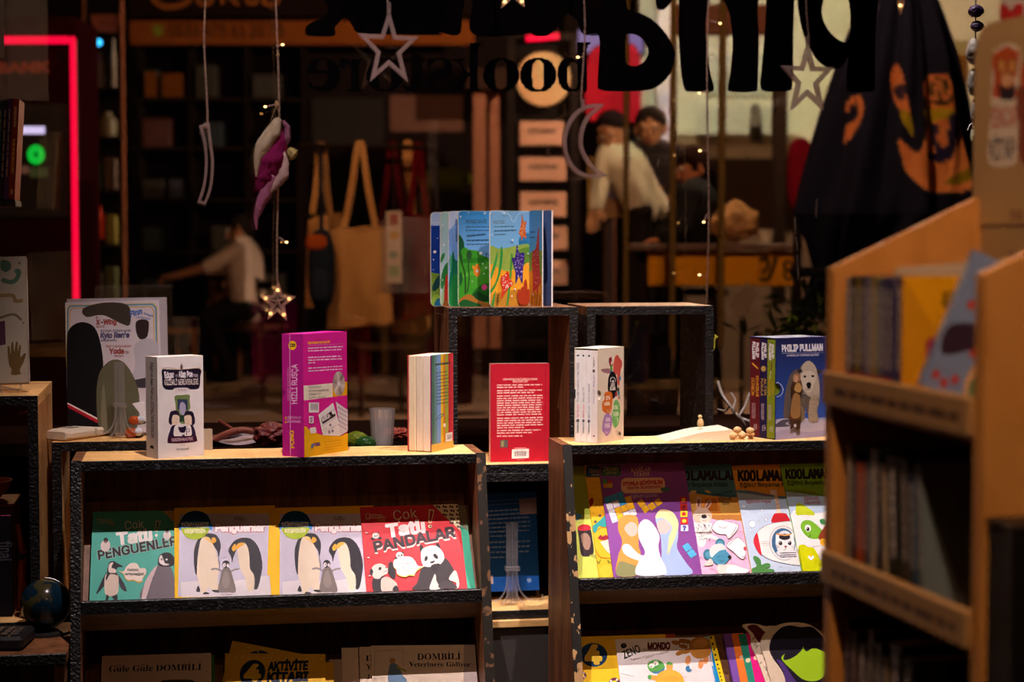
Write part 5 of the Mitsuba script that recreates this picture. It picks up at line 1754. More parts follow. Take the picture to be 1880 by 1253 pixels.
a.blob([(780, 990), (840, 880), (870, 700), (880, 520), (890, 485), (905, 560), (890, 760), (840, 930), (790, 1010)], '#2f8a3c')
a.blob([(780, 800), (820, 640), (850, 540), (840, 680), (800, 820), (785, 860)], '#3c9a44')
a.blob([(795, 1165), (810, 1080), (835, 990), (832, 1080), (815, 1165)], '#2f8a3c')
a.line([(965, 1140), (985, 950), (1000, 700), (1005, 580)], 22, '#3f8a38', True)


def star5(pts, c, dot, seed, nd=26):
    a.blob(pts, c)
    P = Polygon(curve(pts)).buffer(-8)
    q = random.Random(seed)
    b = P.bounds
    m = 0
    while m < nd:
        x, y = q.uniform(b[0], b[2]), q.uniform(b[1], b[3])
        if P.contains(Point(x, y)):
            a.ell(x, y, 4, 8, dot, q.uniform(0, 90))
            m += 1


star5([(1115, 95), (1135, 180), (1168, 190), (1155, 260), (1165, 390), (1130, 370), (1118, 425), (1100, 360), (1082, 330), (1098, 250), (1108, 180)], '#c85a24', '#f0b878', 1)
star5([(1060, 462), (1085, 560), (1142, 560), (1138, 690), (1128, 740), (1120, 905), (1085, 830), (1050, 912), (1045, 780), (1005, 625), (1040, 610)], '#3c2c78', '#c8c0e0', 2, 34)
star5([(890, 830), (920, 815), (960, 770), (985, 850), (1020, 910), (980, 950), (940, 1000), (895, 1075), (900, 960), (885, 890)], '#c83a28', '#f0dcd0', 3, 34)
for x, y, h in ((1080, 1080, 110), (1115, 1090, 150), (1150, 1060, 200), (1180, 1080, 110)):
    a.ell(x, y - h / 2, 20, h / 2, '#a03820')
a.ell(1130, 1090, 60, 50, '#a03820')
a.line([(850, 1140), (858, 1020)], 7, '#4a3a18')
for y in (1050, 1080, 1110):
    a.line([(836, y - 18), (855, y), (872, y - 18)], 6, '#4a3a18')
dots(a, [(1000, 410, 12), (902, 78, 11), (768, 345, 7), (1038, 970, 9), (1005, 1045, 7), (1175, 570, 8)])
page_done(pk, a, Mp)
pk, a, Mp = page_between(971.8, 0.073, 995.5, 0.016, 386.5, [(1200, 55), (1335, 40), (1388, 1148), (1200, 1150)], thick=0.0022)
a.bg('#5aa4d8', '#4a9cd4')
a.words((1210, 245), (1265, 240), 2, (0, 52), 12, '#33587a', 51, 0.98)
a.blob([(1195, 480), (1300, 430), (1400, 440), (1400, 800), (1195, 760)], '#7a9a44')
a.blob([(1195, 700), (1300, 690), (1400, 800), (1400, 1170), (1195, 1170)], '#c88a2c')
star5([(1305, 190), (1318, 400), (1330, 600), (1355, 790), (1325, 850), (1320, 1000), (1290, 900), (1250, 980), (1250, 780), (1232, 600), (1240, 440), (1275, 400)], '#b03a38', '#d88a80', 6, 50)
for x in (1240, 1280, 1310, 1345):
    a.line([(x, 1150), (x + 8, 960)], 10, '#8a4a24')
a.ell(1258, 965, 6, 24, '#e8dcd0')
page_done(pk, a, Mp)
pk, a, Mp = page_between(996.2, 0.055, 1012.5, 0.020, 386.5, [(1345, 40), (1420, 38), (1465, 1148), (1390, 1148)], name='cover_board', thick=0.0035)
a.bg('#5c7cb8', '#42507c')
a.blob([(1362, 240), (1380, 300), (1400, 500), (1420, 830), (1395, 880), (1385, 700), (1375, 460)], '#1c2448')
page_done(pk, a, Mp)

# ================================================================ left side: large hardcovers, stands, small things


def easel(k, x, y, z, w, h, ang, back_h=None):
    """A clear plastic plate stand: an upright back rail, a crossing leg and two curved front arms that end in hooks."""
    m = move(x, y, z, rz=ang)
    put(k, 'back_rail', cbox(-w * 0.11, w * 0.11, 0.004, 0.010, 0.004, h, 0.001), 'acrylic', M=m)
    put(k, 'rail_rib', cbox(-0.002, 0.002, -0.001, 0.004, 0.004, h, 0.0006), 'acrylic', M=m)
    put(k, 'cross_bar', cbox(-w * 0.14, w * 0.14, -0.004, 0.014, h * 0.42, h * 0.47, 0.001), 'acrylic', M=m)
    for s in (-1, 1):
        pts = curve([(s * w * 0.08, 0.004, h * 0.42), (s * w * 0.12, 0.0, h * 0.22), (s * w * 0.24, -0.006, h * 0.10), (s * w * 0.42, -0.014, h * 0.07), (s * w * 0.5, -0.03, h * 0.09), (s * w * 0.5, -0.034, h * 0.16)], 6, False)
        put(k, 'arm', tube(pts, 0.0022, 6), 'acrylic', M=m, smooth=True)
        pts = curve([(s * w * 0.06, 0.006, h * 0.22), (s * w * 0.10, 0.004, h * 0.10), (s * w * 0.18, 0.0, h * 0.04), (s * w * 0.22, 0.0, 0.003)], 5, False)
        put(k, 'foot', tube(pts, 0.003, 6), 'acrylic', M=m, smooth=True)


o, s = (90, 540), 4.473
LT = LEFT_TOP
sl = Slope(LY + 0.10, LT + 0.002, 12)
P = crop(o, s, [(48, 72), (890, 78), (935, 1130), (155, 1160)])
M, W, H = sl.place(P[0], P[3], P[2], 0.0)
k = thing('hardback', 'large white hardcover with a striped frame, dark robed shape and red slash', 'book')
book(k, W, H, 0.026, M, '#c8bcbc', '#d8ccc0', hard=True, spine='left')
a = Art(W, H, [(48, 72), (890, 78), (935, 1130), (155, 1160)])
a.bg('#c9bfc3')
for q, c in ((0, '#c0a050'), (8, '#5f8ea4'), (26, '#c0a050')):
    a.line([(82 + q + 25, 700), (72 + q, 130 + q), (90 + q, 100 + q), (840 - q, 108 + q), (870 - q, 140 + q), (885 - q, 560)], 13 if q == 8 else 8, c)
# figures of the cover are left out: plain dark, grey and olive forms keep their colours
a.blob([(220, 130), (420, 85), (620, 120), (640, 280), (560, 270), (400, 195), (250, 205)], '#40362f')
a.blob([(90, 420), (110, 300), (210, 250), (330, 300), (400, 470), (430, 700), (440, 1000), (430, 1140), (160, 1160), (120, 800)], '#131013')
a.poly([(135, 930), (150, 920), (440, 1050), (430, 1085), (140, 950)], '#b02030')
a.line([(138, 918), (430, 1052)], 12, '#f0d0d0')
a.blob([(690, 300), (700, 255), (750, 240), (800, 260), (805, 320), (790, 390), (740, 410), (705, 370)], '#2e2220')
a.blob([(680, 470), (730, 420), (800, 400), (870, 430), (895, 500), (860, 640), (780, 760), (690, 780), (670, 720), (695, 600)], '#b4aeb6')
a.poly([(670, 740), (790, 720), (790, 800), (680, 800)], '#39343c')
a.blob([(440, 1140), (380, 900), (390, 690), (480, 580), (590, 590), (690, 720), (740, 900), (700, 1140)], '#5d5a44')
a.blob([(440, 1140), (420, 900), (440, 780), (480, 1140)], '#76715a')
a.poly([(680, 920), (780, 900), (800, 1060)], '#e0d8d8')
tx = '#8a3c34'
a.text('Bir', (336, 225), (362, 222), 22, tx, 'bold')
a.text('X-Wing', (340, 275), (524, 275), 40, tx, 'heavy')
a.text('uçurun.', (344, 302), (425, 300), 20, tx, 'bold')
b2 = '#4a4468'
a.text('Karanlık güçlere sahip', (385, 338), (652, 342), 20, b2, 'bold')
a.text("Kylo Ren'e", (386, 390), (640, 390), 42, b2, 'heavy')
a.text('dikkat edin.', (390, 420), (534, 420), 20, b2, 'bold')
a.text("Güç'ü kullanabilen", (440, 470), (660, 472), 20, '#a05a50', 'bold')
a.text('Yoda', (468, 522), (598, 522), 40, tx, 'heavy')
a.text("'yla", (602, 522), (636, 522), 22, tx, 'bold')
a.text('tanışın.', (514, 550), (596, 550), 20, tx, 'bold')
a.text('Finn', (642, 215), (748, 192), 44, '#4868a8', 'heavy')
a.text('koşuyor', (758, 198), (842, 226), 20, '#4868a8', 'bold')
a.text('onu koruyun', (690, 228), (815, 248), 20, '#4868a8', 'bold')
done(k, a, M)
P2 = crop(o, s, [(75, 42), (945, 55), (990, 1115), (160, 1140)])
M2, W2, H2 = sl.place(P2[0], P2[3], P2[2], -0.029)
k = thing('hardback', 'second large hardcover with a tan patterned spine, right behind the white framed one', 'book')
book(k, W2, H2, 0.026, M2, '#a89ea4', '#cfc2b4', hard=True, spine='right', spine_col='#a88048')
k = thing('book_stand', 'clear plastic easel stand in front of the large white framed hardcover', 'stand')
c_ = at_z(222, 803, LT)
easel(k, c_[0], LY + 0.05, LT + 0.0005, 0.10, 0.155, 5)

# cream handset
k = thing('remote_control', 'cream coloured plastic handset lying on the black edged shelf', 'remote control')
p_ = at_z(133, 808, LT)
m = move(p_[0] + 0.005, LY + 0.075, LT + 0.0005, rz=-38)
h_ = manifold3d.Manifold.hull_points(np.array([(x, y, z) for x in (-0.024, 0.024) for y in (-0.06, 0.06) for z in (0.003, 0.018)] + [(x, y, z) for x in (-0.027, 0.027) for y in (-0.057, 0.057) for z in (0.006, 0.014)] + [(x, y, 0.023) for x in (-0.016, 0.016) for y in (-0.05, 0.01)] + [(x, y, 0) for x in (-0.021, 0.021) for y in (-0.055, 0.055)]))
put(k, 'body', h_, 'gloss', '#d8c8b0', m)
for i in range(6):
    put(k, 'button', cbox(-0.014 + (i % 3) * 0.011, -0.006 + (i % 3) * 0.011, -0.03 + (i // 3) * 0.014, -0.022 + (i // 3) * 0.014, 0.0225, 0.0245, 0.0008), 'satin', '#8a8478', m)

# glass ornaments
for i, (px, py, q) in enumerate(((241, 798, 0.011), (247, 770, 0.010))):
    k = thing('glass_ornament', ('lower' if i == 0 else 'upper') + ' orange and white glass bird ornament beside the white slipcase', 'ornament')
    c_ = at_y(px, py, LY + 0.06)
    z0_ = LT if i == 0 else LT + 0.026
    put(k, 'body', ball((c_[0], LY + 0.06, z0_ + q), q, 2, (1.25, 1, 0.95)), 'gloss', '#b04a1c', smooth=True)
    put(k, 'head', ball((c_[0] + q * 1.3, LY + 0.058, z0_ + q * 1.15), q * 0.8, 2), 'gloss', '#c8d0d8', smooth=True)
    put(k, 'base', ball((c_[0] + q * 0.5, LY + 0.075, z0_ + q * 0.4), q * 0.9, 2, (2.0, 1, 0.5)), 'gloss', '#1c2430', smooth=True)

# hardcover at the left edge on its own stand
o, s = (0, 460), 3.132
sl = Slope(MY + 0.07, MID_TOP + 0.016, 10)
P = crop(o, s, [(-330, 45), (105, 35), (165, 760), (-250, 775)])
M, W, H = sl.place(P[0], P[3], P[2], 0.0)
k = thing('hardback', 'pale hardcover with drawn hands and plants at the left edge', 'book')
book(k, W, H, 0.030, M, '#b0a292', '#cbbca6', hard=True, spine='right', spine_col='#bdb2a8')
a = Art(W, H, [(-330, 45), (105, 35), (165, 760), (-250, 775)])
a.bg('#ab9e8c')
a.blob([(-40, 60), (10, 70), (20, 110), (-10, 130), (-40, 110)], '#4a6a58')
a.line([(-20, 180), (30, 190), (60, 170), (70, 130), (55, 125)], 26, '#4f6c5a', True)
a.line([(-30, 270), (40, 270), (60, 300), (95, 300)], 22, '#8a6f48', True)
a.line([(-30, 400), (40, 380), (70, 385), (98, 408)], 14, '#6f6048', True)
a.poly([(-60, 430), (5, 415), (18, 550), (-40, 560)], '#503040')
a.blob([(45, 660), (30, 570), (40, 562), (50, 600), (52, 545), (62, 540), (70, 590), (78, 538), (88, 540), (92, 590), (98, 556), (108, 560), (108, 620), (130, 600), (140, 605), (128, 650), (110, 690), (115, 715), (62, 718), (62, 690)], '#6a5230')
a.ell(70, 77, 8, 8, '#6a5c48')
a.ell(115, 428, 5, 6, '#8a5048')
done(k, a, M)
a = Art(0.030, H, [(105, 35), (122, 22), (205, 745), (165, 760)])
a.bg('#b8aca4')
a.text('HARRY POTTER', (124, 60), (150, 290), 14, '#4a443e', 'bold')
a.words((156, 345), (176, 500), 1, (5, 0), 12, '#7a746c', 4, 1.0)
a.text('YAPI', (188, 665), (194, 712), 14, '#3a342e', 'bold')
put(k, 'spine_print', a.mesh(M @ frame((W + 0.0005, 0, 0), (0, 1, 0), (0, 0, 1), (1, 0, 0))), 'print')
k = thing('book_stand', 'clear plastic stand under the pale hardcover with drawn hands', 'stand')
c_ = at_z(8, 722, MID_TOP)
easel(k, c_[0] - 0.03, MY + 0.06, MID_TOP + 0.0005, 0.13, 0.12, 0)

# leaning paperbacks higher up at the left edge, on a small black wall shelf
sh = at_y(29, 367, 3.9)
k = thing('wall_shelf', 'small black shelf hung on two cords, holding the tilted paperbacks at the left edge', 'shelf')
put(k, 'board', cbox(sh[0] - 0.16, sh[0] - 0.001, 3.9, 4.04, sh[2] - 0.014, sh[2] - 0.0005), 'black')
for xa in (sh[0] - 0.15, sh[0] - 0.13):
    put(k, 'cord', tube([(xa, 3.97, sh[2] - 0.001), (xa, 3.97, 3.0)], 0.0015, 5), 'matte', '#2a2420')
xr = sh[0] - 0.003
bands_ = [('#a8441c', 'orange', 0.013, 0.205), ('#5a3c86', 'violet', 0.008, 0.205), ('#3c3450', 'dark indigo', 0.008, 0.203), ('#2c5a60', 'teal', 0.009, 0.200), ('#6a4a30', 'brown', 0.01, 0.2)]
for c, nm, tk, hh in bands_:
    k = thing('paperback', f'{nm} spined paperback in the tilted row at the left edge', 'book')
    m = move(xr, 3.905, sh[2] + 0.0003, ry=3.5)
    xr -= tk + 0.0008
    mm = m @ frame((-tk, 0, 0), (0, 1, 0), (-1, 0, 0), (0, 0, 1)) @ move(0, -tk, 0)
    book(k, 0.12, hh, tk, mm, c, '#c8b8a0', board=0.0008)
    a = Art(tk, hh, None)
    a.bg(c)
    if nm == 'orange':
        a.words((0.5, 0.08), (0.5, 0.28), 1, (0.1, 0), 0.4, '#e8c8a8', 2, 1.0)
        a.words((0.5, 0.40), (0.5, 0.75), 1, (0.1, 0), 0.4, '#e8c060', 3, 1.0)
        a.rect_(0.3, 0.9, 0.7, 0.95, '#e8c8a8')
    else:
        a.words((0.5, 0.1), (0.5, 0.85), 1, (0.1, 0), 0.35, '#b8a8a0', len(nm), 0.9)
    done(k, a, mm, 'spine_print', 'print', lambda q: spine_of(q, tk))
k = thing('paper_sheet', 'pale paper sheet hanging in the upper left corner', 'paper')
c_ = at_y(8, 106, 3.95)
put(k, None, cbox(c_[0] - 0.20, c_[0], 3.95, 3.9504, c_[2], c_[2] + 0.5, 0.0001), 'print', '#c8c0c0')

# inside and below the left box: very dark things
k = thing('hardback', 'black book with a pink top edge inside the left oak box', 'book')
c_ = at_z(24, 1128, MID_IN)
M = move(b0[0] - 0.34 + 0.03, MY + 0.06, MID_IN + 0.0003)
hb = at_y(24, 948, MY + 0.06)[2] - MID_IN
wb = at_y(23, 1100, MY + 0.06)[0] - (b0[0] - 0.31)
book(k, wb, hb, 0.02, M, '#141218', '#8a2a58')
a = Art(wb, hb)
a.bg('#151319')
a.text('final', (0.90, 0.25), (0.90, 0.45), 0.10, '#4a4650', 'bold')
done(k, a, M)
k = thing('wooden_box', 'reddish wooden box behind the black book', 'box')
put(k, 'body', join(cbox(b0[0] - 0.20, b0[0] - 0.058, MY + 0.11, MY + 0.25, MID_IN + 0.0003, MID_IN + 0.205)), 'satin', '#5a2a20')
put(k, 'lid', cbox(b0[0] - 0.202, b0[0] - 0.056, MY + 0.108, MY + 0.252, MID_IN + 0.206, MID_IN + 0.214), 'satin', '#6a3226')
k = thing('bowl', 'terracotta coloured bowl standing on the reddish wooden box', 'bowl')
put(k, None, xf(lathe([(0.0, 0.0), (0.035, 0.0), (0.055, 0.02), (0.062, 0.038), (0.06, 0.038), (0.05, 0.021), (0.03, 0.006), (0, 0.006)], 28), move(b0[0] - 0.128, MY + 0.18, MID_IN + 0.2145)), 'satin', '#a0522c', smooth=40)
k = thing('toy_figure', 'orange striped stick figure leaning inside the left oak box', 'toy')
put(k, 'body', tube([(b0[0] - 0.045, MY + 0.10, MID_IN + 0.07), (b0[0] - 0.04, MY + 0.1, MID_IN + 0.12), (b0[0] - 0.05, MY + 0.1, MID_IN + 0.175)], [0.009, 0.008, 0.004], 8), 'satin', '#b0502a', smooth=True)
put(k, 'leg', tube([(b0[0] - 0.045, MY + 0.10, MID_IN + 0.08), (b0[0] - 0.028, MY + 0.1, MID_IN + 0.003)], [0.006, 0.005], 8), 'satin', '#b0502a', smooth=True)
put(k, 'leg', tube([(b0[0] - 0.045, MY + 0.10, MID_IN + 0.08), (b0[0] - 0.05, MY + 0.1, MID_IN + 0.003)], [0.006, 0.005], 8), 'satin', '#a04824', smooth=True)
put(k, 'belt', tube([(b0[0] - 0.0465, MY + 0.10, MID_IN + 0.105), (b0[0] - 0.0415, MY + 0.1, MID_IN + 0.118)], 0.0105, 8), 'satin', '#2c2a20', smooth=True)
BZ = b1[2]
k = thing('globe', 'dark blue desk globe with tan continents beside the left cabinet', 'globe')
gr = 0.046
gc = [-0.2285 - gr * 1.08 - 0.004, 0, 0]
gz = BZ + 0.012 + gr
v, f = ball((0, 0, 0), gr, 4)
lat = meshkit.fbm(v / gr * 1.6 + 5.0, 4, 3)
col = np.where((lat > 0.53)[:, None], lin('#3c3620'), lin('#0c2230'))
put(k, 'ball', (v + [gc[0], 3.60, gz], f, col), 'gloss', smooth=True)
put(k, 'stand', xf(lathe([(0, 0), (0.045, 0), (0.045, 0.004), (0.012, 0.010), (0.008, 0.018), (0, 0.018)], 24), move(gc[0], 3.60, BZ + 0.0003)), 'satin', '#1a1816')
put(k, 'meridian', tube([(gc[0] + 1.05 * gr * math.cos(t), 3.60, gz + 1.05 * gr * math.sin(t)) for t in np.linspace(-math.pi / 2, math.pi / 2, 16)], 0.0022, 6), 'metal', smooth=True)
k = thing('telephone', 'dark keypad telephone on the low board at the lower left', 'telephone')
c_ = at_y(20, 1150, 3.48)
m = move(c_[0], 3.50, BZ + 0.0003, rz=-8)
put(k, 'body', cbox(-0.06, 0.03, -0.05, 0.06, 0, 0.026, 0.006), 'satin', '#1c1a1a', m)
for i in range(12):
    put(k, 'key', cbox(-0.03 + (i % 3) * 0.018, -0.017 + (i % 3) * 0.018, -0.04 + (i // 3) * 0.018, -0.028 + (i // 3) * 0.018, 0.0262, 0.030, 0.001), 'satin', '#3c342e', m)

# ================================================================ window bed and shelf tops
k = thing('drinking_glass', 'ribbed glass tumbler on the window bed left of the rainbow striped bundle', 'glass')
c_ = at_z(702, 826, SILL_Z)
rr_, hh = 0.0265, 0.088
pr = [(0, 0.0), (0.019, 0.0), (0.0225, 0.01), (0.0245, 0.045), (0.0275, hh), (0.0257, hh), (0.0228, 0.045), (0.0205, 0.012), (0, 0.009)]
v, f = lathe(pr, 48)
ang = np.arctan2(v[:, 1], v[:, 0])
rad = np.hypot(v[:, 0], v[:, 1])
sc_ = 1 + 0.03 * np.cos(ang * 16) * (rad > 0.015)
put(k, None, (np.c_[v[:, 0] * sc_ + c_[0], v[:, 1] * sc_ + c_[1], v[:, 2] + SILL_Z + 0.0003], f), 'tumbler', smooth=40)


def sheet(label, name, px, py, w, d, rz, col, bend=0.01, printc=None, z=SILL_Z):
    k = thing(name, label, 'paper')
    c = at_z(px, py, z)
    n = 10
    V, F = [], []
    for t in (0, 0.0006):
        for i in range(n):
            for j in range(n):
                u, w_ = i / (n - 1), j / (n - 1)
                V.append(((u - 0.5) * w, (w_ - 0.5) * d, 0.001 + t + bend * (u - 0.5) ** 2 * 4 + 0.004 * w_ * u))
    for b in (0, n * n):
        for i in range(n - 1):
            for j in range(n - 1):
                q = b + i * n + j
                F += [[q, q + n, q + n + 1], [q, q + n + 1, q + 1]]
    put(k, 'sheet', (np.array(V), np.array(F)), 'print', col, move(c[0], c[1], z + 0.0003, rz=rz))
    if printc:
        a = Art(w * 0.8, d * 0.8)
        a.words((0.05, 0.15), (0.95, 0.15), 7, (0, 0.11), 0.05, printc, 3)
        put(k, 'print', a.mesh(move(c[0], c[1], z + 0.0003, rz=rz) @ move(-0.4 * w, -0.4 * d, bend + 0.0062)), 'print')
    return k


sheet('greyish leaflet lying curled on the window bed right of the white slipcase', 'leaflet', 428, 815, 0.12, 0.10, 20, '#9a8a92', 0.012, '#6a5a70')
sheet('pale printed card lying on the window bed behind the curled leaflet', 'leaflet', 472, 798, 0.075, 0.09, -12, '#8ca0a0', 0.004, '#5a6a6c')


def lump(label, name, cat, px, py, q, col, seed, n=1, mat='satin', squash=0.7, z=SILL_Z, amp=0.5, freq=3.0):
    k = thing(name, label, cat)
    c = at_z(px, py, z)
    v, f = ball((0, 0, 0), 1.0, 4)
    d = 1 + amp * (meshkit.fbm(v * freq + seed, 4, seed) - 0.5)
    v = v * d[:, None] * np.array([1.0, 0.8, squash]) * q
    v[:, 2] -= v[:, 2].min()
    put(k, None, (v + [c[0], c[1], z + 0.0002], f), mat, col, smooth=True)
    return k


lump('crumpled dark red leather pouch on the window bed left of the magenta box', 'pouch', 'pouch', 498, 822, 0.035, '#5a1a18', 5, amp=0.9, freq=2.2)
lump('small yellow and green gourd on the window bed left of the tumbler', 'gourd', 'gourd', 655, 826, 0.026, '#4e5a14', 8, mat='gloss', squash=0.75, amp=0.25)
lump('dark green bottle gourd on the window bed right of the magenta box', 'gourd', 'gourd', 672, 828, 0.022, '#1c3c18', 3, mat='gloss', squash=0.7, amp=0.25)
lump('rust red dried flower head behind the tumbler', 'dried_flower', 'flower', 727, 812, 0.028, '#7a2a1a', 4, amp=1.2, freq=5, squash=0.5)
k = thing('branch', 'reddish brown dry branch lying on the window bed behind the white slipcase', 'branch')
c_ = at_z(400, 800, SILL_Z)
put(k, 'stem', tube(curve([(c_[0] - 0.02, 4.07, SILL_Z + 0.010), (c_[0] + 0.05, 4.11, SILL_Z + 0.03), (c_[0] + 0.12, 4.09, SILL_Z + 0.012)], 6, False), 0.008, 7), 'satin', '#6a2c1c', smooth=True)
put(k, 'twig', tube([(c_[0] + 0.04, 4.10, SILL_Z + 0.028), (c_[0] + 0.0, 4.13, SILL_Z + 0.05)], 0.004, 6), 'satin', '#6a2c1c', smooth=True)

# white card sticking up behind the white slipcase
k = thing('paper_card', 'folded cream card standing behind the right edge of the white slipcase', 'card')
c_ = at_z(385, 822, 0.73)
put(k, None, join(xf(cbox(-0.012, 0.012, 0, 0.0006, 0, 0.042, 0.0001), move(c_[0] - 0.008, 3.735, 0.7303, rz=20)), xf(cbox(-0.012, 0.012, 0, 0.0006, 0, 0.042, 0.0001), move(c_[0] - 0.006, 3.732, 0.7303, rz=-20))), 'print', '#b8a890')

# on the right cabinet: open pad, beads, little wooden figure, silver twigs behind
k = thing('open_book', 'small open white book lying page edges forward on the right cabinet', 'book')
p1_, p2_ = at_z(1222, 804, 0.73), at_z(1330, 803, 0.73)
x0_, x1_ = p1_[0] - 0.01, p2_[0]
n = 14
top, bot = [], []
for i in range(n):
    t = i / (n - 1)
    x = x0_ + (x1_ - x0_) * t
    top.append((x, 0.7312 + 0.022 * math.sin(math.pi * min(1, t * 1.35) * 0.62) * (0.35 + 0.65 * t)))
prof = Polygon([(x0_, 0.7304)] + top + [(x1_ + 0.002, 0.7304)])
v, f = extrude(prof, 0.10)
put(k, 'page_block', (np.c_[v[:, 0], 3.835 - v[:, 2], v[:, 1]][:, :], f), 'matte', '#f0e2c4')
put(k, 'cover', cbox(x0_ - 0.004, x1_ + 0.004, 3.732, 3.838, 0.7301, 0.7304, 0.0001), 'print', '#d8d0c8')
k = thing('wooden_figure', 'small pale wooden figure standing on the open white book', 'figure')
c_ = at_y(1286, 778, 3.79)
zf = c_[2]
put(k, 'body', xf(lathe([(0, 0), (0.005, 0), (0.0075, 0.006), (0.006, 0.014), (0.0035, 0.018), (0, 0.0185)], 20), move(c_[0], 3.79, 0.7525)), 'satin', '#d8b880', smooth=40)
put(k, 'head', ball((c_[0] - 0.001, 3.79, 0.7745), 0.0045, 2), 'satin', '#d8b880', smooth=True)
for j, (px, py) in enumerate(((1333, 796), (1346, 793), (1357, 796), (1366, 793), (1372, 798), (1340, 801), (1352, 803))):
    k = thing('wooden_bead', 'pale wooden bead in the small heap left of the dark blue slipcase', 'bead', 'wooden beads on the right cabinet')
    c_ = at_z(px, 803, 0.73)
    q = 0.0082
    put(k, None, ball((c_[0], 3.735 + 0.019 * (j % 3) + 0.003 * (j // 3), 0.7302 + q + (0.010 if j in (1, 3) else 0)), q, 2, (1.1, 1, 0.9)), 'satin', '#d0ac78', smooth=True)
k = thing('branch', 'silver grey branching twig behind the dark blue slipcase', 'branch')
for path, q in (([(1378, 775), (1356, 765), (1340, 745), (1326, 725), (1318, 700)], 0.0035), ([(1345, 752), (1350, 735), (1342, 722)], 0.0022), ([(1356, 765), (1368, 745), (1376, 722)], 0.0026), ([(1340, 745), (1332, 755), (1318, 752)], 0.002), ([(1372, 730), (1382, 722), (1390, 735)], 0.002), ([(1356, 765), (1374, 790), (1386, 800)], 0.004)):
    pts = [at_y(x, y, 4.0 + 0.02 * i) for i, (x, y) in enumerate(path)]
    put(k, 'stem', tube(curve(pts, 4, False), q, 7), 'gloss', '#8a8480', smooth=True)
put(k, 'foot', ball(at_y(1386, 803, 4.08), 0.015, 2, (1, 1, 0.5)), 'satin', '#5a5048', smooth=True)
k = thing('plant_cutting', 'small yellow green leaf sprig at the right end of the black box shelf', 'leaf')
c_ = at_y(1312, 620, 4.16)
put(k, None, join(tube([(q1[0] + 0.004, 4.16, 0.7003), (c_[0], 4.16, c_[2] - 0.02), tuple(c_)], 0.0015, 5), (np.array([c_ + (0, 0, -0.008), c_ + (0.010, 0, 0.0), c_ + (0, 0, 0.008), c_ + (0.003, -0.004, 0)]), np.array([[0, 1, 3], [1, 2, 3], [2, 0, 3]]))), 'satin', '#a8a030')
# blue book on its stand in the lower box shelf
M, W, H = standing((890, 1094), (990, 1084), 907, LOW_IN)
sl = Slope(CY + 0.12, LOW_IN + 0.022, 9)
P = [(888, 906), (1004, 912), (990, 1084), (884, 1088)]
M, W, H = sl.place(P[0], P[3], P[2], 0.0)
k = thing('hardback', 'blue hardcover with white print and a white sticker in the low box shelf', 'book')
book(k, W, H, 0.024, M, '#1c4f9c', '#c8bca8', hard=True, spine='right')
o, s = (600, 820), 2.893
a = Art(W, H, [(x - 600) * s for x in ()] or [((x - 600) * s, (y - 820) * s) for x, y in P])
a.bg('#1f5ab0')
a.words((870, 300), (1100, 300), 2, (0, 22), 6, '#6a90d0', 6, 0.9)
a.words((862, 356), (1120, 356), 7, (0, 23), 8, '#90b0e0', 7, 0.7)
a.words((866, 526), (1110, 526), 4, (0, 26), 8, '#90b0e0', 8, 0.7)
a.rect_(1068, 298, 1180, 386, '#b8a8b8')
a.rect_(860, 695, 890, 735, '#c8b8b8')
a.ell(1082, 718, 12, 10, '#90b0e0')
done(k, a, M)
k = thing('book_stand', 'clear plastic easel stand in front of the blue hardcover', 'stand')
c_ = at_z(945, 1118, LOW_IN)
easel(k, c_[0], CY + 0.05, LOW_IN + 0.0005, 0.12, 0.185, 0)

# ================================================================ shop lettering on the pane (read from the street)
o1, s1, o2, s2 = (550, 0), 3.418, (1050, 0), 3.133
VG = GLASS_Y - 0.0012


def vinyl(key, g_px, parent):
    """A letter outlined in picture units, as black film on the pane."""
    g = shapely.transform(g_px, lambda q: np.array([at_y(x, y, VG)[[0, 2]] for x, y in q]))
    if not g.is_valid:
        g = g.buffer(0)
    v, f = extrude(g, 0.0006)
    put(parent, key, (np.c_[v[:, 0], VG + v[:, 2] * 0.5, v[:, 1]], f[:, ::-1]), 'matte', '#0a090a')


def pg(o, s, pts, holes=()):
    f_ = lambda q: np.array(crop(o, s, curve(q, 5)))
    return Polygon(f_(pts), [f_(h) for h in holes]).buffer(0)


big = thing('window_lettering', 'large black letters of the shop name on the pane, seen from behind', 'lettering')
vinyl('letter', pg(o1, s1, [(135, -330), (60, -200), (120, -60), (178, 50), (150, 110), (60, 150), (35, 190), (60, 225), (200, 228), (225, 205), (225, 168), (290, 112), (330, 160), (365, 205), (500, 214), (875, 220), (880, 205), (1000, 218), (1020, 100), (1042, -60), (1042, -330), (600, -360)]), big)
A_ = pg(o1, s1, [(1085, -330), (1085, 0), (1085, 212), (1370, 220), (1440, 205), (1470, 222), (1500, 228), (1560, 222), (1610, 180), (1675, 90), (1740, 130), (1775, 210), (1870, 222), (1880, 190), (1880, 70), (1850, 60), (1800, 0), (1790, -60), (1860, -120), (1880, -330)])
B_ = pg(o2, s2, [(160, -330), (165, -40), (158, 75), (100, 120), (75, 200), (155, 208), (152, 400), (150, 490), (165, 517), (250, 526), (420, 520), (500, 490), (560, 430), (592, 350), (590, 290), (550, 210), (480, 128), (400, 80), (335, 60), (318, 40), (322, -40), (420, -90), (475, -20), (488, 40), (510, 56), (545, 40), (592, -50), (600, -330)],
        [[(310, 215), (330, 195), (385, 208), (430, 260), (440, 310), (410, 360), (370, 380), (330, 375), (310, 345)]])
vinyl('letter', A_.difference(B_.buffer(0.3)), big)
vinyl('letter', B_, big)
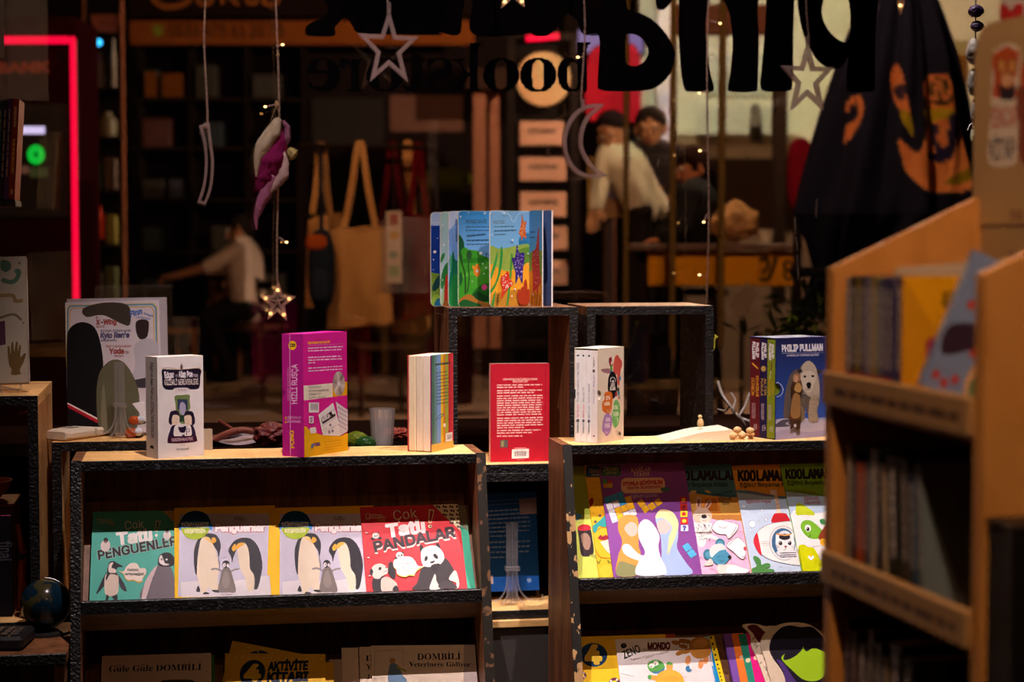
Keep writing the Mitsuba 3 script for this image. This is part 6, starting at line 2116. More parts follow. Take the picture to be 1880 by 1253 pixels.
vinyl('letter', pg(o2, s2, [(620, -330), (618, -60), (614, 150), (620, 300), (630, 430), (650, 515), (690, 527), (800, 527), (816, 500), (795, 420), (775, 250), (768, 130), (785, 20), (800, -30), (830, -40), (860, -10), (900, 60), (918, 150), (925, 260), (915, 400), (898, 500), (915, 527), (1045, 527), (1066, 490), (1074, 250), (1068, 60), (1055, -330)]), big)
vinyl('letter', pg(o2, s2, [(1120, -330), (1118, 0), (1108, 200), (1092, 400), (1084, 490), (1110, 525), (1180, 527), (1245, 522), (1268, 480), (1272, 200), (1272, -330)]), big)
vinyl('letter', pg(o2, s2, [(1310, -330), (1300, -100), (1304, 60), (1335, 200), (1400, 330), (1470, 388), (1535, 392), (1570, 360), (1590, 330), (1582, 400), (1580, 500), (1600, 526), (1720, 526), (1742, 495), (1745, 200), (1745, -330)],
              [[(1470, -60), (1436, 60), (1460, 150), (1520, 222), (1585, 240), (1602, 150), (1592, 0), (1540, -70)]]), big)
bk = thing('window_lettering', 'smaller black word bookstore on the pane, mirrored, under the large letters', 'lettering')
xs = [(1085, 1022), (1022, 954), (954, 886), (884, 826), (832, 780), (782, 738), (742, 672), (666, 622), (626, 563)]
for ch, (xr_, xl_) in zip('bookstore', xs):
    g = glyphs(ch, 'serif')
    w_ = g.bounds[2]
    vinyl('letter', affinity.affine_transform(g, [-(xr_ - xl_ - 2) / w_, 0, 0, -93 * 1.0 / 0.98, xr_ - 1, 168]), bk)

# ================================================================ hanging lights just inside the pane
HY = 4.44


def twist(x_px, y0, y1, Y=HY, sway=0.004):
    """two wires twisted together between two picture heights"""
    a, b = at_y(x_px[0], y0, Y), at_y(x_px[1], y1, Y)
    n = max(24, int(abs(a[2] - b[2]) / 0.0045))
    t = np.linspace(0, 1, n)
    c = a + (b - a) * t[:, None]
    c[:, 0] += sway * np.sin(t * 7 + x_px[0])
    ph = np.arange(n) * 2 * math.pi / 6.0
    out = []
    for q in (0, math.pi):
        out.append(tube(c + 0.0018 * np.c_[np.cos(ph + q), np.sin(ph + q), 0 * ph], 0.0011, 5))
    return join(*out), c


def light_string(label, x_px, y1, leds, wire='#b8a094', y0=-120):
    k = thing('light_string', label, 'string lights')
    m, c = twist(x_px, y0, y1)
    put(k, 'wire', m, 'satin', wire)
    stubs, bulbs = [], []
    for px, py, sx, sy in leds:
        p = at_y(px, py, HY - 0.004)
        q = at_y(px + sx, py + sy, HY - 0.012)
        stubs.append(tube([p, p + (q - p) * 0.7], 0.0022, 6))
        bulbs.append(ball(p + (q - p), 0.0032, 1, (1.3, 1, 1)))
    if stubs:
        put(k, 'socket', join(*stubs), 'clear', kind='stuff')
        put(k, 'bulb', join(*bulbs), 'glow', [5.0, 2.5, 0.8], kind='stuff')
    return k


light_string('twisted light cord holding the narrow crescent, left of the lettering', (378, 378), 232, [])
light_string('twisted light cord with the felt bird and the small glowing star', (507, 512), 516, [(507, 85, 12, -3), (507, 192, -20, 4), (511, 318, -9, 1), (512, 436, 14, 9)])
light_string('twisted light cord of the large clear star in the lettering', (713, 713), 8, [])
light_string('twisted light cord holding the open crescent', (1072, 1070), 186, [(1070, 105, -9, 0)])
light_string('long twisted light cord with glowing tips reaching the black box shelf', (1303, 1297), 560, [(1304, 38, 18, 5), (1300, 166, -16, 5), (1299, 277, -14, 0), (1298, 394, -6, 14), (1296, 506, -12, -1)])
light_string('twisted light cord of the clear star at the right', (1483, 1483), 72, [])


def star_pts(pts, o=(0, 0), s=1):
    """ten corners, from the five tips"""
    t = np.array(crop(o, s, pts), float)
    c = t.mean(0)
    out = []
    for i in range(5):
        a, b = t[i], t[(i + 1) % 5]
        out += [a, c + ((a + b) / 2 - c) * 0.50]
    return np.array(out)


def clear_shape(label, cat, name, ring_px, width_px, depth=0.012, loop=None, Y=HY, mat='clear'):
    """a hollow clear plastic outline with a rim of width_px"""
    k = thing(name, label, cat)
    g = Polygon(ring_px).buffer(0)
    hole = g.buffer(-width_px, join_style='mitre')
    g = g.buffer(0.8).difference(hole)
    g = shapely.transform(g, lambda q: np.array([at_y(x, y, Y)[[0, 2]] for x, y in q]))
    v, f = extrude(g, depth)
    put(k, 'outline', (np.c_[v[:, 0], Y - depth / 2 + v[:, 2], v[:, 1]], f[:, ::-1]), mat)
    rim = g.buffer(-0.0022)
    if rim.area > 0:
        v, f = extrude(rim, 0.002)
        put(k, 'inner_rib', (np.c_[v[:, 0], Y - depth / 2 - 0.002 + v[:, 2], v[:, 1]], f[:, ::-1]), mat)
    if loop:
        a, b = at_y(loop[0], loop[1], Y), at_y(loop[0], loop[2], Y)
        put(k, 'cap', tube([a, b], 0.0055, 10), 'clear')
    return k


clear_shape('clear plastic star outline hanging in front of the mirrored word', 'star', 'star_light', star_pts([(714, 18), (768, 68), (748, 150), (680, 149), (657, 62)]), 7.5, loop=(714, 4, 24))
clear_shape('clear plastic star outline hanging before the navy parasol', 'star', 'star_light', star_pts([(1483, 80), (1529, 124), (1511, 202), (1453, 201), (1434, 121)]), 6.5, loop=(1483, 66, 84))
oz, sz = (900, 0), 2.984
moon = np.vstack([curve(crop(oz, sz, [(620, 573), (540, 575), (470, 610), (420, 680), (397, 770), (410, 860), (450, 930), (510, 968), (575, 975), (638, 963)]), 5, False), curve(crop(oz, sz, [(638, 963), (580, 925), (535, 870), (505, 800), (510, 720), (540, 650), (590, 605), (620, 573)]), 5, False)])
clear_shape('clear plastic crescent outline hanging right of the lettering', 'crescent', 'crescent_light', moon, 7.0, loop=(1070, 182, 198))
nm = np.vstack([curve([(366, 232), (374, 262), (377, 300), (373, 340), (363, 372)], 5, False), curve([(377, 376), (388, 345), (392, 300), (388, 262), (384, 228)], 5, False)])
clear_shape('narrow clear crescent seen edge on, hanging at the upper left', 'crescent', 'crescent_light', nm, 4.5, depth=0.05, loop=(378, 226, 236))
# small glowing star
k = clear_shape('small glowing faceted star at the end of the felt bird cord', 'star', 'star_light', star_pts([(510, 514), (542, 545), (526, 588), (492, 586), (478, 545)]), 5.0, depth=0.01)
tips = [(510, 533), (531, 549), (521, 578), (497, 576), (488, 548)]
put(k, 'bulb', join(*[ball(at_y(x, y, HY - 0.001), 0.0042, 1) for x, y in tips]), 'glow', [7.0, 3.3, 1.0], kind='stuff', weight=0.3)
put(k, 'facet', join(*[tube([at_y(510, 553, HY - 0.004), at_y(x, y, HY - 0.004)], [0.003, 0.002], 5) for x, y in tips]), 'clear', kind='stuff')
for lab, pts, tp in (('tip of a glowing star at the top of the photo, middle', [(942, -70), (985, -35), (962, 12), (921, 14), (900, -32)], [(958, 2), (927, 3)]), ('tip of a glowing star at the top right of the photo', [(1654, -62), (1690, -40), (1672, -2), (1653, 26), (1618, -36)], [(1653, 10)])):
    k = clear_shape(lab, 'star', 'star_light', star_pts(pts), 6.0)
    put(k, 'bulb', join(*[ball(at_y(x, y, HY - 0.002), 0.0045, 1) for x, y in tp]), 'glow', [8.0, 4.4, 1.5], kind='stuff', weight=0.1)
    put(k, 'wire', twist((pts[0][0], pts[0][0]), -170, pts[0][1])[0], 'satin', '#b8a094')

# felt bird
k = thing('felt_bird', 'purple and cream felted wool bird hanging on the second cord', 'ornament')
ob, sb = (440, 0), 2.984


def wool(name, path, radii, col, col2, seed, dy=0.0, lab=None):
    """a soft body along a path of the picture"""
    pts = np.array([at_y(x, y, HY - 0.012 + dy) for x, y in crop(ob, sb, path)])
    n = 26
    tt = np.linspace(0, len(pts) - 1, n)
    P_ = np.array([[np.interp(t, range(len(pts)), pts[:, j]) for j in range(3)] for t in tt])
    R_ = np.interp(tt, range(len(radii)), radii) / sb * 1.27e-3
    v, f = tube(P_, R_, 20)
    q = meshkit.fbm(v * np.array([260, 260, 60]) + seed, 3, seed)
    v = v + (v - P_[np.minimum(np.arange(len(v)) // 20, n - 1)]) * (0.5 * (q - 0.5))[:, None]
    c = lin(col) * (1 - q[:, None]) + lin(col2) * q[:, None]
    put(k, name, (v, f, c), 'matte', smooth=True, label=lab)


wool('body', [(215, 700), (205, 780), (180, 870), (140, 980), (110, 1060)], [18, 55, 80, 62, 30], '#7a1a50', '#9c2c6c', 3)
wool('wing', [(210, 650), (185, 720), (130, 800), (100, 880), (90, 970)], [20, 42, 45, 26, 4], '#cfc0a4', '#e8dcc4', 5, -0.016, 'cream wing')
wool('wing', [(240, 830), (245, 900), (235, 960), (200, 1010), (160, 1060)], [10, 28, 34, 26, 10], '#c89ab0', '#e4d0c8', 6, -0.012, 'pink and cream wing')
wool('tail', [(180, 960), (140, 1060), (110, 1130), (90, 1200), (92, 1260)], [40, 36, 28, 12, 6], '#a8588c', '#c88ab0', 8, -0.006, 'pink tail')
wool('neck', [(235, 660), (262, 700), (258, 760), (240, 800)], [8, 16, 20, 16], '#6c1a50', '#b08aa0', 9)
wool('head', [(265, 820), (295, 850), (310, 860)], [20, 36, 14], '#8a8440', '#d8c890', 11, 0, 'olive yellow head')
put(k, 'hanger', join(tube([at_y(507, 195, HY - 0.006), at_y(497, 222, HY - 0.012)], 0.0008, 4), tube([at_y(508, 195, HY - 0.006), at_y(516, 224, HY - 0.012)], 0.0008, 4)), 'matte', '#a08868')
put(k, 'knot', ball(at_y(508, 192, HY - 0.005), 0.006, 2, (0.8, 0.8, 1.6)), 'matte', '#b89c78', smooth=True)

# clay figure chain at the right
k = thing('clay_mobile', 'grey clay figure with a purple cap hanging beside the white panel', 'ornament')
cxm = 1789
put(k, 'cord', tube([at_y(cxm + 3, -60, 3.2), at_y(cxm, 330, 3.2)], 0.0012, 5), 'matte', '#5a4a44')
for (x, y, q, sx, sy, c, nm) in ((1792, 20, 0.014, 1.0, 0.8, '#2c1440', 'cap'), (1794, 48, 0.012, 1, 0.8, '#241238', 'cap'), (1788, 95, 0.018, 0.8, 1.3, '#6a645c', 'head'), (1786, 150, 0.011, 0.8, 2.2, '#625f58', 'body'), (1788, 205, 0.008, 0.8, 2.6, '#625f58', 'body')):
    v, f = ball((0, 0, 0), 1, 3)
    d = 1 + 0.4 * (meshkit.fbm(v * 2.5 + x, 3, 2) - 0.5)
    put(k, nm, (v * d[:, None] * q * np.array([sx, 0.8, sy]) + at_y(x, y, 3.2), f), 'satin', c, smooth=True)
put(k, 'hook', tube(curve([at_y(1776, 240, 3.2), at_y(1782, 228, 3.2), at_y(1792, 232, 3.2), at_y(1788, 260, 3.2)], 5, False), 0.0012, 5), 'metal')
put(k, 'lantern', lathe([(0, 0), (0.005, 0), (0.006, 0.008), (0.0045, 0.02), (0, 0.02)], 12), 'satin', '#8a8a70', move(*at_y(1787, 258, 3.2)))

# ================================================================ wooden book rack at the right, close to the lens


RK = STREET @ frame((0.364, 2.10, 0), (0.2151, -0.9766, 0), (0.9766, 0.2151, 0), (0, 0, 1))
RL, RD = 0.352, 0.180
rk = thing('book_rack', 'honey coloured wooden book rack with a pale mascot header, blurred at the right', 'rack')
side = Polygon([(0, 0), (0, 1.117), (RD, 1.199), (RD + 0.006, 1.199), (RD + 0.006, 0)])
v, f = extrude(side, 0.018)
put(rk, 'side_panel', (np.c_[v[:, 2] - 0.018, v[:, 0], v[:, 1]], f), 'rack', M=RK)
side = Polygon([(0, 0), (0, 1.117), (RD, 1.199), (RD + 0.19, 1.110), (RD + 0.19, 0)])
v, f = extrude(side, 0.018)
put(rk, 'side_panel', (np.c_[v[:, 2] + RL, v[:, 0], v[:, 1]], f), 'rack', M=RK)
put(rk, 'back_panel', cbox(0.0005, RL - 0.0005, RD, RD + 0.008, 0.1, 1.165), 'satin', '#a8906c', RK)
hd = sbox(-0.016, 0, RL + 0.016, 0.228).difference(sbox(-0.02, 0.19, 0.02, 0.25)).union(Point(0.022, 0.190).buffer(0.038, 12)).intersection(sbox(-0.016, 0, RL + 0.016, 0.228))
v, f = extrude(hd, 0.010)
put(rk, 'header_board', (np.c_[v[:, 0], v[:, 2] + RD - 0.002, v[:, 1] + 1.167], f[:, ::-1]), 'satin', '#b89a70', RK, label='pale header board with stickers')
strip_z = [(0.962, 1.000), (0.757, 0.794), (0.552, 0.589)]
for j, (za, zb_) in enumerate(strip_z):
    put(rk, 'shelf_board', cbox(0.0005, RL - 0.0005, 0.006, RD - 0.001, za - 0.006, za + 0.003), 'rack', M=RK)
    sk = put(rk, 'front_strip', cbox(-0.017, RL - 0.0005, -0.006, 0.0055, za, zb_, 0.002), 'satin', '#a88458', RK)
    a = Art(RL, zb_ - za, None)
    a.words((0.06, 0.55), (0.94, 0.55), 1, (0, 0.1), 0.22, '#5a3a2c', 30 + j, 1.0)
    put(sk, 'print', a.mesh(RK @ frame((0, -0.0064, za), (1, 0, 0), (0, 0, 1), (0, -1, 0))), 'print')
o, s = (1380, 0), 2.984
Mh = RK @ frame((-0.016, RD - 0.0024, 1.167), (1, 0, 0), (0, 0, 1), (0, -1, 0))
a = Art(RL + 0.032, 0.228, [(1222.1, 148.1), (2236.0, -99.3), (2211.0, 1215.7), (1207.3, 1232.6)])
a.blob([(1305, 900), (1300, 760), (1318, 600), (1312, 540), (1325, 300), (1350, 265), (1400, 235), (1450, 250), (1472, 300), (1460, 540), (1460, 780), (1440, 900)], '#ece2da')
a.blob([(1318, 330), (1340, 285), (1370, 270), (1405, 252), (1440, 275), (1465, 280), (1462, 330), (1455, 400), (1440, 450), (1450, 530), (1350, 535), (1320, 520), (1330, 430)], '#c8562c')
for x in (1372, 1428):
    a.ell(x, 362, 25, 44, '#8a3c20')
    a.ell(x, 362, 20, 38, '#dca060')
a.line([(1395, 350), (1406, 350)], 6, '#8a3c20')
a.blob([(1365, 430), (1400, 400), (1440, 430), (1420, 470), (1380, 470)], '#e8b890')
a.poly([(1352, 460), (1400, 485), (1446, 465), (1442, 545), (1400, 552), (1362, 540)], '#2c2438')
a.text('SİNCAP', (1318, 700), (1462, 690), 105, '#b84a40', 'bold')
a.text('KİTAP', (1312, 880), (1448, 868), 110, '#3c3050', 'bold')
a.blob([(1452, 520), (1470, 470), (1500, 480), (1560, 560), (1560, 880), (1500, 905), (1460, 830), (1462, 700)], '#8a4a38')
a.blob([(1475, 400), (1490, 350), (1520, 340), (1560, 400), (1540, 470), (1490, 480)], '#c8562c')
for x in (1432, 1468):
    a.ell(x, 1178, 14, 30, '#8a5a4a')
    a.ell(x, 1178, 6, 16, '#b89a70')
put(rk + '__header_board', 'sticker', a.mesh(Mh), 'print')
sg = thing('sign_board', 'white sign board with a red heart behind the pale rack header', 'sign')
put(sg, 'board', cbox(-0.016, RL, RD + 0.030, RD + 0.036, 0.9, 1.62, 0.001), 'print', '#d4ccd4', RK)
Mg = RK @ frame((-0.016, RD + 0.0294, 1.30), (1, 0, 0), (0, 0, 1), (0, -1, 0))
a = Art(RL + 0.016, 0.32, [(1376.4, -927.3), (2373.8, -1380.8), (2337.7, 461.7), (1354.5, 603.8)])
a.blob([(1400, 140), (1355, 85), (1352, 45), (1378, 20), (1405, 38), (1420, 62), (1440, 30), (1468, 14), (1488, 35), (1485, 75), (1450, 130)], '#c02030')
put(sg, 'heart', a.mesh(Mg), 'print')
put(sg, 'post', cbox(RL * 0.5, RL * 0.5 + 0.02, RD + 0.038, RD + 0.058, 0.0, 1.3), 'rack', M=RK)

bb = thing('black_box', 'tall black box standing against the near side of the wooden rack', 'box')
put(bb, 'body', cbox(RL + 0.022, RL + 0.075, 0.004, 0.34, 0.0, 0.880, 0.003), 'satin', '#0e0c0c', RK)
put(bb, 'lid', cbox(RL + 0.020, RL + 0.077, 0.003, 0.342, 0.881, 0.888, 0.002), 'satin', '#120f0e', RK)


def rack_book(label, s0, T, H, W, n0, z0, cover, spine_c, page='#d8c8b0', lean_=0.0, tip=0.0, draw=None, name='paperback', bands=True):
    k = thing(name, label, 'book')
    M = RK @ frame((s0 + T, n0, z0), (0, 1, 0), (-1, 0, 0), (0, 0, 1)) @ move(rx=lean_) @ move(ry=tip)
    book(k, W, H, T, M, cover, page, spine_c, board=0.0007)
    a = Art(T, H, None)
    a.bg(spine_c)
    if bands:
        a.rect_(0.0, 0.74, 1.0, 0.80, '#a03040')
        a.rect_(0.0, 0.80, 1.0, 1.0, '#c8bcc0')
    a.words((0.45, 0.08), (0.45, 0.68), 1, (0.1, 0), 0.35, '#d8d0d8' if not bands else '#e0d8e4', int(s0 * 1000), 1.0)
    done(k, a, M, 'spine_print', 'print', lambda q: spine_of(q, T, 0.0003))
    if draw:
        a = Art(W, H, None)
        draw(a)
        done(k, a, M)
    return k


Z1, Z2, Z3 = [z_ + 0.0033 for z_, _ in strip_z]
cols = [('#a8a0ac', 'pale grey'), ('#3c3838', 'dark grey'), ('#8a7a28', 'mustard'), ('#3a3460', 'indigo'), ('#8a88a8', 'lavender grey'), ('#a08a30', 'ochre'), ('#6a7a88', 'slate blue'), ('#4a4478', 'violet blue'), ('#3c3a6c', 'deep blue')]
x = 0.016
for i, (c, nm) in enumerate(cols):
    T = 0.0125 + 0.001 * (i % 3)
    rack_book(f'{nm} spine in the top row of the wooden rack', x, T, 0.142 + 0.002 * (i % 2), 0.128, 0.010, Z1, c, c, lean_=0)
    x += T + 0.0006


def yellow_cover(a):
    a.bg('#d89a1c')
    a.poly([(0, 0.0), (1, 0), (1, 0.5), (0.55, 0.75), (0.02, 0.02)], '#e8aa18')
    a.text('BULUŞ', (0.34, 0.22), (0.95, 0.20), 0.10, '#5a3a18', 'bold')
    a.blob([(0.2, 0.5), (0.26, 0.44), (0.38, 0.45), (0.42, 0.52), (0.4, 0.68), (0.34, 0.62), (0.24, 0.68)], '#a02058')
    a.ell(0.32, 0.53, 0.05, 0.04, '#d8588a')
    a.line([(0.14, 0.8), (0.2, 0.75), (0.28, 0.8), (0.2, 0.85), (0.32, 0.84)], 0.03, '#a03828', True)
    a.blob([(0.0, 0.95), (0.1, 0.88), (0.3, 0.9), (0.4, 1.0), (0.0, 1.0)], '#b02c28')


rack_book('pale tall booklet standing behind the row, tipped back in the wooden rack', x, 0.003, 0.155, 0.15, 0.022, Z1, '#b8aa9c', '#b0a294', tip=-4, bands=False, name='booklet')
x += 0.008
rack_book('yellow book with dark lettering facing us in the wooden rack', x, 0.014, 0.146, 0.135, 0.010, Z1, '#d89a1c', '#4a4070', draw=yellow_cover, bands=False)
x += 0.022


def blue_cover(a):
    a.bg('#7f98cc')
    a.blob([(0.05, 0.55), (0.4, 0.45), (0.75, 0.36), (0.8, 0.40), (0.5, 0.60), (0.1, 0.75)], '#3a2c44')
    a.blob([(0.55, 0.95), (0.5, 0.75), (0.65, 0.55), (0.9, 0.5), (1.0, 0.6), (1.0, 1.0)], '#e0b890')
    a.blob([(0.6, 0.95), (0.57, 0.78), (0.7, 0.62), (0.9, 0.57), (1.0, 0.66), (1.0, 1.0)], '#4a7a58')
    a.ell(0.78, 0.78, 0.10, 0.08, '#303c90')
    a.ell(0.78, 0.76, 0.04, 0.03, '#dfe4f4')
    a.text('Büyük', (0.30, 0.24), (0.75, 0.22), 0.10, '#5a4890', 'heavy') if False else a.words((0.30, 0.20), (0.75, 0.18), 1, (0, 0.1), 0.09, '#5a4890', 3, 1.0)
    for p in ((0.2, 0.36), (0.12, 0.9), (0.25, 0.93), (0.36, 0.88), (0.45, 0.66), (0.5, 0.35)):
        a.ell(p[0], p[1], 0.05, 0.035, '#b83c38')
    a.ell(0.5, 0.30, 0.03, 0.03, '#d8dce8')


rack_book('light blue illustrated book leaning in front of the yellow one', x + 0.018, 0.010, 0.150, 0.090, 0.016, Z1 + 0.0355, '#7f98cc', '#6a80b4', tip=23, draw=blue_cover, bands=False)
rack_book('cream topped book near the front end of the top row', 0.285, 0.012, 0.172, 0.10, 0.070, Z1, '#3a3a6c', '#4a4468', bands=False, draw=lambda a: a.bg('#3c3c70').ell(0.5, 0.08, 0.16, 0.06, '#d8d0d8'))
rack_book('book with a peach head band at the front end of the top row', 0.302, 0.012, 0.176, 0.08, 0.085, Z1, '#c89068', '#a87858', bands=False)
x = 0.018
for i, (c, nm, T, tl) in enumerate([('#a89888', 'cream', 0.010, 0), ('#28243c', 'dark indigo', 0.008, 0), ('#c0582c', 'orange', 0.008, 1), ('#a8482c', 'rust', 0.010, 1), ('#4c6478', 'steel blue', 0.010, 0), ('#cbbcb0', 'off white', 0.012, 0), ('#2c2a38', 'charcoal', 0.012, 0), ('#b8a488', 'beige', 0.006, 0), ('#2a2e24', 'dark green', 0.03, 0), ('#4a3c34', 'brown', 0.012, 0), ('#2c4a68', 'navy', 0.012, 0), ('#6a7a84', 'grey blue', 0.010, 0)]):
    rack_book(f'{nm} book in the dark middle row of the wooden rack', x, T, 0.160 - 0.012 * (i % 3 == 1) - 0.018 * tl, 0.125, 0.012, Z2, c, c, lean_=-1.5 - 0.3 * i if i > 5 else 0, bands=False)
    x += T + 0.0045 + (0.003 if i > 5 else 0.0)
x = 0.018
for i, (c, nm, T) in enumerate([('#3a3450', 'plum', 0.010), ('#5a3030', 'maroon', 0.012), ('#6a6270', 'grey', 0.02), ('#585048', 'taupe', 0.012), ('#3c4658', 'slate', 0.012), ('#8a7030', 'mustard edged', 0.01), ('#2c2440', 'violet', 0.025), ('#33402c', 'moss green', 0.02)]):
    rack_book(f'{nm} book in the lowest row of the wooden rack', x, T, 0.165 - 0.01 * (i % 3), 0.125, 0.012, Z3, c, c, bands=False)
    x += T + 0.008

# ================================================================ the street at night beyond the pane (street coordinates: right, distance, height)
SM = STREET


def sbx(px0, py0, px1, py1, d, depth=0.05, b=0.004):
    """a box whose front fills a picture rectangle at the distance d"""
    a, c = st(px0, py0, d), st(px1, py1, d)
    return cbox(min(a[0], c[0]), max(a[0], c[0]), d, d + depth, min(a[2], c[2]), max(a[2], c[2]), b)


def sframe(px0, py0, px1, py1, d, depth, t, b=0.003):
    a, c = st(px0, py0, d), st(px1, py1, d)
    x0, x1, z0, z1 = a[0], c[0], c[2], a[2]
    return join(cbox(x0, x1, d, d + depth, z1 - t, z1, b), cbox(x0, x1, d, d + depth, z0, z0 + t, b), cbox(x0, x0 + t, d, d + depth, z0 + t, z1 - t, b), cbox(x1 - t, x1, d, d + depth, z0 + t, z1 - t, b))


def sput(k, name, m, mat, col='#888', **kw):
    return put(k, name, m, mat, col, SM, **kw)


def s_art(k, name, px0, py0, px1, py1, d, fn):
    a_, c_ = st(px0, py0, d), st(px1, py1, d)
    w, h = c_[0] - a_[0], a_[2] - c_[2]
    a = Art(w, h, [(px0, py0), (px1, py0), (px1, py1), (px0, py1)], step=2e-4)
    fn(a)
    put(k, name, a.mesh(SM @ frame((a_[0], d - 0.001, c_[2]), (1, 0, 0), (0, 0, 1), (0, -1, 0))), 'print')


struct('ground', cbox(-14, 14, 4.62, 24, -0.12, 0.0), 'paving', label='dark brown paved street')
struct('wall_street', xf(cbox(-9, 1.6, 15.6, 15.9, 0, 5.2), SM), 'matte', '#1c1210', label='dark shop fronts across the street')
struct('wall_cafe', xf(join(cbox(0.95, 6.5, 14.0, 14.3, 0.0, 1.76), cbox(0.95, 6.5, 14.0, 14.3, 3.2, 5.0)), SM), 'matte', '#4a382c', label='brown lower wall inside the café')
struct('wall_cafe_2', xf(cbox(0.95, 6.5, 14.0, 14.3, 1.76, 3.2), SM), 'matte', '#d6c8aa', label='cream upper wall inside the café')

# --- cash machine
k = thing('cash_machine', 'dark red cash machine with a red neon frame and a green ring light', 'cash machine')
d = 9.0
sput(k, 'body', sbx(-160, 30, 148, 900, d, 0.5), 'matte', '#1e0406')
nx = st(137.5, 75, d)
n0 = st(-140, 75, d)
sput(k, 'neon_frame', join(cbox(nx[0] - 0.012, nx[0] + 0.012, d - 0.06, d - 0.025, 0.03, nx[2] + 0.016, 0.01), cbox(n0[0], nx[0] - 0.013, d - 0.06, d - 0.025, nx[2] - 0.018, nx[2] + 0.016, 0.01)), 'glow', [1.25, 0.0, 0.05], weight=0.5)
sput(k, 'neon_mount', join(cbox(nx[0] - 0.012, nx[0] + 0.012, d - 0.025, d - 0.0005, 0.03, nx[2], 0.002), cbox(n0[0], nx[0] - 0.014, d - 0.025, d - 0.0005, nx[2] - 0.012, nx[2] + 0.012, 0.002)), 'satin', '#300a0c')
s_art(k, 'lettering', -60, 95, 120, 150, d, lambda a: a.text('BANK', (-8, 134), (92, 132), 18, '#7a3016', 'heavy').ell(113, 100, 10, 10, '#0c0808'))
sput(k, 'operating_panel', sbx(-60, 190, 128, 400, d - 0.012, 0.0115), 'satin', '#100c0e')
sput(k, 'screen_slot', sbx(-30, 232, 82, 246, d - 0.02, 0.0075), 'glow', [0.75, 0.62, 0.95], weight=0.05)
gr_ = st(66, 284, d - 0.03)
tor = trimesh.creation.torus(0.026, 0.016, 28, 12)
tv_ = np.array(tor.vertices)[:, [0, 2, 1]]
ang = np.arctan2(tv_[:, 2], tv_[:, 0])
tv_ = tv_ * (1 + 0.03 * np.sin(ang * 12))[:, None]
sput(k, 'card_ring', (tv_ * [1, 0.5, 1.12] + gr_, np.array(tor.faces)[:, ::-1]), 'glow', [0.0, 0.5, 0.035], weight=0.05)
sput(k, 'receipt_slot', sbx(-10, 305, 52, 319, d - 0.02, 0.0075), 'satin', '#8a7c88')  # stands for a strip light, its light put into the pale colour
sput(k, 'receipt_slot', sbx(54, 308, 88, 326, d - 0.02, 0.0075), 'satin', '#4a6a54')  # second strip light, likewise only coloured

# --- narrow shop front with posts and shelves next to it
k = thing('display_case', 'narrow dark shop case with brown posts and a cyan light, right of the cash machine', 'display case')
d = 11.5
for x0_, x1_ in ((150, 161), (219, 231)):
    sput(k, 'post', sbx(x0_, -60, x1_, 720, d, 0.08), 'matte', '#6a3c28')
sput(k, 'back', sbx(150, -60, 231, 720, d + 0.42, 0.02), 'matte', '#140f0e')
s_art(k, 'sticker', 164, 25, 222, 62, d + 0.1, lambda a: a.poly([(166, 27), (222, 27), (217, 60), (172, 58)], '#94503a').text('VISA', (180, 48), (206, 48), 9, '#6a3628', 'bold'))
lt = st(181, 78, d)
sput(k, 'indicator_lamp', ball(lt, 0.022, 2), 'glow', [0.1, 1.3, 2.6], weight=0.05)
for i, y in enumerate((160, 250, 350, 450, 560)):
    sput(k, 'shelf', sbx(162, y, 218, y + 5, d + 0.1, 0.3), 'matte', '#1f1714')
gds = [('white tube', 203, 70, 213, 157, '#b8a898'), ('dark bottle', 170, 95, 190, 159, '#3a2020'), ('speckled jar', 175, 205, 212, 249, '#5a4a30'), ('green packet', 165, 300, 185, 349, '#2c4a30'), ('brown packet', 190, 290, 214, 349, '#4a3020'), ('red lantern', 170, 378, 190, 438, '#d8381c'), ('yellow packet', 194, 395, 214, 449, '#7a6a20'), ('grey packet', 166, 500, 188, 559, '#5a5a58'), ('olive packet', 192, 490, 215, 559, '#4a4a28')]  # the white tube is a vertical white reflection built as an object
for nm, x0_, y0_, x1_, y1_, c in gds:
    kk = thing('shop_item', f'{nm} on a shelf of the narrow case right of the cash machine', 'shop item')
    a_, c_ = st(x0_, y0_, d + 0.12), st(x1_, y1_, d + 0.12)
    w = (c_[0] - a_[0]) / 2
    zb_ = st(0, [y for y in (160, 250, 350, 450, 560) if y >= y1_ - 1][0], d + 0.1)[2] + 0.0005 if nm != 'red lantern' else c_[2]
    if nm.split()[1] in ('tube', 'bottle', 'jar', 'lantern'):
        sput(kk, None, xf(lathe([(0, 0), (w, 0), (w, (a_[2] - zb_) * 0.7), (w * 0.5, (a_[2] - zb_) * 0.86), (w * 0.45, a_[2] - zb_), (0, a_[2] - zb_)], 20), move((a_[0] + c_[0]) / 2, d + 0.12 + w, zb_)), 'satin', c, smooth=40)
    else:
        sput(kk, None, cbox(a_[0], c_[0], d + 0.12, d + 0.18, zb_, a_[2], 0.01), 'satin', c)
kk = thing('lantern_hook', 'thin wire holding the red lantern in the narrow case', 'hook')
c_ = st(180, 378, d + 0.14)
sput(kk, None, tube([c_ + (0, 0, -0.003), st(180, 353, d + 0.14)], 0.002, 5), 'metal')

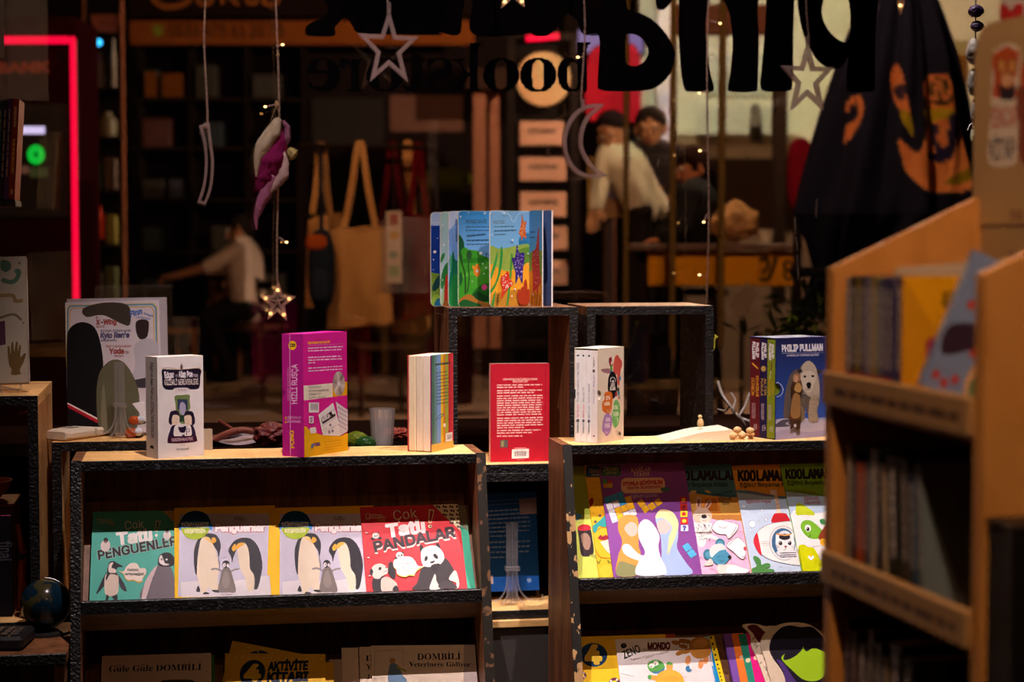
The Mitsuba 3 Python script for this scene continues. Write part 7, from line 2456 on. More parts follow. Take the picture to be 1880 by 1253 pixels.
# --- dark shop with orange fascia
k = thing('shop_fascia', 'dim orange shop fascia with a phone number behind the left lights', 'sign')
d = 15.0
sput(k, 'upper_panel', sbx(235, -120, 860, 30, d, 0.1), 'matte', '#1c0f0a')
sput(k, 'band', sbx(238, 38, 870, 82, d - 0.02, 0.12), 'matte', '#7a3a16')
s_art(k, 'lettering', 238, -60, 870, 82, d - 0.021, lambda a: [a.text('0536 475 61 20 75', (308, 66), (520, 68), 22, '#2c1408', 'bold'), a.ell(289, 56, 11, 11, '#6a6a20'), a.text('TEL', (545, 70), (620, 70), 18, '#6a3414', 'bold') if False else None, a.line([(345, -30), (300, -40), (278, -10), (300, 12), (335, 8), (352, -6)], 9, '#8a4418', True), a.line([(362, -20), (366, 5), (385, 5), (392, -14)], 7, '#8a4418', True), a.line([(405, -40), (408, 4)], 7, '#8a4418'), a.line([(425, -6), (408, -16), (436, 8)], 6, '#8a4418', True), a.ell(462, -2, 13, 12, '#8a4418'), a.ell(462, -2, 6, 6, '#3a2014'), a.line([(490, -20), (484, 4), (505, 8), (512, -6)], 7, '#8a4418', True)])
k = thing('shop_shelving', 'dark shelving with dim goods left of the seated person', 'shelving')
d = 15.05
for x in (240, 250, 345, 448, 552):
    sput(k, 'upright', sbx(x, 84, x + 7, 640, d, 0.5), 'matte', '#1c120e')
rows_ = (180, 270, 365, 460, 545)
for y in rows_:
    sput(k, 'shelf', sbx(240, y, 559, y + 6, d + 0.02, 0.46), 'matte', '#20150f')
r = random.Random(21)
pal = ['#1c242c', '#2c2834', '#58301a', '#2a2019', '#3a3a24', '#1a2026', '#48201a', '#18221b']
pal_n = dict(zip(pal, ['slate', 'violet grey', 'orange brown', 'brown', 'olive', 'blue grey', 'rust', 'dark green']))
named = []
for y in rows_:
    x = 262
    while x < 492:
        w, h = r.uniform(26, 55), r.uniform(30, 62)
        if not any(x < q < x + w + 4 for q in (345, 352, 448, 455)) and r.random() < 0.75:
            c = r.choice(pal)
            a_, c_ = st(x, y - h, d + 0.1), st(x + w, y, d + 0.1)
            named.append((a_, c_, c, rows_.index(y)))
        x += w + 8
seen_ = {}
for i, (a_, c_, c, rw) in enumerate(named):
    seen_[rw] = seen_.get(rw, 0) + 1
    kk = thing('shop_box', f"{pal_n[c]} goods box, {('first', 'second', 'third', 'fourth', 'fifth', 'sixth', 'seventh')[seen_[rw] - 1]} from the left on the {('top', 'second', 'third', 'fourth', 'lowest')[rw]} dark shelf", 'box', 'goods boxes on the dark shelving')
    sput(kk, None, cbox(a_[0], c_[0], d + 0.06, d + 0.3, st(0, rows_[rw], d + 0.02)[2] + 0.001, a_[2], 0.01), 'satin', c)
for i, (x0_, y0_, x1_, y1_, c, nm) in enumerate(((265, 132, 288, 178, '#6a3412', 'orange notice'), (297, 135, 336, 178, '#6a3412', 'wide orange notice'))):
    kk = thing('notice', f'{nm} on the dark shop front at the upper left', 'notice')
    sput(kk, None, sbx(x0_, y0_, x1_, y1_, d - 0.02, 0.01), 'matte', c)
kk = thing('poster', 'large dim pink brown poster above the hanging bags', 'poster')
sput(kk, None, sbx(715, 175, 850, 242, 15.57, 0.02), 'matte', '#6a4438')
kk = thing('poster', 'dark poster panel left of the pink brown one', 'poster')
sput(kk, None, sbx(572, 180, 705, 268, 15.57, 0.02), 'matte', '#2c2422')
kk = thing('cushion', 'dim yellow green cushion right of the hanging bags', 'cushion')
c_ = st(815, 330, 13.0)
sput(kk, None, ball(c_, 0.13, 3, (1.5, 0.6, 0.7)), 'matte', '#4a4812', smooth=True)
kk = thing('crate', 'tall dark crate carrying the dim yellow green cushion', 'crate')
sput(kk, 'body', cbox(c_[0] - 0.2, c_[0] + 0.2, 12.85, 13.15, 0.0, c_[2] - 0.13 * 0.7 - 0.001, 0.01), 'matte', '#1c1512')
for i, (x0_, x1_) in enumerate(((868, 893), (898, 918))):
    kk = thing('post', ('left' if i == 0 else 'right') + ' of the two brown posts behind the board book', 'post')
    sput(kk, None, sbx(x0_, 165, x1_, 640, 12.6 + 0.1 * i, 0.12), 'matte', '#7a4a36')
kk = thing('awning_beam', 'dark beam that carries the two brown posts', 'beam')
sput(kk, None, sbx(855, 125, 935, 165, 12.55, 0.4), 'matte', '#2a1a14')

# --- tote bags on a rail
d = 9.2
k = thing('hanging_rail', 'dark metal rail that carries the cloth bags', 'rail')
ra, rb = st(548, 268, d), st(800, 272, d)
sput(k, 'bar', tube([ra, rb], 0.014, 8), 'matte', '#201814', smooth=True)
for p in (ra, rb):
    sput(k, 'post', tube([p + (0, 0.02, 0), (p[0], d + 0.02, 0.0)], 0.016, 8), 'matte', '#1c1512', smooth=True)


def bag(label, body, top_y, handle_x, dd, col, mat='canvas', fold=0.02, seed=0, bulge=0.04):
    """A cloth bag: outline in picture units, two strap handles over the rail."""
    k = thing('tote_bag', label, 'bag')
    g = Polygon(body)
    x0, y0, x1, y1 = g.bounds
    n, m = 26, 30
    V, F = [], []
    for sgn in (-1, 1):
        for i in range(n):
            for j in range(m):
                y = y0 + (y1 - y0) * i / (n - 1)
                ln = g.intersection(LineString([(x0 - 5, y), (x1 + 5, y)])) if 0 < i < n - 1 else g.intersection(LineString([(x0 - 5, min(max(y, y0 + 0.8), y1 - 0.8)), (x1 + 5, min(max(y, y0 + 0.8), y1 - 0.8))]))
                bx0, bx1 = ln.bounds[0], ln.bounds[2]
                u = j / (m - 1)
                w_ = math.sin(math.pi * u) ** 0.5 * (0.3 + 0.7 * math.sin(math.pi * min(1, 0.12 + 0.8 * i / (n - 1))))
                p = st(bx0 + (bx1 - bx0) * u, y, d + dd)
                p[1] += sgn * bulge * w_ + fold * (meshkit.noise(np.array([u * 5 + seed, i / n * 1.5, seed * 1.7])) - 0.5)
                V.append(p)
    for b in (0, n * m):
        for i in range(n - 1):
            for j in range(m - 1):
                q = b + i * m + j
                F += [[q, q + m, q + m + 1], [q, q + m + 1, q + 1]] if b == 0 else [[q, q + m + 1, q + m], [q, q + 1, q + m + 1]]
    sput(k, 'body', (np.array(V), np.array(F)), mat, col, smooth=True)
    for s_ in (-1, 1):
        hx = [(handle_x[0], y0 + 3), (handle_x[0] + (handle_x[1] - handle_x[0]) * 0.25, (y0 + top_y) / 2), ((handle_x[0] + handle_x[1]) / 2 - 4, top_y), ((handle_x[0] + handle_x[1]) / 2 + 4, top_y), (handle_x[1] - (handle_x[1] - handle_x[0]) * 0.25, (y0 + top_y) / 2), (handle_x[1], y0 + 3)]
        P_ = np.array([st(x, y, d + dd) for x, y in hx])
        P_[:, 1] += s_ * 0.022
        c = curve(P_, 6, False)
        wv = np.array([0.014, 0, 0])
        vv = np.vstack([c - wv, c + wv])
        q = len(c)
        ff = [[i, i + 1, q + i + 1] for i in range(q - 1)] + [[i, q + i + 1, q + i] for i in range(q - 1)]
        sput(k, 'handle', (vv, np.array(ff)), mat, col)
    return k


bag('tan cloth bag hanging in front, with a printed panel', [(606, 418), (716, 416), (718, 520), (722, 600), (600, 604), (603, 520)], 268, (632, 690), -0.07, '#a87848', seed=1, bulge=0.035)
bag('tan cloth bag hanging at the left end of the rail', [(566, 400), (628, 390), (632, 470), (636, 560), (560, 565), (563, 480)], 270, (574, 606), 0.06, '#94683c', seed=2)
bag('deep red cloth bag hanging third on the rail', [(690, 400), (745, 398), (760, 500), (765, 585), (690, 590), (688, 500)], 268, (700, 742), 0.13, '#4a0a12', 'matte', seed=3)
bag('red cloth bag at the right end of the rail', [(740, 392), (800, 396), (806, 500), (792, 580), (738, 588), (742, 480)], 270, (752, 784), 0.02, '#56080f', 'matte', seed=4)
bag('light tan bag hanging lowest at the right of the front bag', [(716, 560), (790, 552), (790, 600), (780, 614), (722, 612), (716, 590)], 275, (730, 768), 0.19, '#b48452', seed=5)
kk = thing('bookmark_strip', 'white strip of picture badges hanging before the bags', 'bookmark')
sput(kk, 'strip', sbx(709, 388, 738, 520, d - 0.14, 0.003), 'print', '#b8a8a0')
s_art(kk, 'print', 709, 388, 738, 520, d - 0.141, lambda a: [a.rect_(716, 394, 731, 414, '#8a3c30'), a.ell(724, 432, 9, 8, '#b08838'), a.ell(722, 468, 8, 7, '#7a8a80'), a.rect_(714, 488, 733, 508, '#8a9a78')])
sput(kk, 'cord', tube([st(723, 389, d - 0.138), st(723, 262, d - 0.015)], 0.002, 5), 'matte', '#40302a')
kk = thing('backpack', 'dark blue backpack hanging at the left of the cloth bags', 'backpack')
c_ = st(590, 495, d - 0.16)
v, f = ball((0, 0, 0), 1, 3)
v = np.sign(v) * np.abs(v) ** 0.75
sput(kk, 'body', (v * [0.065, 0.06, 0.20] + c_, f), 'matte', '#1c2434', smooth=True)
sput(kk, 'pocket', (v * [0.048, 0.03, 0.08] + c_ + (0, -0.05, -0.08), f), 'matte', '#242c3c', smooth=True)
sput(kk, 'flap', (v * [0.055, 0.03, 0.04] + c_ + (-0.02, -0.035, 0.13), f), 'matte', '#a0481c', smooth=True)
sput(kk, 'strap', tube([c_ + (0, 0.02, 0.17), st(588, 268, d + 0.0)], 0.012, 6), 'matte', '#1a1c26')

# --- column of small signs
k = thing('sign_column', 'dark sign column with a round disc and five pinkish plates', 'sign')
d = 12.0
sput(k, 'frame', sframe(930, 60, 1060, 640, d, 0.08, 0.05), 'matte', '#1c1412')
sput(k, 'panel', sbx(938, 70, 1052, 640, d + 0.03, 0.03), 'matte', '#140f0e')
dc = st(998, 145, d)
sput(k, 'disc', xf(lathe([(0, 0), (0.172, 0), (0.178, 0.006), (0.178, 0.02), (0, 0.02)], 48), frame(dc + (0, 0.02, 0), (1, 0, 0), (0, 0, 1), (0, -1, 0))), 'matte', '#cc9a70', smooth=30)
s_art(k, 'disc_print', 940, 90, 1056, 200, d - 0.0005, lambda a: [a.ell(998, 128, 17, 24, '#c8a070'), a.blob([(1000, 128), (1006, 112), (1016, 122), (1012, 145), (1000, 150)], '#8a5c14')])
for i, (y0_, y1_, tx_, x0_, x1_) in enumerate(((222, 268, 'SICAK KAHVE', 953, 1036), (288, 333, 'SOĞUK KAHVE', 953, 1040), (352, 399, 'ÇAY', 954, 1040), (415, 460, '', 955, 1042), (478, 524, '', 956, 1042))):
    pk = sput(k, 'plate', sbx(x0_, y0_, x1_, y1_, d, 0.02), 'matte', '#c48e76')
    s_art(pk, 'print', x0_, y0_, x1_, y1_, d, lambda a: a.words((x0_ + 18, (y0_ + y1_) / 2 - 4), (x1_ - 16, (y0_ + y1_) / 2 - 4), 1, (0, 9), 7, '#5a3c30', i, 1.0))
nb = thing('neon_bar', 'short red neon bar under the big letters', 'neon light')
sput(nb, 'tube', tube([st(966, 71, d), st(998, 69, d), st(1026, 66, d)], 0.020, 8), 'glow', [1.6, 0.0, 0.05], weight=0.3, smooth=True)
sput(nb, 'holder', sbx(968, 52, 1024, 62, d - 0.01, 0.04), 'matte', '#201010')

# --- red parasol / flag and lavender screen behind
k = thing('red_awning', 'red cloth awning behind the large letters', 'awning')
d = 12.8
pts = curve([(1085, 92), (1125, 78), (1172, 92), (1176, 200), (1178, 222), (1110, 226), (1078, 215), (1074, 150)], 5)
a_ = np.array([st(x, y, d) for x, y in pts])
v, f = extrude(Polygon(a_[:, [0, 2]]).buffer(0), 0.05)
sput(k, 'cloth', (np.c_[v[:, 0], d + v[:, 2], v[:, 1]], f[:, ::-1]), 'matte', '#8c1420')
sput(k, 'pole', tube([st(1128, 100, d + 0.065), (st(1128, 100, d + 0.065)[0], d + 0.065, 0.0)], 0.015, 8), 'matte', '#3a2018')
k = thing('lit_screen', 'lavender lit panel above the red cloth', 'screen')
sput(k, 'stand', cbox(st(1120, 96, 13.43)[0] - 0.02, st(1120, 96, 13.43)[0] + 0.02, 13.42, 13.45, 0.0, st(0, 96, 13.42)[2], 0.002), 'matte', '#1c1618')
sput(k, 'screen', sbx(1062, 55, 1180, 96, 13.4, 0.03), 'glow', [0.20, 0.13, 0.30], weight=0.05)
sput(k, 'casing', sframe(1058, 50, 1184, 100, 13.39, 0.06, 0.012), 'matte', '#1c1618')

# --- café: white column, ceiling trim, posts, bar table, people
k = thing('column', 'bright white column in the café', 'column')
sput(k, None, sbx(1207, -60, 1236, 640, 12.9, 0.12), 'matte', '#f0e4c4')
for i, x in enumerate((1150, 1236, 1326)):
    kk = thing('door_post', ('first', 'second', 'third')[i] + ' thin pale wooden post of the café front from the left', 'post')
    sput(kk, None, sbx(x - 3.5, -60, x + 3.5, 640, 9.25, 0.04), 'matte', '#5e4a28')
k = thing('door_frame', 'dark door frame of the café', 'door frame')
sput(k, 'jamb', sbx(1424, -60, 1442, 560, 10.8, 0.1), 'matte', '#241a16')
sput(k, 'lintel', sbx(1236, 8, 1424, 62, 11.2, 0.1), 'matte', '#3a2018')
sput(k, 'stop', sbx(1300, 100, 1424, 180, 12.6, 0.05), 'matte', '#8a7c58')
kk = thing('wall_lamp', 'small black wall lamp on the cream café wall', 'lamp')
c_ = st(1387, 225, 13.9)
sput(kk, 'shade', xf(lathe([(0.04, -0.14), (0.05, -0.14), (0.035, 0.1), (0.0, 0.11)], 16), move(c_[0], 13.88, c_[2])), 'matte', '#5a5448')
sput(kk, 'mount', cbox(c_[0] - 0.02, c_[0] + 0.02, 13.89, 13.999, c_[2] + 0.1, c_[2] + 0.13), 'matte', '#3a342c')
kk = thing('menu_board', 'brown menu board under the crescent', 'board')
sput(kk, 'board', sbx(1082, 292, 1146, 396, 10.95, 0.02), 'matte', '#6a4630')
sput(kk, 'frame', sframe(1079, 289, 1149, 399, 10.94, 0.04, 0.012), 'matte', '#a07840')
s_art(kk, 'print', 1082, 292, 1146, 396, 10.95, lambda a: [a.blob([(1110, 330), (1140, 335), (1140, 365), (1115, 362)], '#3c3040'), a.words((1088, 305), (1138, 305), 2, (0, 10), 4, '#8a6a50', 2)])
sput(kk, 'stand', sbx(1108, 399, 1116, 780, 10.97, 0.02), 'matte', '#3a281c')
k = thing('bar_table', 'dark bar table with a yellow front board carrying two dark letters', 'table')
d = 9.5
sput(k, 'top', sbx(1160, 448, 1475, 460, d - 0.05, 0.36), 'satin', '#5a4034')
sput(k, 'front_board', sbx(1190, 462, 1470, 525, d, 0.03), 'matte', '#c07c10')
s_art(k, 'lettering', 1190, 462, 1470, 525, d, lambda a: [a.line([(1396, 478), (1406, 474), (1410, 490), (1400, 500)], 7, '#241810', True), a.line([(1424, 474), (1418, 495), (1408, 514), (1396, 512)], 7, '#241810', True), a.ell(1446, 488, 9, 11, '#241810'), a.ell(1447, 488, 4, 5, '#c07c10'), a.ell(1448, 505, 11, 10, '#241810'), a.ell(1448, 505, 5, 5, '#c07c10')])
for x in (1180, 1300, 1455):
    sput(k, 'leg', sbx(x, 461, x + 12, 845, d + 0.1, 0.05), 'matte', '#2c1e18')
sput(k, 'apron', sbx(1168, 461, 1188, 600, d + 0.05, 0.03), 'matte', '#20160f')
for i, (x, y) in enumerate(((1408, 412), (1432, 508), (1390, 515))):
    if i == 0:
        kk = thing('cup', 'pale cup standing on the bar table', 'cup')
        z_ = st(0, 448, d)[2]
        sput(kk, None, xf(lathe([(0, 0), (0.03, 0), (0.042, 0.07), (0.038, 0.07), (0.026, 0.006), (0, 0.006)], 20), move(st(x, y, d + 0.1)[0], d + 0.12, z_ + 0.004)), 'satin', '#b8b0a0', smooth=40)
for i, (x0_, x1_, dd, yt) in enumerate(((1095, 1190, 11.75, 645), (1150, 1300, 12.2, 630))):
    kk = thing('bench', ('nearer' if i == 0 else 'farther') + ' slatted wooden bench seen through the empty black box shelf', 'bench')
    for j in range(4):
        sput(kk, 'slat', sbx(x0_, yt + j * 9, x1_, yt + j * 9 + 6, dd - j * 0.09, 0.07), 'matte', ('#a06c40', '#8a5834')[j % 2])
    zt = st(0, yt + 33, dd - 0.27)[2]
    for x in (x0_ + 6, x1_ - 12):
        a_ = st(x, yt + 20, dd - 0.2)
        sput(kk, 'leg', cbox(a_[0], a_[0] + 0.04, dd - 0.24, dd - 0.2, 0.0, zt - 0.002), 'matte', '#4a2e1c')
        sput(kk, 'leg', cbox(a_[0], a_[0] + 0.04, dd + 0.0, dd + 0.04, 0.0, zt - 0.002), 'matte', '#4a2e1c')
    sput(kk, 'brace', sbx(x0_ + 10, yt + 60, x1_ - 10, yt + 68, dd - 0.15, 0.03), 'matte', '#5a3a24')
kk = thing('newspaper', 'folded pale printed paper standing under the bar table', 'paper')
pts = np.array([st(x, y, 9.2) for x, y in ((1338, 555), (1372, 518), (1392, 540), (1360, 592))])
v, f = extrude(Polygon(pts[:, [0, 2]]), 0.01)
sput(kk, 'paper', (np.c_[v[:, 0], 9.2 + v[:, 2], v[:, 1]], f[:, ::-1]), 'matte', '#7a6a5c')
sput(kk, 'stand', tube([st(1362, 575, 9.22), (st(1362, 575, 9.22)[0], 9.22, 0.0)], 0.012, 6), 'matte', '#2c2018')
k = thing('chair', 'tan wooden seat at the left of the seated person', 'chair')


def chair(k, x, d, w, z, col, back=True, turn=0):
    m = SM @ move(x, d, 0, rz=turn)
    put(k, 'seat', cbox(-w / 2, w / 2, -w / 2, w / 2, z - 0.03, z, 0.006), 'matte', col, m)
    for sx in (-1, 1):
        for sy in (-1, 1):
            put(k, 'leg', tube([(sx * w * 0.42, sy * w * 0.42, z - 0.031), (sx * w * 0.47, sy * w * 0.47, 0)], 0.016, 8), 'matte', col, m)
    if back:
        for sx in (-1, 1):
            put(k, 'back_post', tube([(sx * w * 0.42, w * 0.46, z + 0.001), (sx * w * 0.43, w * 0.56, z + 0.42)], 0.014, 8), 'matte', col, m)
        for j in range(3):
            put(k, 'back_slat', cbox(-w * 0.4, w * 0.4, w * (0.49 + 0.025 * j), w * (0.49 + 0.025 * j) + 0.015, z + 0.14 + 0.1 * j, z + 0.2 + 0.1 * j, 0.004), 'matte', col, m)


chair(k, st(300, 595, 14.4)[0], 14.4, 0.42, 0.46, '#9a6438', False, 30)
k = thing('chair', 'brown wooden chair under the seated person', 'chair')
chair(k, st(458, 590, 14.72)[0], 14.72, 0.44, 0.47, '#5a3420', True, 70)
for i, (x, dd) in enumerate(((700, 12.2), (548, 13.0))):
    k = thing('chair', ('dark chair below the hanging bags', 'dark chair right of the seated person')[i], 'chair')
    chair(k, st(x, 600, dd)[0], dd, 0.42, 0.46, '#2e1c14', True, 20 + 100 * i)

# --- people


def person(label, J, shirt, trousers, hair, long_hair=False, skin='#9a6448', build=1.0, sleeves=2, shoes='#1a1512'):
    """A continuous body over a skeleton of joints (street coordinates), with clothes and hair over it."""
    k = thing('person', label, 'person')
    J = {a: np.array(b, float) for a, b in J.items()}
    S = lambda p, r_: manifold3d.Manifold.sphere(r_, 14).translate(list(map(float, p)))
    B = lambda p, r0, q, r1: manifold3d.Manifold.batch_hull([S(p, r0), S(q, r1)])
    up = J['head'] - J['neck']
    up /= np.linalg.norm(up)
    fw = J['face'] / np.linalg.norm(J['face'])
    side_ = np.cross(up, fw)
    sd = (J['sR'] - J['sL']) / np.linalg.norm(J['sR'] - J['sL'])
    hp = [J['hip'] - sd * 0.085, J['hip'] + sd * 0.085]
    b = build

    def hand(w, e):
        d_ = (w - e) / np.linalg.norm(w - e)
        lat = np.cross(d_, [0.1, 0.3, 0.9])
        lat /= np.linalg.norm(lat)
        o_ = [B(w, 0.026, w + d_ * 0.075 + lat * 0.02, 0.017), B(w, 0.026, w + d_ * 0.075 - lat * 0.022, 0.017)]
        for t, L in ((-0.030, 0.058), (-0.010, 0.072), (0.010, 0.078), (0.029, 0.068)):
            r0 = w + d_ * 0.078 + lat * t
            m_ = r0 + d_ * L * 0.5
            o_ += [B(r0, 0.0092, m_, 0.0085), B(m_, 0.0085, m_ + d_ * L * 0.38 - up * L * 0.3, 0.007)]
        th = w + d_ * 0.03 - lat * 0.028
        o_ += [B(th, 0.012, th + d_ * 0.035 - lat * 0.03, 0.0095), B(th + d_ * 0.035 - lat * 0.03, 0.0095, th + d_ * 0.065 - lat * 0.034, 0.008)]
        return o_
    torso = [(J['chest'] - sd * 0.07, 0.115 * b, J['hip'] - sd * 0.05, 0.110 * b), (J['chest'] + sd * 0.07, 0.115 * b, J['hip'] + sd * 0.05, 0.110 * b), (J['sL'], 0.058 * b, J['chest'], 0.10 * b), (J['sR'], 0.058 * b, J['chest'], 0.10 * b), (J['sL'], 0.052, J['neck'], 0.052), (J['sR'], 0.052, J['neck'], 0.052)]
    arms = [(J['sL'], 0.054, J['eL'], 0.042), (J['sR'], 0.054, J['eR'], 0.042)]
    fore = [(J['eL'], 0.041, J['wL'], 0.027), (J['eR'], 0.041, J['wR'], 0.027)]
    legs = [(hp[0], 0.088 * b, J['kL'], 0.058), (hp[1], 0.088 * b, J['kR'], 0.058), (J['kL'], 0.056, J['aL'], 0.036), (J['kR'], 0.056, J['aR'], 0.036)]
    feet = [(J['aL'], 0.034, J['aL'] + fw * [1, 1, 0] * 0.16 - [0, 0, 0.035], 0.026), (J['aR'], 0.034, J['aR'] + fw * [1, 1, 0] * 0.16 - [0, 0, 0.035], 0.026)]
    hc = J['head']
    head = [B(J['neck'], 0.050, hc - up * 0.06, 0.050), B(hc + up * 0.025 - fw * 0.012, 0.088, hc - up * 0.07 + fw * 0.030, 0.050), B(hc + fw * 0.085 + up * 0.008, 0.008, hc + fw * 0.098 - up * 0.03, 0.014), B(hc + fw * 0.08 - up * 0.066 - side_ * 0.015, 0.008, hc + fw * 0.08 - up * 0.066 + side_ * 0.015, 0.008)]
    for s_ in (-1, 1):
        head.append(B(hc + side_ * s_ * 0.086 + up * 0.01, 0.012, hc + side_ * s_ * 0.086 - up * 0.03, 0.010))

    def solid(bones, grow, extra=()):
        return manifold3d.Manifold.batch_boolean([B(p, r0 + grow, q, r1 + grow) for p, r0, q, r1 in bones] + list(extra), manifold3d.OpType.Add)

    def soft(mf, L, it=8):
        m_ = mf.refine_to_length(L).to_mesh()
        tm = trimesh.Trimesh(np.array(m_.vert_properties[:, :3], float), np.array(m_.tri_verts, int), process=True)
        trimesh.smoothing.filter_taubin(tm, iterations=it)
        return np.array(tm.vertices), np.array(tm.faces)
    sput(k, 'body', soft(solid(torso + arms + fore + legs + feet, 0, head + hand(J['wL'], J['eL']) + hand(J['wR'], J['eR'])), 0.03, 5), 'matte', skin, smooth=True)
    for s_ in (-1, 1):
        e_ = hc + fw * 0.080 + side_ * s_ * 0.032 + up * 0.012
        sput(k, 'eye', ball(e_, 0.012, 1), 'gloss', '#e0d8d0', smooth=True)
        sput(k, 'pupil', ball(e_ + fw * 0.0075, 0.007, 1), 'gloss', '#1a1210', smooth=True)
    sput(k, 'mouth', tube([hc + fw * 0.088 - up * 0.062 - side_ * 0.02, hc + fw * 0.094 - up * 0.064, hc + fw * 0.088 - up * 0.062 + side_ * 0.02], 0.005, 6), 'matte', '#7a3c34')
    top_ = torso + arms + (fore if sleeves == 2 else [])
    sv, sf = soft(solid(top_, 0.016), 0.035, 6)
    sv = sv + (meshkit.fbm(sv * 9, 3, 4)[:, None] - 0.5) * 0.018
    sput(k, 'shirt' if sleeves < 2 else 'jacket', (sv, sf), 'matte', shirt, smooth=True)
    sput(k, 'trousers', soft(solid(legs + [(hp[0], 0.1 * b, hp[1], 0.1 * b)], 0.014), 0.035, 6), 'matte', trousers, smooth=True)
    for p, r0, q, r1 in feet:
        sput(k, 'shoe', soft(solid([(p, r0, q, r1)], 0.008), 0.02, 4), 'matte', shoes, smooth=True)
    hb_ = [(hc + up * 0.035 - fw * 0.022, 0.096, hc - up * 0.01 - fw * 0.045, 0.075)]
    if long_hair:
        hb_ += [(hc - fw * 0.05 + side_ * 0.03, 0.07, J['neck'] - fw * 0.07 - up * 0.12, 0.06), (hc - fw * 0.05 - side_ * 0.03, 0.07, J['neck'] - fw * 0.07 - up * 0.12, 0.05)]
    hv, hf = soft(solid(hb_, 0.0), 0.02, 3)
    hv = hv + (meshkit.fbm(hv * 30, 2, 2)[:, None] - 0.5) * 0.012
    sput(k, 'hair', (hv, hf), 'matte', hair, smooth=True)
    return k


def P(x, y, d_, dd=0.0):
    return st(x, y, d_) * [1, 1, 1] + [0, dd, 0]


D_ = 14.5
person('seated person in a pale shirt, turned left with an arm stretched out', dict(head=P(437, 422, D_), neck=P(447, 446, D_), face=(-0.95, -0.25, -0.25), chest=P(448, 480, D_), hip=P(458, 566, D_), sL=P(438, 462, D_, -0.16), sR=P(452, 462, D_, 0.17), eL=P(390, 490, D_, -0.24), eR=P(440, 520, D_, 0.22), wL=P(335, 505, D_, -0.26), wR=P(400, 545, D_, 0.2), kL=P(385, 578, D_, -0.12), kR=P(380, 580, D_, 0.14), aL=P(432, 690, D_, -0.14), aR=P(415, 686, D_, 0.14)),
       '#c8a898', '#1c1816', '#1c1412', sleeves=1)
D_ = 11.0
person('standing person in dark clothes at the café, facing the window', dict(head=P(1194, 236, D_), neck=P(1195, 272, D_), face=(-0.15, -0.97, -0.12), chest=P(1193, 315, D_), hip=P(1195, 440, D_), sL=P(1152, 288, D_), sR=P(1236, 288, D_), eL=P(1145, 350, D_, -0.05), eR=P(1246, 352, D_), wL=P(1178, 345, D_, -0.24), wR=P(1222, 375, D_, -0.22), kL=P(1178, 640, D_), kR=P(1214, 640, D_), aL=(P(1176, 640, D_)[0], D_, 0.06), aR=(P(1216, 640, D_)[0], D_, 0.06)),
       '#201a1c', '#1a1618', '#1a1412', sleeves=1, skin='#a87858')
D_ = 9.98
person('person with long dark hair and dark jacket at the bar table, turned left', dict(head=P(1272, 312, D_), neck=P(1284, 342, D_), face=(-0.9, -0.4, -0.15), chest=P(1282, 375, D_), hip=P(1290, 480, D_, 0.25), sL=P(1262, 358, D_, -0.16), sR=P(1300, 358, D_, 0.14), eL=P(1250, 415, D_, -0.2), eR=P(1302, 425, D_, 0.1), wL=P(1218, 438, D_, -0.12), wR=P(1250, 440, D_, 0.08), kL=P(1230, 505, D_, 0.2), kR=P(1235, 505, D_, 0.5), aL=P(1250, 620, D_, 0.25), aR=P(1262, 620, D_, 0.5)),
       '#242426', '#1c1a1c', '#1f1210', long_hair=True, skin='#b07050')
D_ = 10.35
person('person in a white shirt bending to the right before the standing one', dict(head=P(1124, 246, D_), neck=P(1132, 272, D_), face=(-0.35, -0.9, -0.35), chest=P(1142, 300, D_), hip=P(1192, 382, D_, 0.1), sL=P(1116, 286, D_, -0.05), sR=P(1150, 278, D_, 0.1), eL=P(1102, 335, D_, -0.1), eR=P(1172, 330, D_, 0.15), wL=P(1092, 380, D_, -0.18), wR=P(1192, 372, D_, 0.25), kL=P(1168, 560, D_, 0.1), kR=P(1192, 560, D_, 0.15), aL=(P(1168, 560, D_)[0], D_ + 0.1, 0.06), aR=(P(1194, 560, D_)[0], D_ + 0.15, 0.06)),
       '#d8ccb4', '#221c1a', '#1a1416', skin='#b08060', build=0.72)
k = thing('coat', 'tan coat heaped on the bar table right of the long haired person', 'coat')
c_ = st(1348, 432, 9.75)
v, f = ball((0, 0, 0), 1, 4)
v = v * (1 + 0.5 * (meshkit.fbm(v * 2 + 3, 3, 5) - 0.5))[:, None]
v = v * [0.125, 0.12, 0.10]
v[:, 2] -= v[:, 2].min()
sput(k, None, (v + [c_[0], 9.75, st(0, 448, 9.45)[2] + 0.001], f), 'matte', '#b08458', smooth=True)
k = thing('bar_stool', 'dark bar stool under the long haired person', 'stool')
bs = P(1290, 480, 9.98, 0.25)
sput(k, 'seat', xf(lathe([(0, 0), (0.17, 0), (0.18, 0.02), (0.17, 0.035), (0, 0.04)], 24), move(bs[0], bs[1], bs[2] - 0.19)), 'matte', '#2a1c16', smooth=40)
for i in range(4):
    t = i * math.pi / 2 + 0.6
    sput(k, 'leg', tube([(bs[0] + 0.12 * math.cos(t), bs[1] + 0.12 * math.sin(t), bs[2] - 0.19), (bs[0] + 0.2 * math.cos(t), bs[1] + 0.2 * math.sin(t), 0)], 0.014, 7), 'matte', '#20150f')

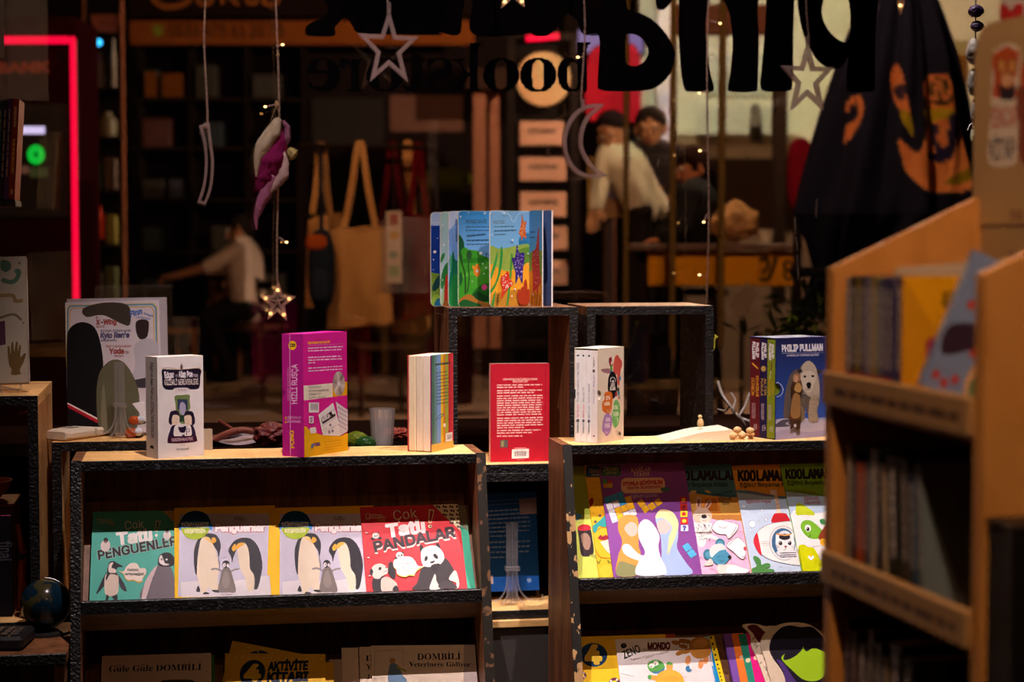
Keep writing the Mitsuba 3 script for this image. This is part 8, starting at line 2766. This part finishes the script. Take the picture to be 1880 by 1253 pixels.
# --- folded navy parasol
k = thing('folded_parasol', 'folded navy parasol with orange print on its cloth, behind the right lights', 'parasol')
d = 7.6
n, m = 150, 260
ys = np.linspace(-120, 585, n)
cx = np.interp(ys, [-120, 0, 200, 400, 585], [1655, 1650, 1642, 1632, 1530])
rx = np.interp(ys, [-120, -40, 0, 100, 200, 300, 395, 420, 500, 585], [10, 30, 62, 95, 118, 138, 158, 140, 75, 62])
V = []
th = np.linspace(0, 2 * math.pi, m, endpoint=False)
for i, y in enumerate(ys):
    fold = 1 + 0.13 * np.cos(th * 9 + 0.5 * math.sin(y / 120)) + 0.06 * np.cos(th * 17 + y / 90)
    p = np.array([st(cx[i] + rx[i] * q * math.cos(t), y, d) for q, t in zip(fold, th)])
    p[:, 1] = d + np.sin(th) * rx[i] * fold * d / FPX * 0.75
    V.append(p)
V = np.vstack(V)
F = [[i * m + j, i * m + (j + 1) % m, (i + 1) * m + (j + 1) % m] for i in range(n - 1) for j in range(m)] + [[i * m + j, (i + 1) * m + (j + 1) % m, (i + 1) * m + j] for i in range(n - 1) for j in range(m)]
ob_, sb_ = (1380, 0), 2.984
X = (V[:, 0] / V[:, 1] * FPX)
flat = np.c_[V[:, 0], V[:, 2]]
front = V[:, 1] < d + 0.02


def cloth_poly(pts, smooth=True):
    q = crop(ob_, sb_, curve(pts) if smooth else pts)
    return Polygon(np.array([st(x, y, d - 0.06)[[0, 2]] for x, y in q])).buffer(0)


col = np.tile(lin('#151624'), (len(V), 1))


def dye(g, c):
    hit = front & shapely.contains_xy(g, flat[:, 0], flat[:, 1])
    col[hit] = lin(c)


dye(cloth_poly([(760, 780), (850, 850), (905, 760), (930, 640), (1010, 600), (1100, 620), (1150, 800), (1180, 960), (1180, 1030), (1060, 1060), (940, 1060), (880, 1040), (800, 960)]), '#d88a50')
dye(cloth_poly([(905, 620), (960, 600), (1090, 600), (1100, 650), (1000, 660), (930, 700)]), '#8a7418')
dye(cloth_poly([(1010, 1010), (1100, 950), (1165, 930), (1180, 980), (1080, 1020)]), '#8a7418')
dye(cloth_poly([(905, 520), (920, 450), (980, 420), (1040, 420), (1080, 500), (1090, 590), (1020, 610), (940, 590)]), '#b06438')
dye(cloth_poly([(920, 520), (935, 465), (985, 438), (1030, 440), (1062, 505), (1070, 570), (1015, 588), (945, 570)]), '#2a2414')
dye(cloth_poly([(740, 420), (770, 360), (790, 420), (800, 520), (820, 640), (770, 620), (745, 520)]), '#c07848')
dye(cloth_poly([(750, 500), (790, 470), (800, 540), (770, 560)]), '#2c2030')
dye(cloth_poly([(770, 630), (820, 640), (835, 760), (790, 700)]), '#8a7418')
dye(cloth_poly([(505, 600), (540, 535), (575, 540), (580, 640), (540, 720), (500, 790), (505, 720), (540, 640)]), '#c0784a')
dye(cloth_poly([(525, 590), (550, 570), (555, 640), (530, 670)]), '#151624')


def cloth_text(s_, x0, y0, x1, y1, cap, c, face='heavy', fat=0):
    g = glyphs(s_, face)
    w_ = g.bounds[2]
    g = affinity.affine_transform(g, [(x1 - x0) / w_, 0, (y1 - y0) / w_, -cap, x0, y0])
    if fat:
        g = g.buffer(fat)
    dye(shapely.transform(g, lambda q: np.array([st(x, y, d - 0.06)[[0, 2]] for x, y in crop(ob_, sb_, q)])), c)


cloth_text('ÜÜ', 930, 560, 1065, 545, 95, '#c07c4c')
dye(cloth_poly([(950, 700), (985, 690), (990, 790), (1030, 800), (1045, 650), (1085, 640), (1080, 800), (1040, 890), (960, 890), (925, 840), (975, 850), (955, 790)]), '#1c1a34')
dye(cloth_poly([(1080, 640), (1105, 630), (1115, 720), (1108, 810), (1085, 780)]), '#1c1a34')
sput(k, 'cloth', (V, np.array(F), col), 'matte', smooth=True)
pz = st(1600, 585, d)
sput(k, 'pole', tube([(st(1540, 585, d)[0], d, 0.0), (st(1540, 560, d)[0], d, 1.0)], 0.03, 12), 'matte', '#15151c', smooth=True)
sput(k, 'base', cbox(st(1540, 585, d)[0] - 0.3, st(1540, 585, d)[0] + 0.3, d - 0.3, d + 0.3, 0.0, 0.08, 0.02), 'matte', '#1c1a1a')
sput(k, 'strap', tube([(st(1530 + 72 * math.cos(t), 500, d)[0], d + 0.12 * math.sin(t), st(0, 500, d)[2]) for t in np.linspace(0, 2 * math.pi, 24)], 0.02, 6), 'matte', '#101018')
k = thing('crimson_seat', 'crimson seat back beside the navy parasol', 'chair')
c_ = st(1465, 330, 8.6)
v, f = ball((0, 0, 0), 1, 3)
v = np.sign(v) * np.abs(v) ** 0.7
sput(k, 'backrest', (v * [0.06, 0.05, 0.17] + c_ + (0.01, 0, 0.02), f), 'matte', '#6a0c1c', smooth=True)
sput(k, 'pole', tube([c_ + (0, 0, -0.14), (c_[0], 8.6, 0.0)], 0.02, 8), 'matte', '#1a1414')
k = thing('shopfront_panel', 'pale panel with a brown frame right of the navy parasol', 'panel')
sput(k, 'panel', sbx(1700, 75, 1768, 770, 11.8, 0.04), 'matte', '#7a6a48')
sput(k, 'frame', sbx(1744, 100, 1768, 774, 11.7, 0.06), 'matte', '#6a421c')
sput(k, 'board', sbx(1706, 110, 1744, 330, 11.75, 0.03), 'matte', '#5a4a34')
k = thing('hedge_plant', 'dark green leafy plant at the foot of the navy parasol', 'plant')
c_ = st(1482, 605, 6.9)
q = np.random.default_rng(4)
V, F = [], []
for i in range(240):
    o_ = c_ + q.normal(0, [0.09, 0.07, 0.06])
    a_ = q.normal(0, 1, 3)
    a_ /= np.linalg.norm(a_)
    b_ = np.cross(a_, [0.2, 0.5, 0.8])
    L = 0.045
    nV = len(V)
    V += [o_ - a_ * L, o_ + b_ * L * 0.3, o_ + a_ * L, o_ - b_ * L * 0.3]
    F += [[nV, nV + 1, nV + 2], [nV, nV + 2, nV + 3]]
sput(k, 'foliage', (np.array(V), np.array(F)), 'matte', '#3a4a14', kind='stuff')
sput(k, 'pot', xf(lathe([(0, 0), (0.12, 0), (0.15, 0.5), (0.13, 0.5), (0.1, 0.45), (0, 0.45)], 20), move(c_[0], c_[1], 0.0)), 'matte', '#3a2a20', smooth=40)
sput(k, 'stem', tube([(c_[0], c_[1], 0.45), tuple(c_)], 0.01, 6), 'matte', '#2c2414')
